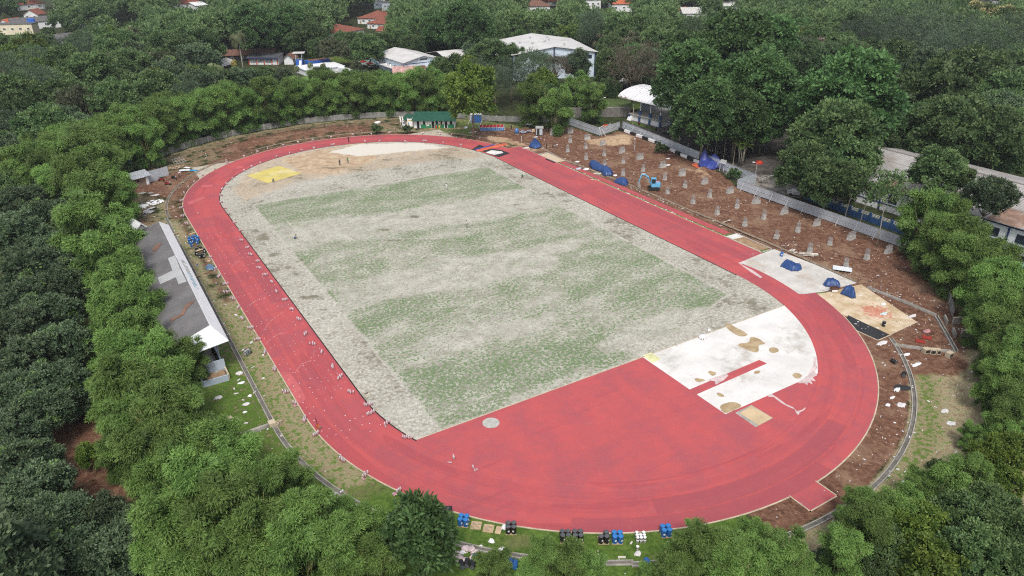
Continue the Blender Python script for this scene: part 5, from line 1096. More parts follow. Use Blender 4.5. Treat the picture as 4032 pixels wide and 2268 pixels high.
MB().slab([roofp(*z4(a, b)) for a, b in ((228, 355), (292, 330), (335, 440), (300, 525), (160, 588), (138, 530), (270, 465))], .04).build('roof_patch', mp, t)
MB().slab([roofp(*z4(a, b)) for a, b in ((300, 525), (336, 442), (396, 562), (325, 588))], .036).build('roof_patch', mp, t)
MB().slab([roofp(*z4(a, b)) for a, b in ((470, 728), (390, 765), (345, 850), (240, 905), (262, 918), (370, 860), (400, 800), (462, 745))], .02).build('rust_streak', mat('rust_streak', (.20, .115, .08), .9, .3, .8), t)
MB().slab([roofp(*z4(a, b)) for a, b in ((175, 215), (120, 235), (85, 290), (110, 300), (150, 260))], .02).build('rust_streak', mat('rust_streak', ()), t)
rs = random.Random(9); ml1, ml2 = mat('faded_grey_letters', (.50, .48, .47), .9, .1, 1), mat('faded_blue_letters', (.42, .62, .74), .9, .1, 1)
mb1, mb2 = MB(), MB(); glyph = ['1111', '1010', '0110', '1011', '1101', '0111', '1110', '1001', '1100', '1111', '0101', '1011', '0110']
def onf(y, v):      # point on the fascia, v 0 ridge .. 1 eave
    return (RX+(EX-RX)*v+.03, y, RZ+(EZ-RZ)*v+.085)
for k in range(13):
    y0 = 30.5-k*.98; mb = mb1 if k < 6 else mb2
    for q, on in enumerate(glyph[k]):
        if on == '0': continue
        a, b_ = ((y0, y0-.16), (y0-.55, y0-.71), (y0, y0-.7), (y0, y0-.7))[q]; v0, v1 = ((.32, .68), (.32, .68), (.32, .40), (.48, .56))[q]
        mb.sheet([onf(a, v0), onf(b_, v0), onf(b_, v1), onf(a, v1)])
mb1.build('lettering', ml1, t); mb2.build('lettering', ml2, t)
MB().box(-6.8, L_/2+3, 0, 4.6, L_-8, 1.6).build('rear_rooms', MLB, t)
mb = MB()
for k in range(4): mb.box(-2.2-k*.95, L_/2+1.0, .02, .93, L_-3.5, .55+.42*k)
mb.build('seat_tiers', MG, t)
mb = MB()
for k in range(2):
    for j in range(5): mb.box(-2.4-k*1.9, 1.2+j*.9-k*.2, .58+.84*k, .5, .6, .05)
mb.build('painted_steps', mat('pale_steps', (.46, .50, .50), .8, .15, 1), t)
MB().box(-1.25, L_/2+.4, 0, .22, L_-3, 1.35).build('front_wall', MLB, t)
for y in (4.2, 9.8, 15.4, 21, 26.6, 32.2, 37.8, 43.4, 49): MB().tube([(-1.25, y, 1.3), (-1.15, y, 6.1)], .1, 6).build('post', MLB, t)
t2 = thing('end_wall', 'pale blue concrete wall and planter at the near end of the grandstand', 'wall', (-51.2, -29.6, 0), 0)
MB().box(-1.9, 2.3, 0, 4.2, .22, 2.2).build('back_wall', MLB, t2); MB().box(-1.7, -.2, 0, 3.4, .2, .95).build('front_wall', MLB, t2); MB().box(-3.5, 1.0, 0, .2, 2.3, 1.6).build('side_wall', MLB, t2); MB().box(.1, 1.05, 0, .22, 2.3, .9).build('side_wall', MK, t2)
MB().box(-1.75, 1.1, .3, 3.2, 2.1, .28).build('planter_soil', mat('planter_soil', (.30, .20, .12), .95, .3, 1.5), t2)
p = at(*z4(480, 1205), 3.0); t2 = thing('porch_roof', 'small ragged white sheet roof beside the grandstand end, half under bamboo', 'porch', (p.x, p.y, 0), .1); MB().slab([(-1.9, -1.3, 2.6), (.9, -1.0, 2.7), (.9, 1.5, 3.2), (-1.9, 1.3, 3.1)], .06).build('roof', MRW, t2); mb = MB(); [mb.tube([(x, y, 0), (x, y, 2.6)], .05, 5) for x in (-1.6, .6) for y in (-.8, 1)]; mb.build('posts', MST, t2)
p = at(*z4(8, 55), 5.0); house('gable_hut', 'white gable end just beyond the far end of the grandstand', (p.x-2.2, p.y-.5), .25, 3.4, 4, 3.6, 5.4, MW, MRW, 'gable_y', 0, 'hut', door=False)
# ---- canteen with the green roof
c0 = Vector((30.7, 86.1, 0)); uu = (Vector((41.6, 79.1, 0))-c0); az = math.atan2(uu.y, uu.x); W_ = uu.length
t = thing('canteen', 'green roofed site canteen with a white and green front by the far bend', 'hut', c0, az)
MB().box(W_/2, 2.2, .02, W_, 4, 2.7).build('wall', MW, t); mgr = mat('green_roof', (.015, .080, .052), .6, .12, .5, wave=('X', 2.2, .3))
MB().slab([(-.5, -1.0, 2.55), (W_+.4, -1.0, 2.55), (W_+.6, 5.0, 4.1), (-.3, 5.0, 4.1)], .1).build('roof', mgr, t); mgp = mat('green_panel', (.020, .20, .085), .6, .12, .8)
for a, b_ in ((2.2, 5.6), (6.6, 9.6), (10.8, 12.7)): MB().box((a+b_)/2, .155, .02, b_-a, .08, 1.15).build('green_panel', mgp, t)
for a in (3.2, 7.3, 8.6, 11.8): MB().box(a, .165, 1.2, .75, .06, 1.1).build('serving_window', MDK, t)
for a in (1.4, 6.1, 10.2): MB().box(a, .16, .03, .75, .07, 2.1).build('doorway', MDK, t)
for a, z, w, h in ((2.6, 1.2, .7, 1.15), (4.4, .65, 1.0, 1.7)): MB().box(a, .12, z, w, .05, h).build('notice_board', MWP, t)
mb = MB(); [mb.box(W_*k/6, -.7, 0, .1, .1, 2.55) for k in (0, 2, 4, 6)]; mb.build('posts', MWO, t)
house('ply_lean_to', 'small plywood lean-to joined to the left end of the canteen', (29.0, 88.6), az, 2.2, 3, 2.4, 3.0, MPLY, mgr, 'mono', 0, 'lean-to', door=False)
# ---- concrete panel wall round the far side
mpanel = mat('weathered_panels', (.235, .23, .22), .95, .25, .6, dirt=(.07, .07, .055), dirt_amt=.7)
def panel_wall(label, pts, h=1.75, m=mpanel, pm=MG, every=2.4, name='panel_wall', cap=False):
    o = Vector((pts[0][0], pts[0][1], 0)); t = thing(name, label, 'wall', o, 0); mb, pb = MB(), MB(); L = [Vector((p[0], p[1], 0))-o for p in pts]; pos = []
    for i in range(len(L)-1):
        a, b_ = L[i], L[i+1]; d = (b_-a); ln_ = d.length; n = max(1, round(ln_/every))
        for k in range(n):
            p = a+d*(k+.5)/n; hh = h*rnd.uniform(.94, 1.04); mb.box(p.x, p.y, 0, ln_/n-.2, .10, hh, math.atan2(d.y, d.x)); q = a+d*k/n; pos.append(q); pb.box(q.x, q.y, 0, .2, .2, h*1.06)
    mb.build('panels', m, t); pb.build('posts', pm, t); return t
panel_wall('long weathered concrete panel wall round the far bend under the bamboo', [(67*math.cos(a), HL+67*math.sin(a)) for a in np.linspace(3.02, 0.60, 40)]+[(63, 74.5), (68.8, 70.6), (74, 66)])
panel_wall('low concrete panel wall at the right behind the big bamboo', [(73.8, -52.5), (67.3, -62.7), (58, -71), (54, -74)], 1.7)
# retaining stone wall beside the stage
mst, nd, lk, bs = _base('rubble_stone'); nt = mst.node_tree; co = objco(nt); vo = nt.nodes.new('ShaderNodeTexVoronoi'); vo.inputs['Scale'].default_value = 2.6; lk.new(co, vo.inputs[0]); vd = nt.nodes.new('ShaderNodeTexVoronoi'); vd.feature = 'DISTANCE_TO_EDGE'; vd.inputs['Scale'].default_value = 2.6; lk.new(co, vd.inputs[0])
c = mixc(nt, vo.outputs['Color'], (.085, .075, .068), (.20, .185, .17)); c = mixc(nt, smooth(nt, vd.outputs['Distance'], 0.02, 0.09), (.22, .21, .2), c); lk.new(c, bs.inputs['Base Color']); bs.inputs['Roughness'].default_value = .95
t = thing('retaining_wall', 'rough stone retaining wall left of the stage', 'wall', (0, 0, 0)); a, b_ = Vector((78.0, 72.0, 0)), Vector((97.8, 61.2, 0)); d = b_-a
MB().box((a.x+b_.x)/2, (a.y+b_.y)/2, 0, d.length, .5, 3.0, math.atan2(d.y, d.x)).build('stone_face', mst, t); MB().box((a.x+b_.x)/2, (a.y+b_.y)/2, 3.0, d.length+.1, .62, .14, math.atan2(d.y, d.x)).build('coping', MG, t)
nrm = Vector((-d.y, d.x, 0)).normalized()*-1
bank = [a+Vector((0, 0, 2.95)), b_+Vector((0, 0, 2.95)), b_+Vector((10, 12, 2.4)), a+Vector((8, 16, 2.4))]
mb = MB(); mb.prism([(p.x, p.y) for p in bank], 0, 2.9); tag(mb.build('bank', mat('bank_grass', (.07, .11, .03), .95, .35, .6, dirt=(.11, .075, .05), dirt_amt=.6)), kind='structure')
# ---- stage pavilion
t = thing('stage_pavilion', 'open stage with a curved white metal roof and blue based columns', 'stage', (96.0, 44.8, 0), 0.10)
SL, SD = 13.4, 16.0
MB().box(SD/2, SL/2, 0, SD-.3, SL-.3, 1.85).build('base_wall', MW, t); MB().box(SD/2, SL/2, 1.85, SD+.5, SL+.5, .22).build('deck', MG, t); mbp = MBL
for y in (0.0, 4.4, 8.8, 13.2): MB().box(-.02, y, 0, .5, .6, 1.84).build('base_pier', MBL, t)
for x in (5.2, 10.4): MB().box(x, -.02, 0, .6, .5, 1.84).build('base_pier', MBL, t)
for x, y in ((.35, .35), (.35, 4.6), (.35, 9.0), (5.5, .35), (10.7, .35)):
    o_ = MB().tube([(x, y, 2.07), (x, y, 7.0)], .15, 8).build('column', MWP, t); MB().box(x, y, 2.07, .62, .62, 1.5).build('column_base', MBL, o_)
MB().box(SD-2, SL/2, 2.07, .3, SL-.6, 5.5).build('back_wall', MLB, t); MB().box(SD/2+2, SL-.5, 2.07, SD-6, .3, 4.8).build('side_wall', MLB, t)
mb = MB(); n_ = 12; Y0, Y1 = -1.2, SL+4.0
def arcp(k, y): a = (k/n_)*1.75; return (-1.6+9.6*(1-math.cos(a)), y, 6.9+2.7*math.sin(a)*1.0)
for k in range(n_):
    mb.slab([arcp(k, Y0), arcp(k, Y1), arcp(k+1, Y1), arcp(k+1, Y0)], .07)
mb.build('roof', mat('stage_roof', (.80, .80, .83), .45, .08, .35, dirt=(.40, .34, .36), dirt_amt=.5), t)
mb = MB()
for j in range(15):
    y = Y0+(Y1-Y0)*(j+.5)/15; mb.tube([Vector(arcp(k, y))+Vector((0, 0, .05)) for k in range(n_+1)], .07, 4)
mb.build('roof_ribs', mat('roof_rib', (.48, .48, .52), .6, .1, .5), t)
mb = MB()
for k, y in ((0, SL+3.2), (0, SL+1.2)): mb.slab([arcp(0, y-1.1), arcp(0, y+.8), Vector(arcp(2, y+.6)), Vector(arcp(1, y-1.0))], .02)
for s in (mb,): s.v = [(p[0], p[1], p[2]+.05) for p in s.v]
mb.build('rusty_corner', mat('rusty_sheet', (.24, .17, .15), .9, .3, 1), t)
mb = MB(); mb.add([(-.9, SL-1.5, 0), (-.9, SL+.2, 0), (.3, SL+.2, 0), (.3, SL-1.5, 0), (.3, SL-1.5, 2), (.3, SL+.2, 2)], [(0, 1, 2, 3), (0, 4, 5, 1), (3, 4, 0), (1, 5, 2), (2, 5, 4, 3)]); mb.build('stair', MW, t)
p = S(2, 0, 1217, 1190); t2 = thing('lone_column', 'lone white column with a blue base left of the stage', 'column', (p.x, p.y, 0)); MB().tube([(0, 0, 1.5), (0, 0, 5.5)], .15, 8).build('shaft', MWP, t2); MB().box(0, 0, 0, .62, .62, 1.5).build('base', MBL, t2)
# ---- zinc hoarding round the building site
def hoarding(label, a, b_, h=2.3, props=True, side=1):
    a, b_ = Vector((a[0], a[1], 0)), Vector((b_[0], b_[1], 0)); d = b_-a; t = thing('zinc_hoarding', label, 'fence', a, math.atan2(d.y, d.x), 'zinc hoarding runs round the building site'); L = d.length
    MB().box(L/2, 0, .05, L, .05, h).build('sheeting', MZN, t); mb = MB()
    for z in (1.15, 2.22): mb.box(L/2, -.05*side, z, L, .05, .05)
    mb.build('rails', MST, t); 
    if props:
        for k in range(int(L/4.4)): MB().tube([(2+k*4.4, -.12*side, h*.85), (2.2+k*4.4, -1.35*side, .02)], .05, 5).build('brace', MST, t)
    return t
A = S(2, 0, 545, 1245); B = S(2, 0, 880, 1365); C_ = S(2, 0, 1080, 1300); D_ = S(2, 0, 1110, 1290); E_ = S(2, 1, 2290, 395); F_ = S(2, 1, 2450, 395); G_ = S(2, 1, 2260, 445); H_ = S(3, 1, 1330, 1035)
hoarding('short zinc hoarding run between the far panel wall and the site gate', A, B, 2.3, False, 1)
hoarding('zinc hoarding set back behind the leaning gate poles', B, C_, 2.3, False, 1)
hoarding('braced zinc hoarding between the parking yard and the big blue tent tarp', D_, F_, 2.2, True, 1)
hoarding('short zinc return turning back to the lower hoarding run', F_, G_, 2.2, False, 1)
hoarding('long zinc hoarding in front of the blue railed wall at right', G_, H_, 2.2, True, 1)
mb = MB(); p = S(2, 0, 900, 1365)
t = thing('gate_frame', 'leaning white metal gate frame at the hoarding corner', 'gate frame', p, -.6); mb.tube([(0, 0, 0), (-.8, 0, 2.4)], .06, 5); mb.tube([(1.2, 0, 0), (.2, .3, 1.8)], .06, 5); mb.tube([(-.8, 0, 2.4), (.6, .4, 3.0)], .06, 5); mb.build('frame', MWP, t)
# blue wall with white railings
a, b_ = S(3, 1, 340, 545), S(3, 1, 1345, 905); d = b_-a; L = d.length; t = thing('railed_wall', 'long blue wall with pillars and white railings behind the hoarding', 'wall', a, math.atan2(d.y, d.x)); MB().box(L/2, 0, 0, L, .22, 1.3).build('wall_base', MBL, t)
n_ = 11
for k in range(n_): MB().box(L*k/(n_-1), 0, 0, .6, .4, 2.15).build('pillar', MBL, t)
mb = MB(); [mb.box(L/2, 0, z, L, .06, .08) for z in (1.5, 1.75, 2.0)]; mb.build('railing', MWP, t)
a, b_ = S(3, 1, -280+0, 140), S(3, 1, 210, 295)
p0, p1 = S(2, 1, 2515, 385), S(3, 1, 210, 300); d = p1-p0; t = thing('lane_railing', 'low white topped railing along the lane entering the yard', 'railing', p0, math.atan2(d.y, d.x)); L = d.length; MB().box(L/2, 0, 0, L, .18, .5).build('kerb_wall', MG, t); mb = MB(); mb.tube([(0, 0, 1.0), (L, 0, 1.0)], .05, 6); [mb.tube([(L*k/5, 0, .5), (L*k/5, 0, 1.0)], .04, 5) for k in range(6)]; mb.build('rail', MWP, t)
# black and white kerb wall inside the hoarding
pts = [S(2, 0, 1075, 1305), S(2, 0, 1440, 1440), S(2, 1, 1700, 120), S(2, 1, 1900, 205)]; blk = mat('black_paint', (.02, .02, .021), .7, .2, 1); t = thing('banded_kerb', 'low kerb wall in black and white bands along the hoarding', 'kerb', (0, 0, 0))
tot = sum((pts[i+1]-pts[i]).length for i in range(3)); k = 0
for i in range(3):
    d = pts[i+1]-pts[i]; n_ = max(1, round(d.length/3.1))
    for j in range(n_):
        p = pts[i]+d*(j+.5)/n_; MB().box(p.x, p.y, 0, d.length/n_-.02, .5, .75, math.atan2(d.y, d.x)).build('band', (blk, MWP)[k % 2], t); k += 1
# corner concrete walls at the right drain
for q, (x0, y0, x1, y1, lab) in enumerate(((1860, 330, 2040, 310, 'broken concrete wall end with a pale coping under the right bamboo'), (1945, 460, 2090, 445, 'lower concrete wall corner with a pale coping beside the right drain'))):
    a, b_ = S(3, 2, x0, y0, .6), S(3, 2, x1, y1, .6); d = b_-a; t = thing('concrete_wall', lab, 'wall', (a.x, a.y, 0), math.atan2(d.y, d.x)); L = d.length; MB().box(L/2, 0, 0, L, .25, 1.1).build('wall_face', MG, t); MB().box(L/2, 0, 1.1, L+.05, .36, .1).build('coping', MK, t); MB().box(-.5, .9, 0, .25, 2.2, .8, -.5).build('wing_wall', MG, t)
# low ruined wall and blocks on the lower left verge
a, b_ = at(607, 1098), at(680, 1072); d = b_-a; t = thing('low_wall', 'low broken concrete wall stub beside the drain at lower left', 'wall', a, math.atan2(d.y, d.x)); MB().box(d.length/2, 0, 0, d.length, .4, .45).build('wall_body', MG, t); MB().box(d.length+.3, .1, 0, .9, .9, .55).build('end_block', MK, t)
# site shed at the far left
p = S(0, 1, 1400, 440); t = thing('site_shed', 'brick and zinc site shed with a ribbed lean-to roof at far left', 'shed', (p.x-.4, p.y+.2, 0), math.atan2(2.6, 6.2))
MB().box(1.6, 1.3, 0, 3.2, 2.6, 2.3).build('wall', mat('raw_brick', (.24, .17, .125), .95, .3, 1.5), t); MB().slab([(-1.2, -.6, 2.35), (3.9, -.6, 2.35), (4.6, 3.4, 3.0), (-.4, 3.4, 3.0)], .06).build('roof', mat('ribbed_zinc_roof', (.50, .53, .57), .45, .1, .5, metal=.3, wave=('X', .9, .9)), t)
MB().box(6.6, 3.1, 0, 7.6, .06, 2.3).build('zinc_screen', MZN, t); MB().box(5.2, 1.4, 0, 3.2, .06, 1.9).build('zinc_screen', MZN, t); MB().box(2.9, -.03, .05, .7, .06, 1.9).build('door', MWP, t); MB().box(.6, -.03, 1.3, .7, .05, .6).build('window', MDK, t)
# blue container box and the lined blue frame basin at the far side
p = S(1, 0, 2215, 1235); t = thing('blue_cabin', 'small blue sheet metal cabin under the lime tree at the far wall', 'cabin', p, -.5); MB().box(0, .8, 0, 3.4, 1.8, 2.6).build('body', mat('cabin_blue', (.035, .115, .33), .5, .15, .5, wave=('X', 1.6, .6)), t); MB().box(-1.62, -.13, 0, .14, .06, 2.6).build('door_frame', MWP, t); MB().box(0, .8, 2.6, 3.6, 2.0, .08).build('roof', MRF, t)
p = S(1, 0, 2375, 1300); t = thing('lined_basin', 'blue panelled basin with a red liner and white poles across it', 'basin', p, -.50); bl = mat('basin_blue', (.06, .20, .48), .6, .15, .8); L, Wd, h = 7.6, 3.4, .95
for (x, y, sx, sy) in ((0, -Wd/2, L, .1), (0, Wd/2, L, .1), (-L/2, 0, .1, Wd-.12), (L/2, 0, .1, Wd-.12)): MB().box(x, y, 0, sx, sy, h).build('side_panel', bl, t)
mb = MB(); mb.box(0, 0, .12, L-.2, Wd-.2, .05); mb.box(0, Wd/2-.1, .2, L-.2, .07, h-.14); mb.box(0, -Wd/2+.1, .2, L-.2, .07, h-.14); mb.build('liner', mat('red_liner', (.50, .05, .04), .7, .2, .8), t)
mb = MB(); [mb.box(-L/2+L*k/12, -Wd/2-.08, 0, .07, .05, h+.05) for k in range(13)]; mb.box(0, -Wd/2-.08, h, L, .06, .06); [mb.tube([(-L/2+.6+k*1.1, -Wd/2, h+.04), (-L/2+1.1+k*1.1, Wd/2, h+.10)], .04, 5) for k in range(7)]; mb.build('poles', MWP, t)
p = S(2, 0, 275, 1360); t = thing('zinc_cubicle', 'small zinc toilet cubicle with an open door by the rubbish', 'cubicle', p, -.6); MB().box(0, .8, 0, 1.9, 1.6, 2.1).build('body', MZN, t); MB().slab([(-1.2, -.2, 2.1), (1.2, -.2, 2.1), (1.2, 1.9, 2.35), (-1.2, 1.9, 2.35)], .05).build('roof', MST, t); MB().box(-.35, -.03, .05, .7, .05, 1.85).build('doorway', MDK, t)
# ================================================================ SITE PROPS
# ---- column stubs with starter bars
MCS = mat('stub_concrete', (0.42, 0.41, 0.39), 0.9, 0.15, 1.2); MRE = mat('rebar', (0.33, 0.32, 0.32), 0.7, 0.2, 2)
def stub(big):
    t = thing('column_stub', 'x', 'column stub'); w, d, h = (1.9, 0.66, 0.72) if big else (0.72, 0.72, 0.75); H = 1.7 if big else 1.95
    mb = MB(); mb.box(0, 0, -.5, w+.12, d+.12, .62); mb.box(0, 0, .12, w, d, h-.12); mb.build('concrete_base', MCS, t); mb = MB(); r = .017
    n = 15 if big else 5; m_ = 4 if big else 5
    P = [(-w/2+.08+(w-.16)*i/(n-1), s*(d/2-.08)) for i in range(n) for s in (-1, 1)]+[(s*(w/2-.08), -d/2+.08+(d-.16)*i/(m_-1)) for i in range(1, m_-1) for s in (-1, 1)]
    for x, y in P: mb.tube([(x, y, h-.05), (x, y, h+H-.85+rnd.uniform(-.05, .05))], r, 4)
    mb.build('starter_bars', MRE, t); mb = MB()
    for k in range(7):
        z = h+.08+k*(H-1.0)/6.5; q = [(-w/2+.07, -d/2+.07, z), (w/2-.07, -d/2+.07, z), (w/2-.07, d/2-.07, z), (-w/2+.07, d/2-.07, z), (-w/2+.07, -d/2+.07, z)]; mb.tube(q, .013, 4)
    mb.build('stirrups', MRE, t); return t
sp_, bp_ = stub(False), stub(True); Ys = [55.6, 46.7, 38.9, 30.2, 22.2, 13.8, 5.4, -2.4, -10.5, -18.8, -26.9, -35.4, -43.6, -52.0]; used = {}
def put_stub(pr, x, y, label, group):
    if pr.name in used: o = dup(pr, (x, y, 0), rnd.uniform(-.14, .14), label, group, (rnd.uniform(.9, 1.05), rnd.uniform(.9, 1.05), rnd.uniform(.84, 1.1))); o.rotation_euler.x = rnd.uniform(-.03, .03); o.rotation_euler.y = rnd.uniform(-.03, .03)
    else: used[pr.name] = 1; pr.location = (x, y, 0); pr['label'] = label; pr['group'] = group
for row, (x, ys, pr, nm) in enumerate(((56.5, [38.8, 30.0, 22.0, 13.9, -2.8, -11.2, -19.0, -27.0, -35.4, -43.7, -52.0], sp_, 'square column stub, {} from the far end of the row nearest the track'), (63.0, [56.4, 46.6, 39.0, 30.4, 22.1, 13.9, 5.4, -1.7, -9.9, -18.6, -26.4, -35.4, -43.5, -51.7], sp_, 'square column stub, {} from the far end of the middle row'), (69.2, [55.3, 46.6, 39.1, 30.1, 22.4, 13.3, 5.8, -2.2, -10.5, -18.7, -26.8, -35.2, -43.8, -52.1], bp_, 'long column stub with a wide rebar cage, {} from the far end along the hoarding'))):
    for k, y in enumerate(ys): put_stub(pr, x+rnd.uniform(-.15, .15)+(0.6 if pr is bp_ else 0)*0, y, nm.format(ORD[k+1]), ('column stubs in the row nearest the track', 'column stubs in the middle row', 'long column stubs along the hoarding')[row])
# ---- mini excavator
p = S(2, 1, 1425, 455); mex = mat('excavator_blue', (.13, .40, .62), .45, .1, 1); t = thing('excavator', 'light blue mini excavator with its bucket resting on the brown soil', 'excavator', p, 2.55); t.scale = (1.12, 1.12, 1.12)
for s in (-1, 1):
    mb = MB(); mb.lathe([(.28, -.17), (.28, .17)], 12, M=Matrix.Translation((.95, s*.72, .28)) @ Matrix.Rotation(math.pi/2, 4, 'X')); mb.lathe([(.28, -.17), (.28, .17)], 12, M=Matrix.Translation((-.95, s*.72, .28)) @ Matrix.Rotation(math.pi/2, 4, 'X')); mb.box(0, s*.72, 0.0, 1.9, .33, .56); mb.build('track_belt', mat('rubber', (.02, .02, .02), .9, .2, 2), t)
MB().box(0, 0, .56, 1.0, 1.0, .16).build('undercarriage', MGY, t); mb = MB(); mb.prism([(-1.35, -.55), (-1.15, -.8), (.6, -.8), (.7, -.6), (.7, .6), (.6, .8), (-1.15, .8), (-1.35, .55)], .72, 1.15); mb.prism([(-1.33, -.53), (-1.13, -.76), (-.3, -.76), (-.3, .76), (-1.13, .76), (-1.33, .53)], 1.15, 1.55); mb.build('body', mex, t)
cb = MB(); [cb.box(x, y, 1.15, .09, .09, 1.35) for x in (-.25, .65) for y in (-.05, .75)]; cb.box(.2, .35, 2.5, 1.05, .95, .12); cb.box(.2, .35, 1.15, .98, .86, .35); o = cb.build('cab', mex, t); MB().box(.2, .35, 1.5, .84, .74, 1.0).build('cab_glass', MGL, o)
MB().tube([(.7, -.25, 1.1), (1.35, -.25, 2.7), (2.2, -.25, 3.25), (2.9, -.25, 3.1)], [.20, .19, .16, .13], 6).build('boom', mex, t); MB().tube([(2.75, -.25, 3.3), (3.25, -.25, 1.5)], [.15, .11], 6).build('stick', mex, t); mb = MB(); mb.tube([(1.0, -.25, 1.35), (1.9, -.25, 2.75)], .06, 6); mb.tube([(2.0, -.25, 3.42), (2.85, -.25, 3.45)], .05, 6); mb.build('hydraulic_rams', MST, t)
mb = MB(); mb.add([(x, y, z) for y in (-.62, .12) for x, z in ((3.1, 1.5), (3.55, 1.25), (3.5, .5), (2.85, .15), (2.75, .6))], [(0, 1, 2, 3, 4), (9, 8, 7, 6, 5)]+[(i, 5+i, 5+(i+1) % 5, (i+1) % 5) for i in range(5)]); mb.build('bucket', mat('worn_steel', (.36, .34, .31), .6, .25, 2, metal=.4), t); MB().blob(-.7, -.3, 1.55, .35, .25, .22, 7, 3).build('engine_cover', mat('pink_rag', (.55, .22, .36), .8, .1, 1), t)
# ---- tarpaulins
def tarp(label, pts, h, m, seed=1, peaks=(), name='tarpaulin', grp=None, n=30, skirt=.25, folds=.14):
    """a sheet draped over a heap: outline pts on the ground (world), heap height h"""
    P = [(p.x, p.y) for p in pts]; cx = sum(p[0] for p in P)/len(P); cy = sum(p[1] for p in P)/len(P); P = [(a-cx, b_-cy) for a, b_ in P]
    x0, x1 = min(p[0] for p in P), max(p[0] for p in P); y0, y1 = min(p[1] for p in P), max(p[1] for p in P)
    xs_ = np.linspace(x0-.05, x1+.05, n); ys_ = np.linspace(y0-.05, y1+.05, n); X_, Y_ = np.meshgrid(xs_, ys_, indexing='ij'); d = pdist(P, X_, Y_); md = max(.2, d.max())
    t_ = np.clip(d/(md*.62), 0, 1); Z_ = h*(1-(1-t_)**2.4); ang = np.arctan2(Y_, X_)
    Z_ += folds*h*np.sin(ang*9+vnoise(X_+50, Y_+50, .7, seed)*5)*np.clip(1-t_, 0, 1)*t_*2.2+h*.30*(vnoise(X_+40, Y_+40, .75, seed+1)-.5)*t_+h*.16*(vnoise(X_+40, Y_+40, .3, seed+2)-.5)*t_
    for (a, b_, q, hh) in peaks: Z_ = np.maximum(Z_, hh*np.maximum(0, 1-(np.hypot(X_-(a-cx), Y_-(b_-cy))/q))**.95*np.clip(d/.15, 0, 1))
    i = np.arange(n*n).reshape(n, n); mb = MB(); vs = np.stack([X_.ravel(), Y_.ravel(), np.maximum(.02, Z_).ravel()], 1).tolist()
    fs = [(i[a, b_], i[a+1, b_], i[a+1, b_+1], i[a, b_+1]) for a in range(n-1) for b_ in range(n-1) if d[a:a+2, b_:b_+2].min() > -.03]
    mb.add(vs, [[int(q) for q in f] for f in fs]); o = mb.build(name, m, None, True, (cx, cy, 0)); return tag(o, label, 'tarpaulin', grp)
def tarpmat(name, col):
    m = mat(name, col, .45, .18, 1.6, spec=.5); return m
TB = tarpmat('blue_tarp', (.022, .060, .190)); TP = tarpmat('violet_blue_tarp', (.035, .055, .26)); TO = tarpmat('orange_tarp', (.56, .12, .06))
GT = 'blue tarpaulins over stored material'
tarp('blue tarpaulin heap with white sacks under it at the far corner of the home straight', [S(2, 1, *q) for q in ((165, 25), (205, -30), (255, -28), (300, 20), (302, 45), (240, 55), (185, 45))], 1.1, TB, 3, grp=GT)
tarp('longer blue tarpaulin heap, left one of the touching pair beside the runway', [S(2, 1, *q) for q in ((768, 205), (800, 185), (880, 215), (935, 255), (925, 290), (860, 272), (790, 240))], 1.2, TB, 5, grp=GT)
tarp('shorter blue tarpaulin heap, right one of the touching pair beside the runway', [S(2, 1, *q) for q in ((890, 270), (930, 245), (985, 262), (1022, 300), (1010, 325), (935, 330), (900, 310))], 1.2, TB, 7, grp=GT)
tarp('blue tarpaulin heap nearest the mini excavator', [S(2, 1, *q) for q in ((1020, 385), (1080, 362), (1150, 372), (1175, 395), (1155, 430), (1090, 412))], 1.1, TB, 9, grp=GT)
def zz4(a, b): return at((3000+a/4.262)/1.565217, (960+b/4.262)/1.565217)
tarp('long dark blue tarpaulin heap lying on the pale concrete apron', [zz4(*q) for q in ((295, 385), (345, 330), (420, 310), (560, 370), (672, 400), (670, 450), (600, 470), (500, 468), (400, 430), (350, 400))], 1.0, TB, 11, grp=GT)
tarp('double humped blue tarpaulin heap behind the wheelbarrow', [zz4(*q) for q in ((1015, 690), (1060, 630), (1150, 620), (1250, 660), (1322, 720), (1300, 760), (1180, 740), (1070, 730))], 1.05, TB, 13, grp=GT)
tarp('box shaped blue tarpaulin over a pallet right of the wheelbarrow', [zz4(*q) for q in ((1308, 850), (1360, 780), (1470, 775), (1560, 830), (1580, 925), (1510, 930), (1400, 880))], 1.35, TB, 15, grp=GT, folds=.1)
tarp('crumpled blue grey tarpaulin on the verge below the black drums', [S(0, 1, *q) for q in ((2060, 1240), (2090, 1215), (2140, 1218), (2170, 1245), (2150, 1270), (2085, 1272))], .35, tarpmat('dull_blue_tarp', (.10, .17, .27)), 17, grp=GT)
q = [S(2, 1, *a) for a in ((1870, 225), (1905, 165), (1985, 130), (2060, 150), (2115, 200), (2095, 240), (2040, 262), (1960, 270), (1905, 250))]
c1, c2 = S(2, 1, 1925, 205), S(2, 1, 2025, 200)
tarp('big violet blue tarpaulin tent with two peaks against the hoarding', q, 1.5, TP, 21, peaks=((c1.x, c1.y, 2.3, 4.2), (c2.x, c2.y, 3.0, 2.9)), n=46)
tarp('bright orange tarpaulin edge spilling left of the violet blue tent', [S(2, 1, *a) for a in ((1800, 210), (1840, 195), (1872, 205), (1885, 240), (1935, 262), (1935, 272), (1880, 262))], .35, TO, 23)
tarp('long orange and violet sheet lying across the far end of the track', [S(1, 1, *a) for a in ((2195, 68), (2290, 44), (2420, 10), (2520, -8), (2540, 4), (2500, 18), (2380, 44), (2280, 72), (2215, 80))], .30, TO, 25, name='orange_sheet', n=40)
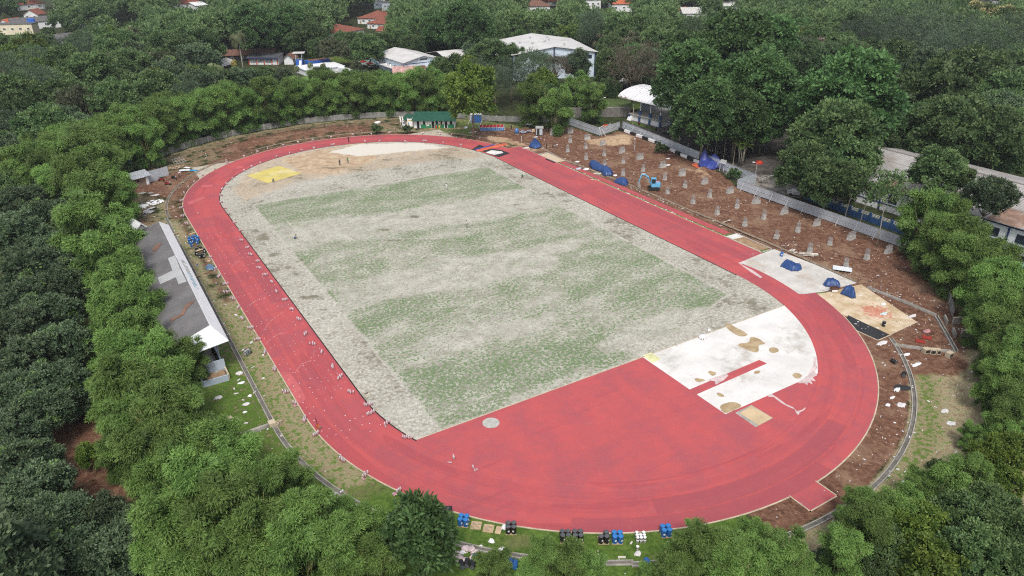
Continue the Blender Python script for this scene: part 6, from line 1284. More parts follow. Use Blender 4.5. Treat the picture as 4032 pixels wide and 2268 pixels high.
tarp('narrow violet fold along the edge of the orange sheet on the track', [S(1, 1, *a) for a in ((2185, 66), (2290, 36), (2400, 5), (2405, 12), (2300, 46), (2200, 74))], .34, TP, 27, name='violet_sheet')
tarp('blue sheet hanging in the bamboo behind the site shed', [S(0, 1, *a, 0) for a in ((1285, 210), (1320, 190), (1325, 225), (1345, 285), (1300, 245))], 2.6, mat('sky_blue_sheet', (.06, .28, .60), .5, .12, 1), 29)
# ---- drums, pallets, pails
mblue, mblk = mat('drum_blue', (.020, .110, .34), .38, .12, 1.5, spec=.5), mat('drum_black', (.014, .014, .016), .35, .2, 2, spec=.5)
mlid, mlab = mat('drum_lid_grey', (.10, .105, .115), .4, .25, 3), mat('paper_label', (.72, .72, .70), .8, .08, 2)
def drum(col, lid):
    t = thing('drum', 'x', 'drum'); MB().lathe([(.27, 0), (.295, .03), (.285, .06), (.285, .28), (.30, .30), (.285, .32), (.285, .58), (.30, .60), (.285, .62), (.285, .85), (.295, .87), (.28, .885)], 16).build('barrel', col, t, True); MB().lathe([(.255, .84), (.262, .892), (.255, .898), (.02, .895)], 16).build('lid', lid, t)
    mb = MB()
    for k in range(4): a0, a1 = -1.9+k*.16, -1.9+(k+1)*.16; mb.sheet([(.304*math.cos(a0), .304*math.sin(a0), .34), (.304*math.cos(a1), .304*math.sin(a1), .34), (.304*math.cos(a1), .304*math.sin(a1), .56), (.304*math.cos(a0), .304*math.sin(a0), .56)])
    mb.build('label', mlab, t); return t
DR = {'blue': drum(mblue, mat('drum_lid_blue', (.035, .19, .50), .35, .1, 2)), 'black': drum(mblk, mlid)}; first = {'blue': True, 'black': True}
def put_drum(col, x, y, z, label, group, rz=None, lie=None):
    rz = rnd.uniform(-.9, .5) if rz is None else rz
    if first[col]: o = DR[col]; first[col] = False; o.location = (x, y, z); o.rotation_euler = (0, 0, rz); o['label'] = label; o['group'] = group
    else: o = dup(DR[col], (x, y, z), rz, label, group)
    if lie is not None: o.rotation_euler = (math.pi/2, 0, lie); o.location.z = z+.30
    return o
mpal = mat('pallet_wood', (.50, .37, .25), .85, .2, 2)
def pallet_mesh():
    t = thing('pallet', 'x', 'pallet'); mb = MB(); [mb.box(-.52+k*.13, 0, .10, .095, 1.1, .025) for k in range(9)]; mb.build('deck_boards', mpal, t); mb = MB(); [mb.box(0, y, 0, 1.15, .09, .1) for y in (-.5, 0, .5)]; mb.build('bearers', mpal, t); return t
PAL = pallet_mesh(); PAL_used = [0]
def put_pallet(x, y, rz, label):
    if not PAL_used[0]: PAL_used[0] = 1; PAL.location = (x, y, 0); PAL.rotation_euler = (0, 0, rz); PAL['label'] = label; PAL['group'] = 'timber pallets on the near verge'; return
    dup(PAL, (x, y, 0), rz, label, 'timber pallets on the near verge')
def cluster(p, rz, col, slots, lab, group, plab):
    put_pallet(p.x, p.y, rz, plab)
    for k, (i, j) in enumerate(slots):
        dx, dy = (i-.5)*.60, (j-.5)*.60; c, s = math.cos(rz), math.sin(rz); pos = {(0, 0): 'front left', (1, 0): 'front right', (0, 1): 'back left', (1, 1): 'back right'}[i, j]
        put_drum(col, p.x+c*dx-s*dy, p.y+s*dx+c*dy, .126, lab.format(pos), group)
ALL4 = [(0, 0), (1, 0), (0, 1), (1, 1)]; va = -0.543
cluster(S(1, 3, 2090, 925), va-.15, 'blue', ALL4, '{} blue drum of the four beside the black tank', 'four blue drums beside the black tank', 'pallet under the four blue drums beside the black tank')
cluster(S(1, 3, 2566, 1000), va, 'black', ALL4, '{} black drum of the lone group right of the loose pallets', 'black drums right of the loose pallets', 'pallet under the lone black drum group right of the loose pallets')
cluster(S(2, 3, 535, 1085), va, 'black', ALL4, '{} dull black drum in the left of the paired black groups', 'left group of paired black drums', 'pallet under the left of the paired black drum groups')
cluster(S(2, 3, 660, 1085), va, 'black', ALL4, '{} black drum in the right of the paired black groups', 'right group of paired black drums', 'pallet under the right of the paired black drum groups')
cluster(S(2, 3, 918, 1095), va, 'black', [(0, 0), (1, 0), (1, 1)], '{} black drum of the three left of the bright blue drums', 'three black drums left of the bright blue ones', 'pallet under the three black drums')
cluster(S(2, 3, 1057, 1095), va, 'blue', ALL4, '{} bright blue drum of the square right of the three black drums', 'four bright blue drums in a square', 'pallet under the bright blue drum square')
cluster(S(2, 3, 1545, 1030), va+.1, 'blue', ALL4, '{} blue drum of the group half hidden by bamboo', 'blue drums half hidden by bamboo', 'pallet under the blue drums half hidden by bamboo')
p = S(1, 3, 2215, 945); put_pallet(p.x, p.y, va-.12, 'empty pallet right of the four blue drums, a dark spot on it'); p = S(1, 3, 2340, 975); put_pallet(p.x, p.y, va-.15, 'empty pallet between the other empty pallet and the plywood board')
p = S(1, 3, 2440, 990); tag(MB().box(0, 0, .03, .62, 1.1, .03).build('plywood_board', MPLY, None, False, p, va-.2), 'stained plywood board right of the two empty pallets', 'board')
p = S(1, 3, 1930, 850); mtk = mat('tank_black', (.022, .021, .021), .5, .25, 2); t = thing('cube_tank', 'black cube tank in a frame left of the four blue drums', 'tank', p, va+.1); MB().box(0, 0, .16, 1.0, .9, .95, 0, .96).build('tank_body', mtk, t); mb = MB(); [mb.box(0, 0, z, 1.05, .95, .035) for z in (.3, .6, .9)]; [mb.box(x, y, .1, .04, .04, 1.0) for x in (-.51, .51) for y in (-.46, .46)]; mb.build('cage', MDK, t); MB().box(0, 0, 0, 1.1, 1.0, .13).build('base_pallet', MGY, t); MB().lathe([(.12, 1.11), (.12, 1.16)], 10, .1, .1).build('cap', MGY, t); MB().sheet([(-.2, -.478, .82), (.12, -.478, .82), (.12, -.478, .88), (-.2, -.478, .88)]).build('label', mlab, t)
# paint pails: three by three, two high
def pail():
    t = thing('paint_pail', 'x', 'pail'); MB().lathe([(.13, 0), (.155, .30), (.165, .31), (.165, .34)], 12).build('bucket', mat('pail_white', (.62, .62, .62), .5, .1, 2), t); MB().lathe([(.168, .335), (.168, .37), (.02, .375)], 12).build('lid', MWP, t); MB().lathe([(.150, .1), (.156, .22)], 12).build('label_band', MGY, t); return t
PL = pail(); p = S(2, 3, 1292, 1085); k = 0; c, s = math.cos(va), math.sin(va)
for z in (0, 1):
    for i in range(3):
        for j in range(3):
            if z == 1 and (i, j) in ((1, 2),): continue
            dx, dy = (i-1)*.37, (j-1)*.37; loc = (p.x+c*dx-s*dy, p.y+s*dx+c*dy, .02+z*.378); lb = 'white paint pail, {} column, {} row, {} layer of the stacked block'.format(('left', 'middle', 'right')[i], ('front', 'middle', 'back')[j], ('lower', 'upper')[z])
            if k == 0: PL.location = loc; PL['label'] = lb; PL['group'] = 'stacked white paint pails'
            else: dup(PL, loc, rnd.uniform(-1, 1), lb, 'stacked white paint pails')
            k += 1
p = S(2, 3, 1263, 1175); dup(PL, (p.x, p.y, 0), .3, 'single white pail lying loose on the grass below the pail block', 'stacked white paint pails')
GL = 'drums lying on their sides at the bottom edge'
for q, col, lab, r_ in (((2065, 1320), 'black', 'plain black drum lying on its side, leftmost of the dumped three', .2), ((2122, 1305), 'black', 'black drum lying on its side with a white band, middle of the dumped three', .0), ((2188, 1318), 'black', 'black drum lying on its side with a white band, rightmost of the dumped three', -.1), ((2205, 1255), 'blue', 'blue drum lying on its side on top of the dumped rubbish', -.2)):
    p = S(1, 3, *q); put_drum(col, p.x, p.y, 0, lab, GL, 0, va+r_)
for q, col, lab, r_ in (((-15, 1305), 'blue', 'violet blue drum lying beside the drain below the bamboo, left of two', 0.0), ((35, 1320), 'blue', 'blue drum lying beside the drain below the bamboo, right of two', -.1), ((1340, 1300), 'blue', 'blue drum tipped against the drain with a white label', .5)):
    p = S(2, 3, *q); put_drum(col, p.x, p.y, 0, lab, GL, 0, va+r_)
p = S(1, 3, 1750, 850); put_drum('blue', p.x, p.y, 0, 'blue drum under a pale sheet beside the big leaved tree', GL); p = S(3, 1, 135, 1130); put_drum('blue', p.x, p.y, 0, 'lone blue drum standing near the end of the long jump pit', 'lone drums')
p = S(3, 2, 1160, 385); put_drum('black', p.x, p.y, 0, 'lone black drum with a white label standing on the tan slab', 'lone drums', -.2); p = S(3, 2, 1238, 740); put_drum('black', p.x, p.y, 0, 'black drum lying on the soil beside the right bend', 'lone drums', 0, va+.4); p = S(3, 2, 1365, 870); put_drum('black', p.x, p.y, 0, 'black drum lying against the right drain with a white rag on it', 'lone drums', 0, va-.5)
GB = 'blue drums on the left verge'
for k, (x, y, lab) in enumerate(((1908, 975, 'back left'), (1942, 965, 'back middle'), (1975, 958, 'back third'), (1998, 970, 'back right, touching the track'), (1912, 1000, 'middle left'), (1950, 992, 'centre'), (1990, 1005, 'front right'), (1930, 1030, 'front, nearest the camera'))):
    p = S(0, 1, x, y); put_drum('blue', p.x, p.y, 0, 'blue drum of the left verge cluster, '+lab, GB)
GK = 'black drums on the left verge'
for x, y, lab in ((2025, 1072, 'back'), (1985, 1085, 'back left under the plank'), (2060, 1092, 'right, against the track'), (1980, 1120, 'left'), (2018, 1150, 'front left'), (2048, 1145, 'front right')):
    p = S(0, 1, x, y); put_drum('black', p.x, p.y, 0, 'black drum of the left verge cluster, '+lab, GK)
p = S(0, 1, 2015, 1110); tag(MB().box(0, 0, .905, 1.4, .5, .04).build('board', MPLY, None, False, p, .3), 'pale board lying on top of the black drum cluster', 'board')
p = S(0, 1, 2095, 1180); t = thing('wooden_box', 'open wooden box on the left verge below the black drums', 'box', p, .4); MB().box(0, 0, 0, .9, .7, .06).build('base', MPLY, t); mb = MB(); mb.box(-.43, 0, .06, .05, .7, .4); mb.box(0, .33, .06, .8, .05, .4); mb.box(.43, 0, .06, .05, .7, .2); mb.build('sides', MWO, t)
p = S(0, 1, 1935, 900); tag(MB().box(0, 0, .01, 1.5, .5, .05).build('board', MPLY, None, False, p, .5), 'pale board lying on the verge behind the blue drum cluster', 'board')
p = S(0, 1, 1980, 1222); t = thing('shovel', 'shovel with a blue blade lying on the left verge', 'shovel', p, .85); MB().tube([(-1.0, 0, .05), (0, 0, .06)], .03, 6).build('handle', MWO, t); MB().slab([(0, -.16, .06), (.38, -.14, .10), (.42, .0, .1), (.38, .14, .10), (0, .16, .06)], .03).build('blade', mblue, t)
# wheelbarrow / hand cart
p = zz4(1200, 800); t = thing('wheelbarrow', 'two handled wheelbarrow in front of the double humped blue tarpaulin', 'wheelbarrow', p, va+.1); mb = MB(); mb.box(0, 0, .45, 1.3, .75, .08); mb.box(0, -.36, .53, 1.3, .05, .35); mb.box(0, .36, .53, 1.3, .05, .35); mb.box(.64, 0, .53, .05, .7, .35); mb.box(-.64, 0, .53, .05, .7, .35); mb.build('tray', mat('barrow_brown', (.12, .06, .045), .8, .2, 2), t); MB().lathe([(.28, -.05), (.30, 0), (.28, .05)], 14, M=Matrix.Translation((.35, -.2, .3)) @ Matrix.Rotation(math.pi/2, 4, 'X')).build('wheel', MDK, t); mb = MB(); [mb.tube([(-.6, y, .5), (-1.5, y, .62)], .03, 5) for y in (-.3, .3)]; [mb.tube([(-.45, y, .45), (-.5, y, 0)], .03, 5) for y in (-.3, .3)]; mb.build('handles', MST, t); MB().box(0, -.395, .15, 1.0, .03, .3).build('side_panel', MWP, t)
p = S(0, 2, 2490, 665); t = thing('wheeled_cage', 'black framed white sided cage cart on the verge by the grandstand drain', 'cage cart', p, .62); mb = MB()
for x in (-.55, 0, .55): mb.tube([(x, -.35, 0), (x, -.3, .75), (x, .3, .75), (x, .35, 0)], .03, 5)
for y, z in ((-.35, .05), (.35, .05), (-.3, .75), (.3, .75), (-.33, .4), (.33, .4)): mb.tube([(-.55, y, z), (.55, y, z)], .03, 5)
mb.tube([(.55, 0, .4), (1.2, .1, .75)], .03, 5); mb.build('frame', MDK, t); MB().box(0, 0, .06, 1.0, .56, .6).build('side_panels', mat('mesh_panel', (.42, .43, .44), .6, .2, 2), t); MB().lathe([(.14, -.04), (.14, .04)], 10, M=Matrix.Translation((.4, -.42, .14)) @ Matrix.Rotation(math.pi/2, 4, 'X')).build('wheel', MDK, t)
p = S(1, 2, 632, 1405); t = thing('hand_roller', 'small orange red hand machine with a dark upright handle on the track', 'hand machine', p, .2); MB().box(0, 0, .02, .5, .8, .28, 0, .8).build('body', mat('machine_orange', (.42, .10, .035), .5, .15, 1), t); MB().tube([(0, .35, .25), (0, .5, 1.25)], .04, 6).build('handle', MDK, t); MB().lathe([(.14, -.2), (.14, .2)], 10, M=Matrix.Translation((0, -.3, .15)) @ Matrix.Rotation(math.pi/2, 4, 'Y')).build('roller', MGY, t)
p = S(3, 1, 745, 1268); tag(MB().box(0, 0, .28, 3.3, 1.9, .04).build('roof_sheet', mat('white_ribbed_sheet', (.72, .76, .80), .4, .06, .5, wave=('Y', 1.6, .9)), None, False, p, -.95), 'white ribbed roofing sheet lying on the turned soil beside the drain', 'roofing sheet')
# timber heaps
def planks(label, p, n, L, w, spread, rz, m, name='timber_pile', h=.05, seed=0):
    g = random.Random(seed); mb = MB()
    for k in range(n): mb.box(g.uniform(-spread, spread), g.uniform(-spread, spread)*.8, .01+.05*(k//3), L*g.uniform(.6, 1.1), w, h, g.uniform(-.35, .35))
    return tag(mb.build(name, m, None, False, p, rz), label, 'timber pile')
mpw = mat('white_timber', (.60, .56, .50), .85, .15, 2)
planks('loose pile of pale planks on the soil near the lone blue drum', S(3, 1, 415, 1115), 16, 2.6, .13, .7, -.75, mpw, seed=1)
planks('small scatter of white offcuts left of the pale plank pile', S(3, 1, 255, 1080), 9, 1.1, .15, .8, .3, mpw, seed=2)
planks('bundle of long pale poles lying in the grass below the bamboo', S(1, 3, 770, 780), 6, 4.0, .10, .25, .95, mpw, 'pole_bundle', seed=3)
planks('stack of flat boards beside the right of the touching tarpaulins', S(2, 1, 860, 300), 10, 1.6, .55, .15, -1.0, mpw, 'board_stack', seed=4)
planks('boards lying on the kerb between the track and the runway', S(2, 1, 825, 360), 4, 1.9, .5, .5, -.9, MPLY, 'board_stack', seed=5)
planks('long offcuts on the soil below the middle column stubs', S(2, 1, 2160, 780), 4, 3.2, .08, .2, .1, mpw, seed=6)
planks('brown timber heap in the ditch at the right corner', S(3, 1, 1630, 1250), 14, 2.2, .16, .9, -.6, MWO, seed=7)
# rubble, sacks and white waste
mwaste = mat('white_plastic', (.74, .74, .76), .6, .12, 2); msack = mat('sack_white', (.62, .60, .60), .8, .15, 2)
def heap(label, p, rx, ry, h, m, seed, name='plastic_sheet', cat='plastic waste', grp=None, rz=0.0, n=14):
    g = random.Random(seed); pts = [Vector((p.x+rx*g.uniform(.7, 1.05)*math.cos(a)*math.cos(rz)-ry*g.uniform(.7, 1.05)*math.sin(a)*math.sin(rz), p.y+rx*g.uniform(.7, 1.05)*math.cos(a)*math.sin(rz)+ry*g.uniform(.7, 1.05)*math.sin(a)*math.cos(rz), 0)) for a in np.linspace(0, 6.28, 12)[:-1]]
    o = tarp(label, pts, h, m, seed, name=name, n=n, folds=.2); o['category'] = cat; return o
def sackpile(label, p, n, r, m, seed, name='sack_heap', z=.0):
    g = random.Random(seed); mb = MB()
    for k in range(n): a = g.uniform(0, 6.28); q = r*math.sqrt(g.random()); mb.blob(q*math.cos(a), q*math.sin(a)*.8, .12+z*g.random(), g.uniform(.3, .5), g.uniform(.22, .35), .16, 7, seed*31+k)
    return tag(mb.build(name, m, None, True, p), label, 'sack heap')
sackpile('heap of stacked white sacks on the grass beyond the grandstand', S(0, 1, 1560, 600), 34, 1.9, mwaste, 1, z=.35)
heap('crumpled white plastic heap left of the stacked white sacks', S(0, 1, 1425, 640), 1.7, 1.2, .6, mwaste, 2); heap('long white sheet below the stacked white sacks', S(0, 1, 1500, 660), 2.0, .5, .2, mwaste, 3, rz=.6); heap('grey crumpled plastic nearest the grandstand peak', S(0, 1, 1500, 690), 1.5, .9, .4, msack, 4)
heap('grey sheet on the grass below the site shed, left of two', S(0, 1, 1428, 495), 1.2, .6, .12, mat('grey_sheet', (.30, .31, .31), .7, .15, 1), 5); heap('grey sheet below the site shed, right of two', S(0, 1, 1512, 493), .9, .5, .12, MATS['grey_sheet'], 6); heap('pale rubbish patch between the grey sheets and the sacks', S(0, 1, 1560, 517), 1.3, .5, .2, msack, 7)
sackpile('heap of brown stones and sacks beside the metal frame at far left', S(0, 1, 1780, 250), 26, 2.0, mat('sandbag', (.36, .27, .19), .9, .25, 2), 8, 'rubble_heap', .5)
t = thing('bent_gate', 'bent grey metal frame leaning on the brown stone heap', 'gate', S(0, 1, 1800, 195), .4); mb = MB(); [mb.tube([(x, -1, .3), (x+.3, 1, 1.2)], .04, 5) for x in (-1.6, -.8, 0, .8, 1.6)]; [mb.tube([(-1.6+k*.15, -1+k, .3+k*.45), (1.6+k*.15, -1+k, .3+k*.45)], .04, 5) for k in (0, 1, 2)]; mb.build('frame', MST, t)
for q, (x, y, w, d, r_, m, lab) in enumerate(((1860, 272, 2.6, 1.3, .2, MRW, 'white sheet metal piece left of the bright blue panel'), (1885, 245, 1.6, 1.0, -.3, MRW, 'smaller white sheet metal piece behind the larger one at far left'), (1950, 270, 2.0, .9, 0.0, mat('bright_blue_panel', (.04, .30, .60), .5, .1, 1), 'bright blue panel lying by the mud stained drain'))):
    p = S(0, 1, x, y); tag(MB().box(0, 0, .25-.05*q, w, d, .04).build('metal_sheet', m, None, False, p, va+r_), lab, 'metal sheet')
p = S(2, 0, 165, 1275); t = thing('zinc_table', 'zinc sheet table top standing in the dry grass at the far wall', 'table', p, -.5); MB().slab([(-1.2, -.7, .75), (1.2, -.7, .75), (1.2, .7, .95), (-1.2, .7, .95)], .05).build('top', MST, t); mb = MB(); [mb.tube([(x, y, 0), (x, y, .75)], .04, 5) for x in (-1, 1) for y in (-.5, .5)]; mb.build('legs', MST, t)
p = S(2, 0, 48, 1350); t = thing('covered_pallet', 'tall blue plastic covered stack beside the lined basin', 'covered stack', p, -.4); MB().blob(0, 0, .9, .75, .65, 1.0, 9, 5, .1).build('cover', mat('shiny_blue_plastic', (.07, .16, .36), .3, .25, 1.5), t, True); MB().box(0, 0, 0, 1.2, 1.0, .12).build('pallet_base', mpal, t)
sackpile('scattered blue and white sacks between the covered stack and the zinc cubicle', S(2, 0, 140, 1335), 18, 1.9, mat('blue_grey_sack', (.30, .32, .42), .7, .35, 1.2), 11, z=.3)
heap('tan plywood sheet leaning beside the zinc cubicle', S(2, 0, 215, 1330), .8, .5, .9, MPLY, 12, 'plywood_sheet', 'board'); heap('pale rubble scatter in front of the zinc cubicle', S(2, 0, 240, 1380), .9, .5, .15, msack, 13)
heap('white rubble patch beside the basin', S(1, 0, 2115, 1290), .8, .6, .5, mwaste, 14); heap('pale rubble strip below the lime tree at the far bend', S(1, 0, 2180, 1333), 1.6, .5, .2, msack, 15)
heap('white sack dropped on the white concrete of the D zone', S(2, 2, 1915, 508), .95, .7, .65, mwaste, 16, 'white_sack', 'sack'); heap('tiny white sack at the edge of the bleached field by the D zone', S(2, 2, 1985, 425), .35, .25, .2, mwaste, 17, 'white_sack', 'sack')
heap('black pond liner with a pale rim on the soil by the right drain', S(3, 2, 1355, 1005), 1.6, .95, .06, MBK, 18, 'black_liner', 'liner', rz=-.5); heap('white crumpled sack at the edge of the black liner', S(3, 2, 1295, 1030), .8, .4, .3, mwaste, 19, 'white_sack', 'sack'); heap('pale grey cloth below the black liner', S(3, 2, 1340, 1180), .85, .65, .15, msack, 20); heap('white paper sack left of the pale grey cloth', S(3, 2, 1205, 1180), .45, .35, .2, mwaste, 21, 'white_sack', 'sack'); heap('white sack between the liner and the pale cloth', S(3, 2, 1250, 1105), .6, .25, .15, mwaste, 22, 'white_sack', 'sack')
heap('white paper scraps at the bend of the right drain', S(3, 2, 1395, 670), .8, .4, .12, mwaste, 23); heap('pale sheet beside the right drain below the concrete boxes', S(3, 2, 1490, 772), 1.2, .4, .12, mwaste, 24); heap('pale scraps in the dry grass at right', S(3, 2, 1780, 1240), .8, .5, .15, msack, 25); heap('lower pale scraps in the dry grass at right', S(3, 2, 1845, 1365), .8, .6, .15, msack, 26)
heap('pale blue sheet with a rust frame on the tan slab', S(3, 2, 1165, 262), .95, .5, .25, mat('pale_teal_sheet', (.50, .60, .58), .7, .1, 1), 27); heap('white sack on the soil above the tan slab', S(3, 2, 1160, 168), .7, .35, .25, mwaste, 28, 'white_sack', 'sack'); heap('pale rubbish at the corner of the tan slab', S(3, 2, 1450, 285), 1.2, .4, .2, msack, 29)
heap('white rubble along the tan slab edge by the dark strip', S(3, 2, 1150, 555), 1.5, .5, .12, msack, 30); heap('pink and white sacks on the soil at the right corner', S(3, 2, 1590, 440), 1.1, .5, .3, mat('pink_sack', (.50, .25, .27), .8, .4, 1), 31)
for x, y, lab in ((1530, 540, 'red ribbed crate panel nearest the right drain, lower of two'), (1597, 502, 'red ribbed crate panel on the soil, upper of two')):
    p = S(3, 2, x, y); tag(MB().box(0, 0, .03, 1.3, .95, .12).build('crate_sheet', mat('red_crate', (.42, .05, .035), .6, .2, 1, wave=('X', 3, 1)), None, False, p, -.9), lab, 'panel')
for k, (x, y, w, r_, lab) in enumerate(((1585, 650, .95, .2, 'tilted hollow concrete box on the right drain wall, leftmost of three'), (1650, 655, .9, -.1, 'hollow concrete box on the right drain wall, middle of three'), (1705, 658, .6, .0, 'small solid concrete block on the right drain wall, right of the hollow boxes'), (1820, 690, 1.0, .5, 'large pale concrete box beyond the right drain wall'))):
    p = S(3, 2, x, y); t = thing('concrete_box', lab, 'concrete box', p, va+r_, 'precast concrete boxes at the right drain'); MB().box(0, 0, 0, w, .75, .75).build('shell', MK, t); MB().box(0, -.375, .1, w*.72, .03, .5).build('opening', MDK, t)
for x, y, lab, c_, r_ in ((2307, 1340, 'dark wooden crate lying in the grass left of the drain', 0, 2),):
    p = S(0, 2, x, y); t = thing('crate', lab, 'crate', p, .3); MB().box(0, 0, 0, .9, .6, .45).build('body', MGY, t); MB().box(0, 0, .45, .95, .65, .06).build('lid', MK, t)
p = S(1, 2, 222, 1380); t = thing('concrete_box', 'twin celled concrete box beside the drain at lower left', 'concrete box', p, .75, 'precast concrete boxes at the right drain'); mb = MB(); mb.box(0, 0, 0, 1.0, .6, .1); [mb.box(x, 0, .1, .1, .6, .4) for x in (-.45, 0, .45)]; [mb.box(0, y, .1, .8, .08, .4) for y in (-.26, .26)]; mb.build('shell', MK, t)
p = S(1, 2, 1110, 1065); t = thing('wood_frame', 'small wooden frame on the bleached field beside the left straight', 'frame', p, .3); mb = MB(); [mb.box(0, y, .02, .8, .08, .08) for y in (-.22, .22)]; [mb.box(x, 0, .02, .08, .36, .08) for x in (-.36, .36)]; mb.build('frame', MK, t); MB().box(0, 0, .015, .62, .34, .03).build('inner_board', MGY, t)
heap('white torn sheet above the small black crate in the left grass', S(0, 2, 2430, 955), .6, .35, .12, mwaste, 40); heap('blue and white rubbish in the left grass', S(0, 2, 2195, 1105), .7, .5, .2, msack, 41); heap('small white bag beside the drain in the left grass', S(0, 2, 2515, 1088), .35, .3, .2, mwaste, 42, 'white_sack', 'sack'); heap('pale rubble mound beside the drain by the grandstand end', S(0, 2, 2410, 862), .7, .55, .3, msack, 43); heap('pale rubble in the left grass below the white bag', S(0, 2, 2475, 1170), .7, .4, .2, msack, 44); heap('tiny white bag in the left grass', S(0, 2, 2465, 1250), .35, .25, .15, mwaste, 45, 'white_sack', 'sack')
heap('white rubbish beside the drain under the bamboo plume', S(1, 3, 745, 640), 1.0, .7, .2, msack, 46); heap('crumpled white sheet on the green verge below the plywood board', S(1, 3, 2372, 1100), .38, .42, .2, mwaste, 47); heap('flat white sheet on the green verge beside the bottom drain', S(1, 3, 2465, 1180), .55, .3, .06, mwaste, 48); heap('white bag beside the plywood board', S(1, 3, 2505, 965), .5, .45, .4, mwaste, 49, 'white_sack', 'sack'); heap('pale grey sheet draped over the blue drum by the big leaved tree', S(1, 3, 1805, 800), .75, .6, .35, msack, 50)
sackpile('dumped pink and white sacks behind the black drums at the bottom', S(1, 3, 2120, 1240), 18, 1.1, mat('pale_pink_sack', (.62, .50, .51), .8, .3, 1), 51, z=.3); heap('white plastic heap above the dumped sacks', S(1, 3, 2110, 1195), 1.0, .4, .3, mwaste, 52); heap('white and green rubbish beside the tipped blue drum', S(2, 3, 1265, 1225), .5, .4, .15, msack, 53)
p = S(2, 3, 1105, 1263); tag(MB().box(0, 0, .02, .8, .22, .08).build('plank', mpw, None, False, p, va-.03), 'short pale plank on the grass above the bottom drain', 'plank', 'loose planks on the near verge'); p = S(2, 3, 1200, 1120); tag(MB().box(0, 0, .02, .4, .18, .08).build('plank', mpw, None, False, p, va+.9), 'short pale plank tilted left of the pail block', 'plank', 'loose planks on the near verge')
p = S(1, 3, 2263, 1150); tag(MB().lathe([(.17, .02), (.17, .06), (.02, .065)], 12).build('pail_lid', MWP, None, False, p), 'round pale pail lid on the green verge', 'lid')
heap('bluish plastic wrap on the runway, left of the white wrap', S(2, 1, 665, 252), 1.2, .6, .3, mat('bluish_wrap', (.45, .50, .58), .4, .15, 1), 54); heap('white plastic wrap lying across the runway', S(2, 1, 745, 258), 1.3, .6, .35, mwaste, 55); heap('white sheet with splinters beside the runway at the soil edge', S(2, 1, 655, 182), .9, .5, .2, mwaste, 56); heap('white sack right of the touching tarpaulins', S(2, 1, 1040, 322), .8, .4, .35, mwaste, 57, 'white_sack', 'sack')
heap('pink cloth by the banded kerb', S(2, 1, 1580, 110), .9, .4, .12, MATS['pink_sack'], 58); heap('pale blue cloth below the pink cloth by the banded kerb', S(2, 1, 1570, 150), .8, .5, .2, msack, 59); heap('white sticks and cloth right of a long column stub', S(2, 1, 1570, 215), 1.0, .4, .2, mwaste, 60)
heap('white rubbish at the far kerb of the home straight corner', S(2, 1, 140, 40), 1.5, .6, .15, msack, 61); heap('pale rubble heap on the far verge behind the bend', S(1, 0, 755, 1340), 1.6, .6, .25, msack, 62); heap('white sheet metal crate on the bank left of the notice boards', S(1, 0, 1225, 1240), 1.4, .7, .6, MRW, 63, 'metal_sheet', 'metal sheet')
t = thing('sheet_table', 'propped pale zinc awning beside the violet blue tent', 'awning', S(2, 1, 2115, 262), .55); MB().slab([(-1.3, -.9, 2.0), (1.6, -.6, 2.2), (1.6, .9, 2.4), (-1.3, .7, 2.2)], .05).build('sheet', MST, t); mb = MB(); [mb.tube([(x, y, 0), (x*.9, y*.9, 2.05)], .05, 5) for x in (-.9, 1.1) for y in (-.5, .5)]; mb.build('legs', MWP, t)
p = S(2, 1, 1930, 180); t = thing('white_frame_board', 'white framed board standing behind the violet blue tent', 'board', p, .65); MB().box(0, 0, 1.6, 2.2, .06, 1.9).build('panel', MWP, t); mb = MB(); [mb.tube([(x, 0, 0), (x, 0, 1.6)], .05, 5) for x in (-.9, .9)]; mb.build('legs', MST, t)
# notice boards and stakes beside the canteen
for k, (x, y, w, h, lab) in enumerate(((1505, 1280, 1.9, 2.0, 'white notice board on legs left of the canteen'), (1553, 1285, 1.7, 3.1, 'tall white banner with a figure beside the canteen'))):
    p = S(1, 0, x, y); t = thing('notice_board' if k == 0 else 'banner', lab, 'notice board' if k == 0 else 'banner', p, -.55); MB().box(0, 0, .5 if k == 0 else .15, w, .06, h-.4).build('panel', MWP, t); mb = MB(); [mb.tube([(s*w*.48, 0, 0), (s*w*.48, 0, h+.2)], .05, 5) for s in (-1, 1)]; mb.build('posts', MWP, t)
    (MB().box(0, -.04, 1.0, 1.3, .02, .7) if k == 0 else MB().box(-.45, -.04, .4, .35, .02, 1.3)).build('print', mat('print_blue', (.16, .26, .34), .7, .2, 2), t)
    if k: MB().box(0, -.045, 2.2, 1.3, .02, .35).build('yellow_print', MYE, t)
for x, y, lab in ((1465, 1285, 'left leaning white banner pole left of the notice board'), (1488, 1285, 'right leaning white banner pole left of the notice board')):
    p = S(1, 0, x, y); t = thing('banner_pole', lab, 'banner pole', p, -.5); MB().tube([(0, 0, 0), (-.5, .2, 3.6)], .05, 5).build('pole', MWP, t); MB().slab([(-.2, .07, 1.8), (-.45, .16, 3.5), (-.1, .16, 3.5), (.1, .07, 1.8)], .02).build('flag_cloth', MWP, t)
for x, y, m, lab in ((1815, 1290, MRD, 'red gas cylinder in front of the canteen, left of two'), (1845, 1290, MATS['play_yellow'], 'yellow gas cylinder in front of the canteen'), ):
    p = S(1, 0, x, y+2); t = thing('gas_cylinder', lab, 'cylinder', p); MB().lathe([(.2, 0), (.24, .1), (.24, .75), (.15, .9), (.06, .92)], 12).build('body', m, t, True); MB().lathe([(.07, .92), (.07, 1.05)], 8).build('valve', MST, t)
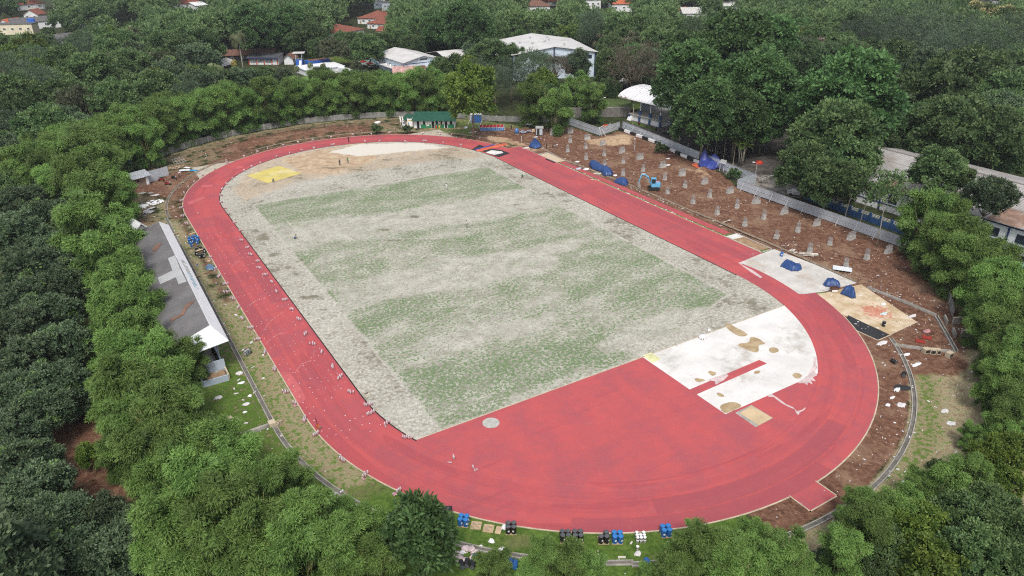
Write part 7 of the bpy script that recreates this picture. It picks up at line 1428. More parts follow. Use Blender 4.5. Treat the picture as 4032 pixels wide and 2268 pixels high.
# barriers, poles, lamps
for (c_, r_, x, y, rz, lab) in ((2, 0, 942, 1282, -.4, 'red plastic barrier by the white motorbike behind the hoarding'), (2, 1, 2483, 200, -.5, 'red plastic barrier alone on the dark yard'), (3, 1, 155, 155, -.5, 'red plastic barrier half under the broad tree at the yard edge')):
    p = S(c_, r_, x, y); t = thing('plastic_barrier', lab, 'barrier', p, rz, 'red plastic barriers'); mb = MB(); mb.box(0, 0, 0, 1.9, .9, .35); mb.box(0, 0, .35, 1.7, .6, .5, 0, .8); mb.build('shell', MRD, t); MB().box(0, -.27, .5, .5, .03, .2).build('sticker', MATS['play_yellow'], t)
def flagpole(base, h, lab):
    t = thing('flagpole', lab, 'flagpole', base, 0, 'bare flagpoles round the yard'); MB().tube([(0, 0, 0), (0, 0, h)], [.07, .045], 6).build('pole', MK, t); MB().lathe([(.09, h), (.09, h+.1), (.02, h+.16)], 8).build('finial', MK, t); MB().box(0, 0, 0, .4, .4, .2).build('footing', MG, t)
FP = [((2, 0, 1213, 1275), 5.6, 'bare flagpole beside the lone white column'), ((2, 0, 1375, 1200), 4.6, 'short flagpole against the stage front, left of three'), ((2, 0, 1452, 1255), 5.0, 'flagpole against the stage corner, middle of three'), ((2, 0, 1552, 1265), 4.6, 'flagpole along the stage side, right of three'), ((2, 0, 1606, 1415), 7.6, 'tall pale flagpole in front of the stage, left of the tall pair'), ((2, 0, 1680, 1445), 7.6, 'tall pale flagpole in front of the stage, right of the tall pair'), ((2, 1, 1962, 85), 7.2, 'flagpole by the parked motorbikes, first of four from the left'), ((2, 1, 2040, 125), 7.4, 'flagpole by the parked motorbikes, second of four from the left'), ((2, 1, 2125, 165), 7.6, 'flagpole by the parked motorbikes, third of four from the left'), ((2, 1, 2223, 210), 7.2, 'flagpole left of the multi stemmed palm, last of four')]
for q, h, lab in FP: flagpole(S(*q), h, lab)
def lamp(base, h, lab, rz=0.0):
    t = thing('street_lamp', lab, 'street lamp', base, rz); MB().tube([(0, 0, 0), (0, 0, h)], [.1, .06], 7).build('pole', MST, t); a = MB().tube([(0, 0, h), (.6, 0, h+.25)], .04, 5).build('arm', MST, t); MB().box(.8, 0, h+.18, .6, .26, .14).build('lamp_head', MWP, a)
lamp(S(2, 0, 897, 1245), 8.0, 'street lamp above the stone retaining wall', -.3); lamp(S(2, 1, 2440, 375), 4.6, 'street lamp at the hoarding corner by the yard lane', 2.4); lamp(S(2, 1, 1232, 60), 2.8, 'dark site lamp post on the tan sand patch', 1.0)
t = thing('survey_stake', 'thin white stake standing on the far soil by the rubbish', 'stake', S(2, 0, 95, 1430)); MB().tube([(0, 0, 0), (0, 0, 1.7)], .05, 5).build('stick', MWP, t); MB().box(0, 0, 1.5, .25, .05, .2).build('flag', MWP, t)
tag(MB().tube([S(1, 0, 2135, 1250, 0), S(1, 0, 2170, 1165, 2.6)], .12, 5).build('timber_prop', mpw), 'pale timber prop leaning on the left of the blue cabin', 'prop', 'timber props of the blue cabin'); tag(MB().tube([S(1, 0, 2240, 1290, 0), S(1, 0, 2280, 1200, 2.2)], .12, 5).build('timber_prop', mpw), 'pale timber prop leaning on the right of the blue cabin', 'prop', 'timber props of the blue cabin')
# areca palm clump with many pale stems
p = S(2, 1, 2300, 222); t = thing('multi_stem_palm', 'multi stemmed palm with bare pale stems at the edge of the yard', 'palm tree', p); mb = MB(); V = []; T = []; g = random.Random(4)
for k in range(13):
    a = g.uniform(0, 6.28); q = g.uniform(.1, .7); e = g.uniform(.6, 1.7); tp_ = Vector((e*math.cos(a), e*math.sin(a), g.uniform(5.6, 7.0))); mb.tube([(q*math.cos(a), q*math.sin(a), 0), (q*1.3*math.cos(a), q*1.3*math.sin(a), 3), tp_], [.09, .07, .06], 6)
    for f in range(8):
        b_ = g.uniform(0, 6.28); el = g.uniform(-.2, 1.2); d = Vector((math.cos(b_)*math.cos(el), math.sin(b_)*math.cos(el), math.sin(el))); pp = tp_.copy(); tt = g.random()
        for s_ in range(6):
            d = (d+Vector((0, 0, -.16))).normalized(); sd2 = d.cross(Vector((0, 0, 1))).normalized()
            for sg in (-1, 1): V += [tuple(pp), tuple(pp+d*.12), tuple(pp+d*.4+sd2*sg*.42+Vector((0, 0, -.12))), tuple(pp+d*.25+sd2*sg*.4+Vector((0, 0, -.14)))]; T += [min(1, tt*.7+g.random()*.3)]*4
            pp = pp+d*.27
link('fronds', quads('areca_fronds', np.array(V), np.array(T), LM['lime']), t); mb.build('stems', MTRP, t, True)
# ---- sacks of rubber granules: standing in small groups along both kerbs
mbag, mtop = mat('granule_sack', (.44, .235, .255), .6, .18, 5), mat('sack_top_white', (.58, .54, .58), .55, .12, 6)
def sack(kind):
    if kind == 'up':
        t = thing('granule_sack', 'x', 'sack'); MB().lathe([(.15, 0), (.21, .06), (.205, .42), (.17, .56), (.10, .62)], 9).build('bag', mbag, t, True)
        mb = MB(); mb.lathe([(.205, .40), (.19, .52), (.10, .64), (.15, .70), (.12, .76), (.02, .72)], 9); mb.build('tied_top', mtop, t, True)
    else:
        t = thing('granule_sack', 'x', 'sack'); MB().blob(0, 0, .13, .42, .24, .15, 9, 8, .06).build('bag', mbag, t, True); MB().blob(.38, 0, .15, .12, .2, .12, 7, 5, .1).build('tied_top', mtop, t, True)
    return t
SK = {'up': sack('up'), 'lie': sack('lie')}; SKu = {'up': 0, 'lie': 0}; NB = [0]
LATE = []
def bags(p, n, label, group, lie=0, along=None):
    rz = rnd.uniform(0, 3) if along is None else along
    for k in range(n):
        kind = 'lie' if k < lie else 'up'; a, b_ = (k-(n-1)/2)*.25, rnd.uniform(-.09, .09)+(.17 if k % 2 and n > 3 else 0); x, y = p.x+math.cos(rz)*a-math.sin(rz)*b_, p.y+math.sin(rz)*a+math.cos(rz)*b_
        lab = label.format(('lying' if kind == 'lie' else 'standing')); d_ = math.hypot(x-CX, y-CY); LATE.append((d_, kind, x, y, lab, group))
def sec(items, fmt, group, ornt=None):
    for k, it in enumerate(items):
        c_, r_, x, y = it[:4]; n = it[4] if len(it) > 4 else 3; l_ = it[5] if len(it) > 5 else 0; bags(S(c_, r_, x, y), n, fmt.replace('#', ORD[k+1]), group, l_)
sec([(1, 3, 1880, 280, 4, 1), (1, 3, 1100, 450, 5, 1), (1, 3, 1425, 618, 5, 2)][1:]+[(1, 3, 870, 285, 5), (1, 3, 610, 35, 4), (1, 2, 495, 1335, 5), (1, 2, 395, 1178, 4, 2), (1, 2, 305, 1050, 4), (1, 2, 193, 828, 4), (1, 2, 97, 660, 4), (1, 2, 18, 530, 4), (0, 2, 2525, 412, 4), (0, 2, 2440, 318, 4), (0, 2, 2400, 208, 3), (0, 2, 2348, 118, 4), (0, 2, 2280, 50, 5), (0, 1, 2275, 1418, 4), (0, 1, 2210, 1340, 5), (0, 1, 2180, 1265, 4, 1), (0, 1, 2120, 1155, 3, 1), (0, 1, 1885, 810, 5, 1), (0, 1, 1842, 735, 4), (0, 1, 1828, 652, 4), (0, 1, 1828, 578, 3), (0, 1, 1855, 502, 3), (0, 1, 1895, 440, 3), (0, 1, 1955, 390, 3), (0, 1, 2040, 322, 3), (0, 1, 2160, 258, 3), (0, 1, 2285, 195, 3), (0, 1, 2455, 130, 3)],
    'pink sack {} in the # group up the outer left kerb from the near end', 'granule sacks along the outer left kerb')
sec([(1, 3, 1520, 65, 5, 1), (1, 2, 1320, 1378, 5, 1), (1, 2, 1158, 1275, 5), (1, 2, 1130, 1185, 5), (1, 2, 958, 1058, 4), (1, 2, 848, 912, 5), (1, 2, 778, 805, 4), (1, 2, 665, 660, 3), (1, 2, 575, 575, 4), (1, 2, 503, 475, 4), (1, 2, 438, 325, 4), (1, 2, 363, 228, 3), (1, 2, 293, 130, 4), (1, 2, 207, 50, 3), (1, 1, 160, 1400, 3), (1, 1, 95, 1328, 4), (1, 1, 35, 1258, 4), (1, 1, 20, 1192, 3), (0, 1, 2525, 1122, 4), (0, 1, 2492, 1055, 3), (0, 1, 2430, 980, 3), (0, 1, 2422, 880, 3), (0, 1, 2365, 798, 3), (0, 1, 2310, 710, 3), (0, 1, 2268, 655, 3), (0, 1, 2228, 592, 3), (0, 1, 2226, 522, 3), (0, 1, 2240, 462, 3), (0, 1, 2283, 408, 3), (0, 1, 2338, 358, 2), (0, 1, 2460, 275, 3), (0, 1, 2532, 235, 3)],
    'pink sack {} in the # group up the inner left edge from the near tip', 'granule sacks along the inner left edge')
sec([(1, 1, 45, 198), (1, 1, 210, 135), (1, 1, 340, 100), (1, 1, 462, 70), (1, 1, 588, 48, 4), (1, 1, 775, 15, 5), (1, 0, 1100, 1430, 4), (1, 0, 1245, 1428, 3, 1), (1, 0, 1505, 1430, 3, 1), (1, 0, 1697, 1425, 5), (1, 0, 1888, 1443, 2), (1, 1, 2060, 18, 3)], 'pink sack {} in the # group from the left, inner edge of the far bend', 'granule sacks along the inner far bend')
sec([(1, 1, 15, 85), (1, 1, 120, 55), (1, 1, 275, 20), (1, 0, 425, 1440), (1, 0, 572, 1415), (1, 0, 757, 1388), (1, 0, 975, 1362), (1, 0, 1160, 1355), (1, 0, 1343, 1345), (1, 0, 1512, 1342), (1, 0, 1678, 1352), (1, 0, 1850, 1358), (1, 0, 1970, 1365, 2), (1, 0, 2250, 1400, 2)], 'pink sack {} in the # group from the left, outer kerb of the far bend', 'granule sacks along the outer far bend')
bags(S(1, 3, 1985, 275), 2, 'pink granule sack {} in the left of two groups on the red D zone', 'granule sacks on the D zone'); bags(S(1, 3, 1943, 312), 1, 'pink granule sack {} flat beside the left pair on the red D zone', 'granule sacks on the D zone', 1); bags(S(1, 3, 2200, 380), 3, 'pink granule sack {} in the right of two groups on the red D zone', 'granule sacks on the D zone', 2); bags(S(1, 3, 1772, 748), 4, 'pink granule sack {} at the kerb beside the big leaved tree', 'granule sacks by the big leaved tree', 3); bags(S(0, 1, 1996, 712), 1, 'single pink granule sack {} alone in the middle of the left bend', 'granule sacks on the D zone')
LATE.sort(key=lambda q: q[0]); rest = LATE[298:]
for d_, kind, x, y, lab, group in LATE[:298]:
    rz = rnd.uniform(0, 6.28); z = ZT if 36.5 < rad(x, y) < 44.44 or (y < -56.5 and rad(x, y) < 44.4) else 0.015
    if SKu[kind]: dup(SK[kind], (x, y, z), rz, lab, group, (.66, .66, .72))
    else: o = SK[kind]; SKu[kind] = 1; o.location = (x, y, z); o.rotation_euler = (0, 0, rz); o.scale = (.66, .66, .72); o['label'] = lab; o['group'] = group
if rest:
    mb = MB()
    for d_, kind, x, y, lab, group in rest:
        mb.cur = 0; mb.lathe([(.10, 0), (.14, .04), (.13, .30), (.11, .40), (.06, .44)], 8, x, y, .03); mb.cur = 1; mb.lathe([(.13, .32), (.11, .40), (.08, .52), (.02, .52)], 8, x, y, .03)
    tag(mb.build('granule_sacks', [mbag, mtop], None, True), kind='stuff')
print('bags', len(LATE))
# ---- fine litter and clods nobody could count
g = random.Random(21); mb = MB(); 
def scrap(x, y, s, z=.02):
    a = g.uniform(0, 6.28); L = s*g.uniform(.5, 1.6); w = s*g.uniform(.2, .7); mb.box(x, y, z, L, w, s*g.uniform(.1, .4), a)
def near_ground(x, y): return 0.02
for k in range(900):
    x, y = g.uniform(52.8, 74), g.uniform(-64, 60); mb.cur = g.choice([0, 1, 2, 2, 2, 2, 2, 3, 2]); scrap(x, y, g.choice([.10, .14, .2, .28]))
for k in range(360):
    a = g.uniform(-1.45, -.15); r = g.uniform(45.2, 62); x, y = r*math.cos(a), -HL+r*math.sin(a); mb.cur = g.choice([0, 0, 1, 2]); scrap(x, y, g.choice([.1, .14, .2, .28]))
for k in range(320):
    x, y = g.uniform(-62, -45), g.uniform(-62, 60); mb.cur = g.choice([0, 0, 1, 3]); 
    if rad(x, y) > 45 and not (-60 < x < -49.5 and -30 < y < 24): scrap(x, y, g.choice([.12, .18, .3, .4]))
for k in range(320):
    a = g.uniform(.35, 2.9); r = g.uniform(45, 64); x, y = r*math.cos(a), HL+r*math.sin(a); mb.cur = g.choice([0, 1, 2, 3, 3]); scrap(x, y, g.choice([.12, .2, .3]))
for k in range(260): x, y = g.uniform(44, 58), g.uniform(-74, -38); mb.cur = g.choice([0, 0, 1, 2]); scrap(x, y, g.choice([.1, .15, .22])) if rad(x, y) > 45 else None
for k in range(220): y = g.uniform(-30, 48); x = 48.25+g.uniform(-.2, .35) if g.random() < .6 else 51.8+g.uniform(-.5, .6); mb.cur = g.choice([0, 1, 2, 3]); scrap(x, y, g.choice([.12, .2, .3]))
for k in range(60): a = g.uniform(-2.2, -1.3); r = g.uniform(45.2, 51); mb.cur = 0; scrap(r*math.cos(a), -HL+r*math.sin(a), .12)
tag(mb.build('litter', [mwaste, msack, mat('stone_chip', (.30, .22, .17), .9, .3, 2), mpw]), kind='stuff')
# ================================================================ PEOPLE, MOTORBIKES, CARS
MSK = mat('skin', (.26, .14, .09), .6, .1, 4); MHR = mat('black_hair', (.012, .011, .010), .6, .2, 4); MSH = mat('dark_shoe', (.03, .028, .026), .7, .2, 4)
def cloth(n, c): return mat('cloth_'+n, c, .9, .15, 3)
POSE = {
 'stand': dict(pel=(0, 0, .95), chest=(0, .01, 1.33), neck=(0, 0, 1.48), head=(0, -.02, 1.60), top=(0, -.01, 1.70), kn=((-.11, -.02, .50), (.12, -.03, .50)), an=((-.12, .02, .09), (.14, .0, .09)), el=((-.27, .04, 1.14), (.27, .03, 1.14)), wr=((-.27, -.06, .90), (.28, -.08, .91))),
 'walk': dict(pel=(0, 0, .93), chest=(0, -.04, 1.31), neck=(0, -.06, 1.46), head=(0, -.09, 1.58), top=(0, -.09, 1.68), kn=((-.10, -.20, .52), (.11, .06, .50)), an=((-.10, -.25, .10), (.11, .34, .16)), el=((-.26, .14, 1.14), (.26, -.12, 1.13)), wr=((-.25, .10, .88), (.24, -.30, 1.0))),
 'bend': dict(pel=(0, .10, .92), chest=(0, -.22, 1.16), neck=(0, -.36, 1.22), head=(0, -.46, 1.26), top=(0, -.55, 1.30), kn=((-.13, -.02, .50), (.13, .02, .50)), an=((-.14, .04, .09), (.14, .10, .09)), el=((-.24, -.36, .95), (.24, -.34, .93)), wr=((-.15, -.50, .74), (.16, -.52, .72))),
 'crouch': dict(pel=(0, .16, .30), chest=(0, -.08, .64), neck=(0, -.18, .77), head=(0, -.26, .86), top=(0, -.30, .95), kn=((-.17, -.26, .47), (.18, -.22, .44)), an=((-.16, .02, .09), (.17, .06, .09)), el=((-.26, -.28, .48), (.26, -.30, .46)), wr=((-.14, -.46, .26), (.14, -.48, .22))),
 'ride': dict(pel=(0, .10, .80), chest=(0, .0, 1.16), neck=(0, -.05, 1.31), head=(0, -.08, 1.43), top=(0, -.08, 1.53), kn=((-.22, -.30, .62), (.22, -.30, .62)), an=((-.20, -.14, .25), (.20, -.14, .25)), el=((-.28, -.16, 1.02), (.28, -.16, 1.02)), wr=((-.30, -.42, .98), (.30, -.42, .98)))}
def person(pose, shirt, trousers, label, loc, rz, hat=None, name='person', group=None, sleeves=False):
    P = POSE[pose]; V = lambda q: Vector(q); ch, pe, nk = V(P['chest']), V(P['pel']), V(P['neck']); v = []; e = []; r = []; zone = []
    def add(p, rad_, par, z): v.append(p); r.append(rad_); zone.append(z); i = len(v)-1; (e.append((par, i)) if par is not None else None); return i
    a = add(pe, .135, None, 't'); w = add(pe.lerp(ch, .45), .125, a, 's'); c = add(ch, .150, w, 's'); n_ = add(nk, .060, c, 'k'); h = add(V(P['head']), .100, n_, 'k'); add(V(P['top']), .080, h, 'k')
    hands = []
    for s, i in ((-1, 0), (1, 1)):
        hp = add(pe+Vector((s*.10, 0, -.05)), .105, a, 't'); kn = add(V(P['kn'][i]), .068, hp, 't'); an = add(V(P['an'][i]), .045, kn, 't'); add(V(P['an'][i])+Vector((0, -.17, -.045)), .038, an, 'f')
        sh = add(ch+(nk-ch)*.55+Vector((s*.175, 0, 0)), .070, c, 's'); el = add(V(P['el'][i]), .045, sh, 's'); wr = add(V(P['wr'][i]), .030, el, 's' if sleeves else 'k'); d = (V(P['wr'][i])-V(P['el'][i])).normalized(); add(V(P['wr'][i])+d*.085, .034, wr, 'k'); hands.append((V(P['wr'][i])+d*.10, d, s))
    me = bpy.data.meshes.new('tmp'); me.from_pydata(v, e, []); o = bpy.data.objects.new('tmp', me); COL.objects.link(o);
    sm = o.modifiers.new('s', 'SKIN')
    for i, q in enumerate(me.skin_vertices[0].data): q.radius = (r[i]*(1.15 if zone[i] == 's' and r[i] > .1 else 1), r[i]); q.use_root = (i == 0)
    ss = o.modifiers.new('d', 'SUBSURF'); ss.levels = 1; ss.render_levels = 1
    dg = bpy.context.evaluated_depsgraph_get(); dg.update(); ev = o.evaluated_get(dg); m2 = bpy.data.meshes.new_from_object(ev); bpy.data.objects.remove(o)
    mb = MB(); mb.v = [tuple(q.co) for q in m2.vertices]; mb.f = [list(q.vertices) for q in m2.polygons]
    segs = [(v[i], v[j], zone[j]) for i, j in e]; mi = {'s': 0, 't': 1, 'k': 2, 'f': 3}
    for f in mb.f:
        c_ = sum((Vector(mb.v[q]) for q in f), Vector())/len(f); best = min(segs, key=lambda s_: (c_-(s_[0]+(s_[1]-s_[0])*max(0, min(1, (c_-s_[0]).dot(s_[1]-s_[0])/max(1e-6, (s_[1]-s_[0]).length_squared))))).length); mb.m.append(mi[best[2]])
    mb.cur = 2
    for hp, d, s in hands:
        sd_v = d.cross(Vector((0, 1, 0.2))).normalized()
        for k, L in enumerate((.060, .072, .068, .052)): b_ = hp+sd_v*(k-1.5)*.019; mb.tube([b_-d*.02, b_+d*L*.6, b_+d*L+Vector((0, -.012, 0))], [.010, .009, .007], 5)
        mb.tube([hp-d*.05+sd_v*-.03, hp+sd_v*-.055+Vector((0, -.02, 0))], [.011, .008], 5)
    hd = V(P['head']); mb.blob(hd.x, hd.y-.098, hd.z-.01, .016, .022, .022, 6, 2, .05, False)
    for s in (-1, 1): mb.blob(hd.x+s*.098, hd.y, hd.z, .012, .022, .032, 6, 3, .05, False)
    t = thing(name, label, 'person', loc, rz, group); mb.build('body', [cloth(*shirt), cloth(*trousers), MSK, MSH], t, True)
    tp_ = V(P['top']); MB().blob(tp_.x, tp_.y+.012, tp_.z-.02, .098, .105, .085, 10, 5, .05, False).build('hair' if hat is None else 'hat', MHR if hat is None else cloth(*hat), t, True); return t
K = lambda n, *c: (n, c)
navy, grey, white, black, red, green, olive_, blue = K('navy', .03, .04, .08), K('grey', .25, .25, .26), K('white', .66, .66, .68), K('black', .02, .02, .022), K('red', .50, .05, .035), K('green', .03, .24, .13), K('khaki', .20, .17, .11), K('blue', .06, .10, .20)
person('stand', black, navy, 'person in dark clothes standing on the far bend of the track', S(1, 0, 933, 1432, ZT), .4, hat=K('olivehat', .22, .24, .10))
person('stand', navy, black, 'person in navy standing beside the dug sand, left of two', S(1, 1, 845, 218, .02), .2); person('walk', green, navy, 'person in green and navy by the dug sand, right of two', S(1, 1, 926, 196, .02), -.9)
person('crouch', grey, blue, 'person in grey crouching on the field near the left pitch edge', S(1, 1, 393, 955, .02), 1.2); person('stand', white, grey, 'person in a white shirt standing alone in mid field', S(1, 1, 2121, 842, .02), .5)
person('crouch', blue, grey, 'person in blue crouching at the near corner of the yellow pad', S(1, 1, 172, 382, .05), .4); person('stand', white, white, 'person all in white standing on the far right of the field', S(1, 1, 1916, 460, .02), .3)
person('crouch', green, olive_, 'person in green crouching at the field edge by the home straight', S(2, 1, 105, 340, .02), -.6); person('bend', white, navy, 'person in a white shirt bending over a motorbike at far left', S(0, 1, 1806, 330), 1.7, K('whitehat', .62, .62, .62))
person('stand', black, black, 'person in black standing by the blue tarpaulin at the far soil edge', S(2, 1, 347, 52), .2); person('bend', white, grey, 'person in white bending over soil near the far blue tarpaulin', S(2, 1, 446, 42), .8); person('crouch', olive_, black, 'person in khaki crouching beside the bending person in white', S(2, 1, 410, 36), -.6)
person('crouch', red, navy, 'person in a red shirt crouching beside the grandstand end wall', S(0, 2, 1972, 815, .3), .5); person('walk', black, black, 'person in black with a white helmet walking on the yard', S(2, 0, 1578, 1352), 2.4, K('whitehat', .62, .62, .62))
person('walk', navy, black, 'person in dark clothes beside the basin and covered stack', S(1, 0, 2570, 1300+8), .3)
def wheel(mb, x, y, r=.29, w=.07): mb.lathe([(r*.72, -w/2), (r*.97, -w/2), (r, 0), (r*.97, w/2), (r*.72, w/2)], 14, M=Matrix.Translation((x, y, r)) @ Matrix.Rotation(math.pi/2, 4, 'X'))
def bike(col):
    t = thing('motorbike', 'x', 'motorbike')
    for x in (-.62, .62):
        mb = MB(); wheel(mb, x, 0); o = mb.build('wheel', MDK, t); MB().lathe([(.20, -.02), (.20, .02)], 12, M=Matrix.Translation((x, 0, .29)) @ Matrix.Rotation(math.pi/2, 4, 'X')).build('rim', MST, o)
    mb = MB(); mb.add([(x, s*w, z) for s in (-1, 1) for x, z, w in ((-.85, .72, .10), (-.5, .42, .13), (.05, .34, .13), (.38, .45, .10), (.48, .88, .09), (.36, .92, .09), (.20, .52, .12), (-.15, .64, .14), (-.75, .82, .11))], [(0, 1, 2, 7, 8), (2, 3, 6, 7), (3, 4, 5, 6), (17, 16, 11, 10, 9), (16, 15, 12, 11), (15, 14, 13, 12)]+[(i, 9+i, 9+(i+1) % 9, (i+1) % 9) for i in range(9)]); mb.build('body', col, t); MB().box(-.38, 0, .70, .75, .24, .12).build('seat', MDK, t); mb = MB(); mb.tube([(.40, -.33, 1.02), (.42, 0, .98), (.40, .33, 1.02)], .022, 5); [mb.tube([(.42, s*.24, 1.0), (.40, s*.28, 1.2)], .015, 4) for s in (-1, 1)]; [mb.blob(.40, s*.30, 1.22, .02, .06, .04, 6, 1, .05, False) for s in (-1, 1)]; mb.build('handlebar', MDK, t); mb = MB(); [mb.tube([(.44, s*.07, .9), (.62, s*.07, .29)], .025, 5) for s in (-1, 1)]; mb.build('fork', MST, t); MB().blob(.53, 0, .86, .06, .10, .09, 8, 1, .03, False).build('headlight', MWP, t); return t
BK = {n: bike(mat('bike_'+n, c, .3, .1, 2, spec=.6)) for n, c in (('black', (.02, .02, .024)), ('red', (.33, .02, .02)), ('white', (.55, .55, .57)), ('blue', (.03, .07, .22)))}; BU = {}
def put_bike(c_, r_, x, y, col, rz, label, group):
    p = S(c_, r_, x, y)
    if col in BU: dup(BK[col], p, rz, label, group)
    else: BU[col] = 1; o = BK[col]; o.location = p; o.rotation_euler = (0, 0, rz); o['label'] = label; o['group'] = group
GMB = 'motorbikes parked round the site'
put_bike(0, 1, 1692, 415, 'red', -.6, 'red motorbike by the site shed with its rider seated', GMB); person('ride', red, grey, 'person in red with a white helmet seated on the red motorbike', S(0, 1, 1680, 412), -.6+math.pi/2, K('whitehat', .62, .62, .62))
put_bike(0, 1, 1625, 375, 'red', 2.4, 'dark red motorbike against the zinc screen of the site shed', GMB); put_bike(0, 1, 1755, 355, 'black', -.9, 'black motorbike between the site shed and the bending person', GMB)
put_bike(2, 0, 980, 1270, 'white', .3, 'white motorbike beside the red barrier behind the gate', GMB); put_bike(2, 0, 1280, 1255, 'red', .5, 'dark red motorbike at the left end of the stage front', GMB); put_bike(2, 0, 1355, 1280, 'black', .9, 'black motorbike under the stage front, first right of the red one', GMB); put_bike(2, 0, 1402, 1298, 'black', .8, 'black motorbike under the stage front, second right of the red one', GMB); put_bike(2, 0, 1447, 1308, 'black', 1.1, 'black motorbike nearest the stage corner', GMB)
put_bike(2, 0, 1545, 1360, 'black', -1.0, 'black motorbike ridden across the yard', GMB); person('ride', black, navy, 'rider in black on the motorbike crossing the yard', S(2, 0, 1545, 1360), -1.0+math.pi/2, K('whitehat', .62, .62, .62))
for k, (x, y, col) in enumerate(((1775, 28, 'white'), (1815, 22, 'black'), (1885, 50, 'black'), (1920, 60, 'blue'), (1955, 68, 'black'), (1990, 85, 'white'), (2015, 95, 'white'), (2040, 105, 'black'), (2062, 115, 'white'), (2090, 125, 'black'), (2150, 140, 'black'), (2180, 158, 'black'))): put_bike(2, 1, x, y, col, .9+rnd.uniform(-.25, .25), '{} motorbike, {} from the left in the shaded parked row by the flagpoles'.format(col, ORD[k+1]), 'parked row of motorbikes by the flagpoles')
def car(label, p, rz, col):
    t = thing('parked_car', label, 'car', p, rz, 'cars parked beyond the site'); pr = [(-2.1, .35), (-2.15, .75), (-2.0, 1.0), (-1.3, 1.05), (-.9, 1.55), (.6, 1.58), (1.25, 1.08), (2.0, .92), (2.15, .6), (2.1, .32)]; n_ = len(pr); mb = MB()
    mb.add([(x, s*(.84 if z < 1.1 else .70), z) for s in (-1, 1) for x, z in pr], [list(range(n_))[::-1], list(range(n_, 2*n_))]+[(i, (i+1) % n_, n_+(i+1) % n_, n_+i) for i in range(n_)]); mb.build('body', col, t)
    for s in (-1, 1): MB().add([(-1.1, s*.80, 1.1), (1.05, s*.80, 1.12), (.55, s*.715, 1.5), (-.85, s*.715, 1.5)], [(0, 1, 2, 3)]).build('side_window', MGL, t)
    MB().add([(1.22, -.66, 1.12), (1.22, .66, 1.12), (.66, .60, 1.56), (.66, -.60, 1.56)], [(0, 1, 2, 3)]).build('windscreen', MGL, t)
    for x in (-1.3, 1.3):
        for s in (-1, 1): mb = MB(); wheel(mb, x, s*.78, .32, .2); mb.build('wheel', MDK, t)
    for s in (-1, 1): MB().box(2.1, s*.6, .62, .1, .35, .16).build('headlight', MWP, t)
MCW_ = mat('car_white', (.68, .69, .70), .25, .05, 1, spec=.6); MCD = mat('car_dark', (.05, .05, .06), .25, .1, 1, spec=.6)
car('white car parked under the half bare tree beyond the retaining wall', S(2, 0, 1125, 825), .3, MCW_); car('dark car on the lawn below the white car', S(2, 0, 1085, 920), .25, MCD); car('white car nosing out from the trees at the left end of the blue wall', S(3, 1, 285, 515), -.9, MCW_)
# ---- a few shrubs of weed inside the site
for c_, r_, x, y, r, lab in ((2, 1, 2230, 300, 16, 'weedy shrub behind the braces of the hoarding, right of the tent'), (2, 1, 1500, 40, 14, 'weedy shrub between the banded kerb and the hoarding'), (3, 1, 1410, 1070, 20, 'low weeds at the end of the hoarding by the right panel wall'), (1, 0, 1520, 1300, 12, 'small weed patch below the white notice board'), (1, 0, 1215, 1300, 13, 'weed patch right of the dug bank'), (3, 3, 1690, 340, 20, 'young shrub in the dry grass at lower right'), (0, 1, 1350, 265, 18, 'drooping green shrub beside the blue sheet')):
    tree('shrub', c_*644+x/4, r_*362.25+y/4, r, label=lab)
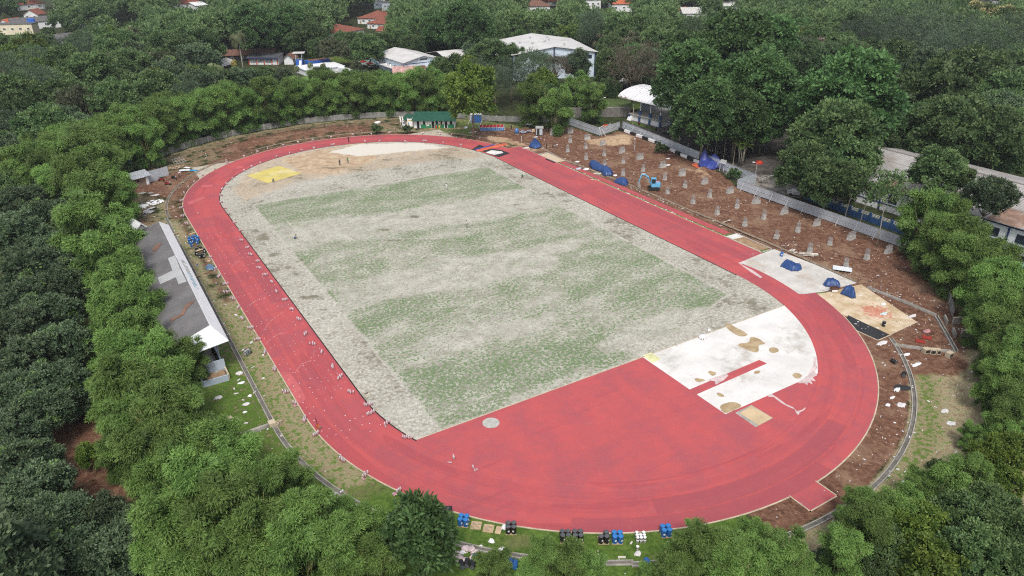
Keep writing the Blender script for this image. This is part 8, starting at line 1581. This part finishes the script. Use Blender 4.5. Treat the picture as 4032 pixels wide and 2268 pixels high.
# ================================================================ TREE LABELS: kind, nearness, side and landmark
LMK = [(100, 62, 'the cream building'), (165, 105, 'the grey roofed row'), (205, 58, 'the blue edged flat roof'), (72, 14, 'the red roof at top left'), (480, 15, 'the red roof left of top centre'), (310, 8, 'the teal house'), (598, 100, 'the coconut palm'), (660, 150, 'the white changing block'), (880, 75, 'the near red house'), (920, 40, 'the far red house'), (960, 15, 'the grey block house'), (800, 160, 'the blue tank'), (1030, 140, 'the small white hall'), (1110, 135, 'the dark barn'), (1330, 110, 'the big hall roof'), (1490, 150, 'the white hall end wall'), (1370, 15, 'the brown roofs at top'), (1490, 12, 'the two storey white house'), (1570, 18, 'the pyramid roof'), (1730, 38, 'the orange gable'), (1835, 38, 'the sloping white roof'), (1640, 245, 'the curved stage roof'), (1090, 305, 'the green canteen roof'), (1200, 300, 'the blue cabin'), (900, 292, 'the far panel wall'), (650, 325, 'the panel wall at left'), (375, 450, 'the site shed'), (380, 570, 'the far end of the grandstand'), (440, 700, 'the middle of the grandstand'), (540, 860, 'the near end of the grandstand'), (200, 1120, 'the bare lane at left'), (0, 450, 'the left picture edge'), (0, 800, 'the left picture edge halfway down'), (0, 1449, 'the bottom left corner'), (700, 1449, 'the bottom edge left of centre'), (880, 1270, 'the drain at lower left'), (1200, 1320, 'the empty pallets'), (1430, 1350, 'the paired black drums'), (1610, 1355, 'the white paint pails'), (1985, 1345, 'the pale drain at lower right'), (2060, 1260, 'the red track spur'), (2576, 1449, 'the bottom right corner'), (2576, 1150, 'the right picture edge low down'), (2400, 870, 'the right drain corner'), (2300, 620, 'the end of the hoarding'), (2200, 430, 'the ribbed workshop roof'), (2576, 560, 'the workshop windows'), (1800, 350, 'the parked motorbike row'), (1960, 420, 'the yard barriers'), (2576, 20, 'the top right corner'), (2300, 10, 'the pale red roof at top right'), (2576, 250, 'the right picture edge high up'), (2130, 60, 'the round pale green tree'), (740, 60, 'the top edge left of centre'), (1150, 20, 'the top edge near centre'), (330, 190, 'the variegated trees'), (0, 240, 'the white house at far left')]
DSC = dict(bamboo='feathery bamboo clump', palm='coconut palm', dark='dark green broadleaf tree', mid='mid green broadleaf tree', lime='yellow green tree', bright='big spreading green tree', rain='wide flat crowned tree', flatcrown='umbrella shaped tree', feather='feathery grey green tree', olive='pale olive tree', brown='half bare brown tree', cream='cream flowering tree', pink='dull pinkish tree', young='thin young tree', broadleaf='big leaved dark tree', shrub='low shrub')
GRP = dict(bamboo='bamboo clumps round the stadium', palm='coconut palms', dark='dark broadleaf trees', mid='mid green broadleaf trees', lime='yellow green trees', bright='big spreading trees', feather='feathery trees', olive='olive trees', pink='dull pinkish trees', cream='flowering trees', brown='half bare trees', rain='flat crowned trees', flatcrown='umbrella shaped trees')
buck = {}
for tr_ in TREES:
    o, kind, x, y = tr_[:4]
    if kind in GRP: o['group'] = GRP[kind]
    if o.get('label'): continue
    if kind == 'broadleaf': o['label'] = 'dark big leaved tree standing before the near kerb left of the black tank'; continue
    i = min(range(len(LMK)), key=lambda k: (LMK[k][0]-x)**2+((LMK[k][1]-y)*1.3)**2); dx, dy = x-LMK[i][0], y-LMK[i][1]
    sd_ = ('right of' if dx > 0 else 'left of') if abs(dx) > abs(dy)*1.2 else ('in front of' if dy > 0 else 'behind')
    buck.setdefault((kind, sd_, i), []).append((math.hypot(dx, dy), o))
for (kind, sd_, i), L in buck.items():
    L.sort(key=lambda q: q[0])
    for k, (d_, o) in enumerate(L): o['label'] = '{}, {} {} {}'.format(DSC[kind], ('nearest' if k == 0 else ORD[k+1]+' nearest'), sd_, LMK[i][2])
# unlabelled helpers of the first copies are all placed above
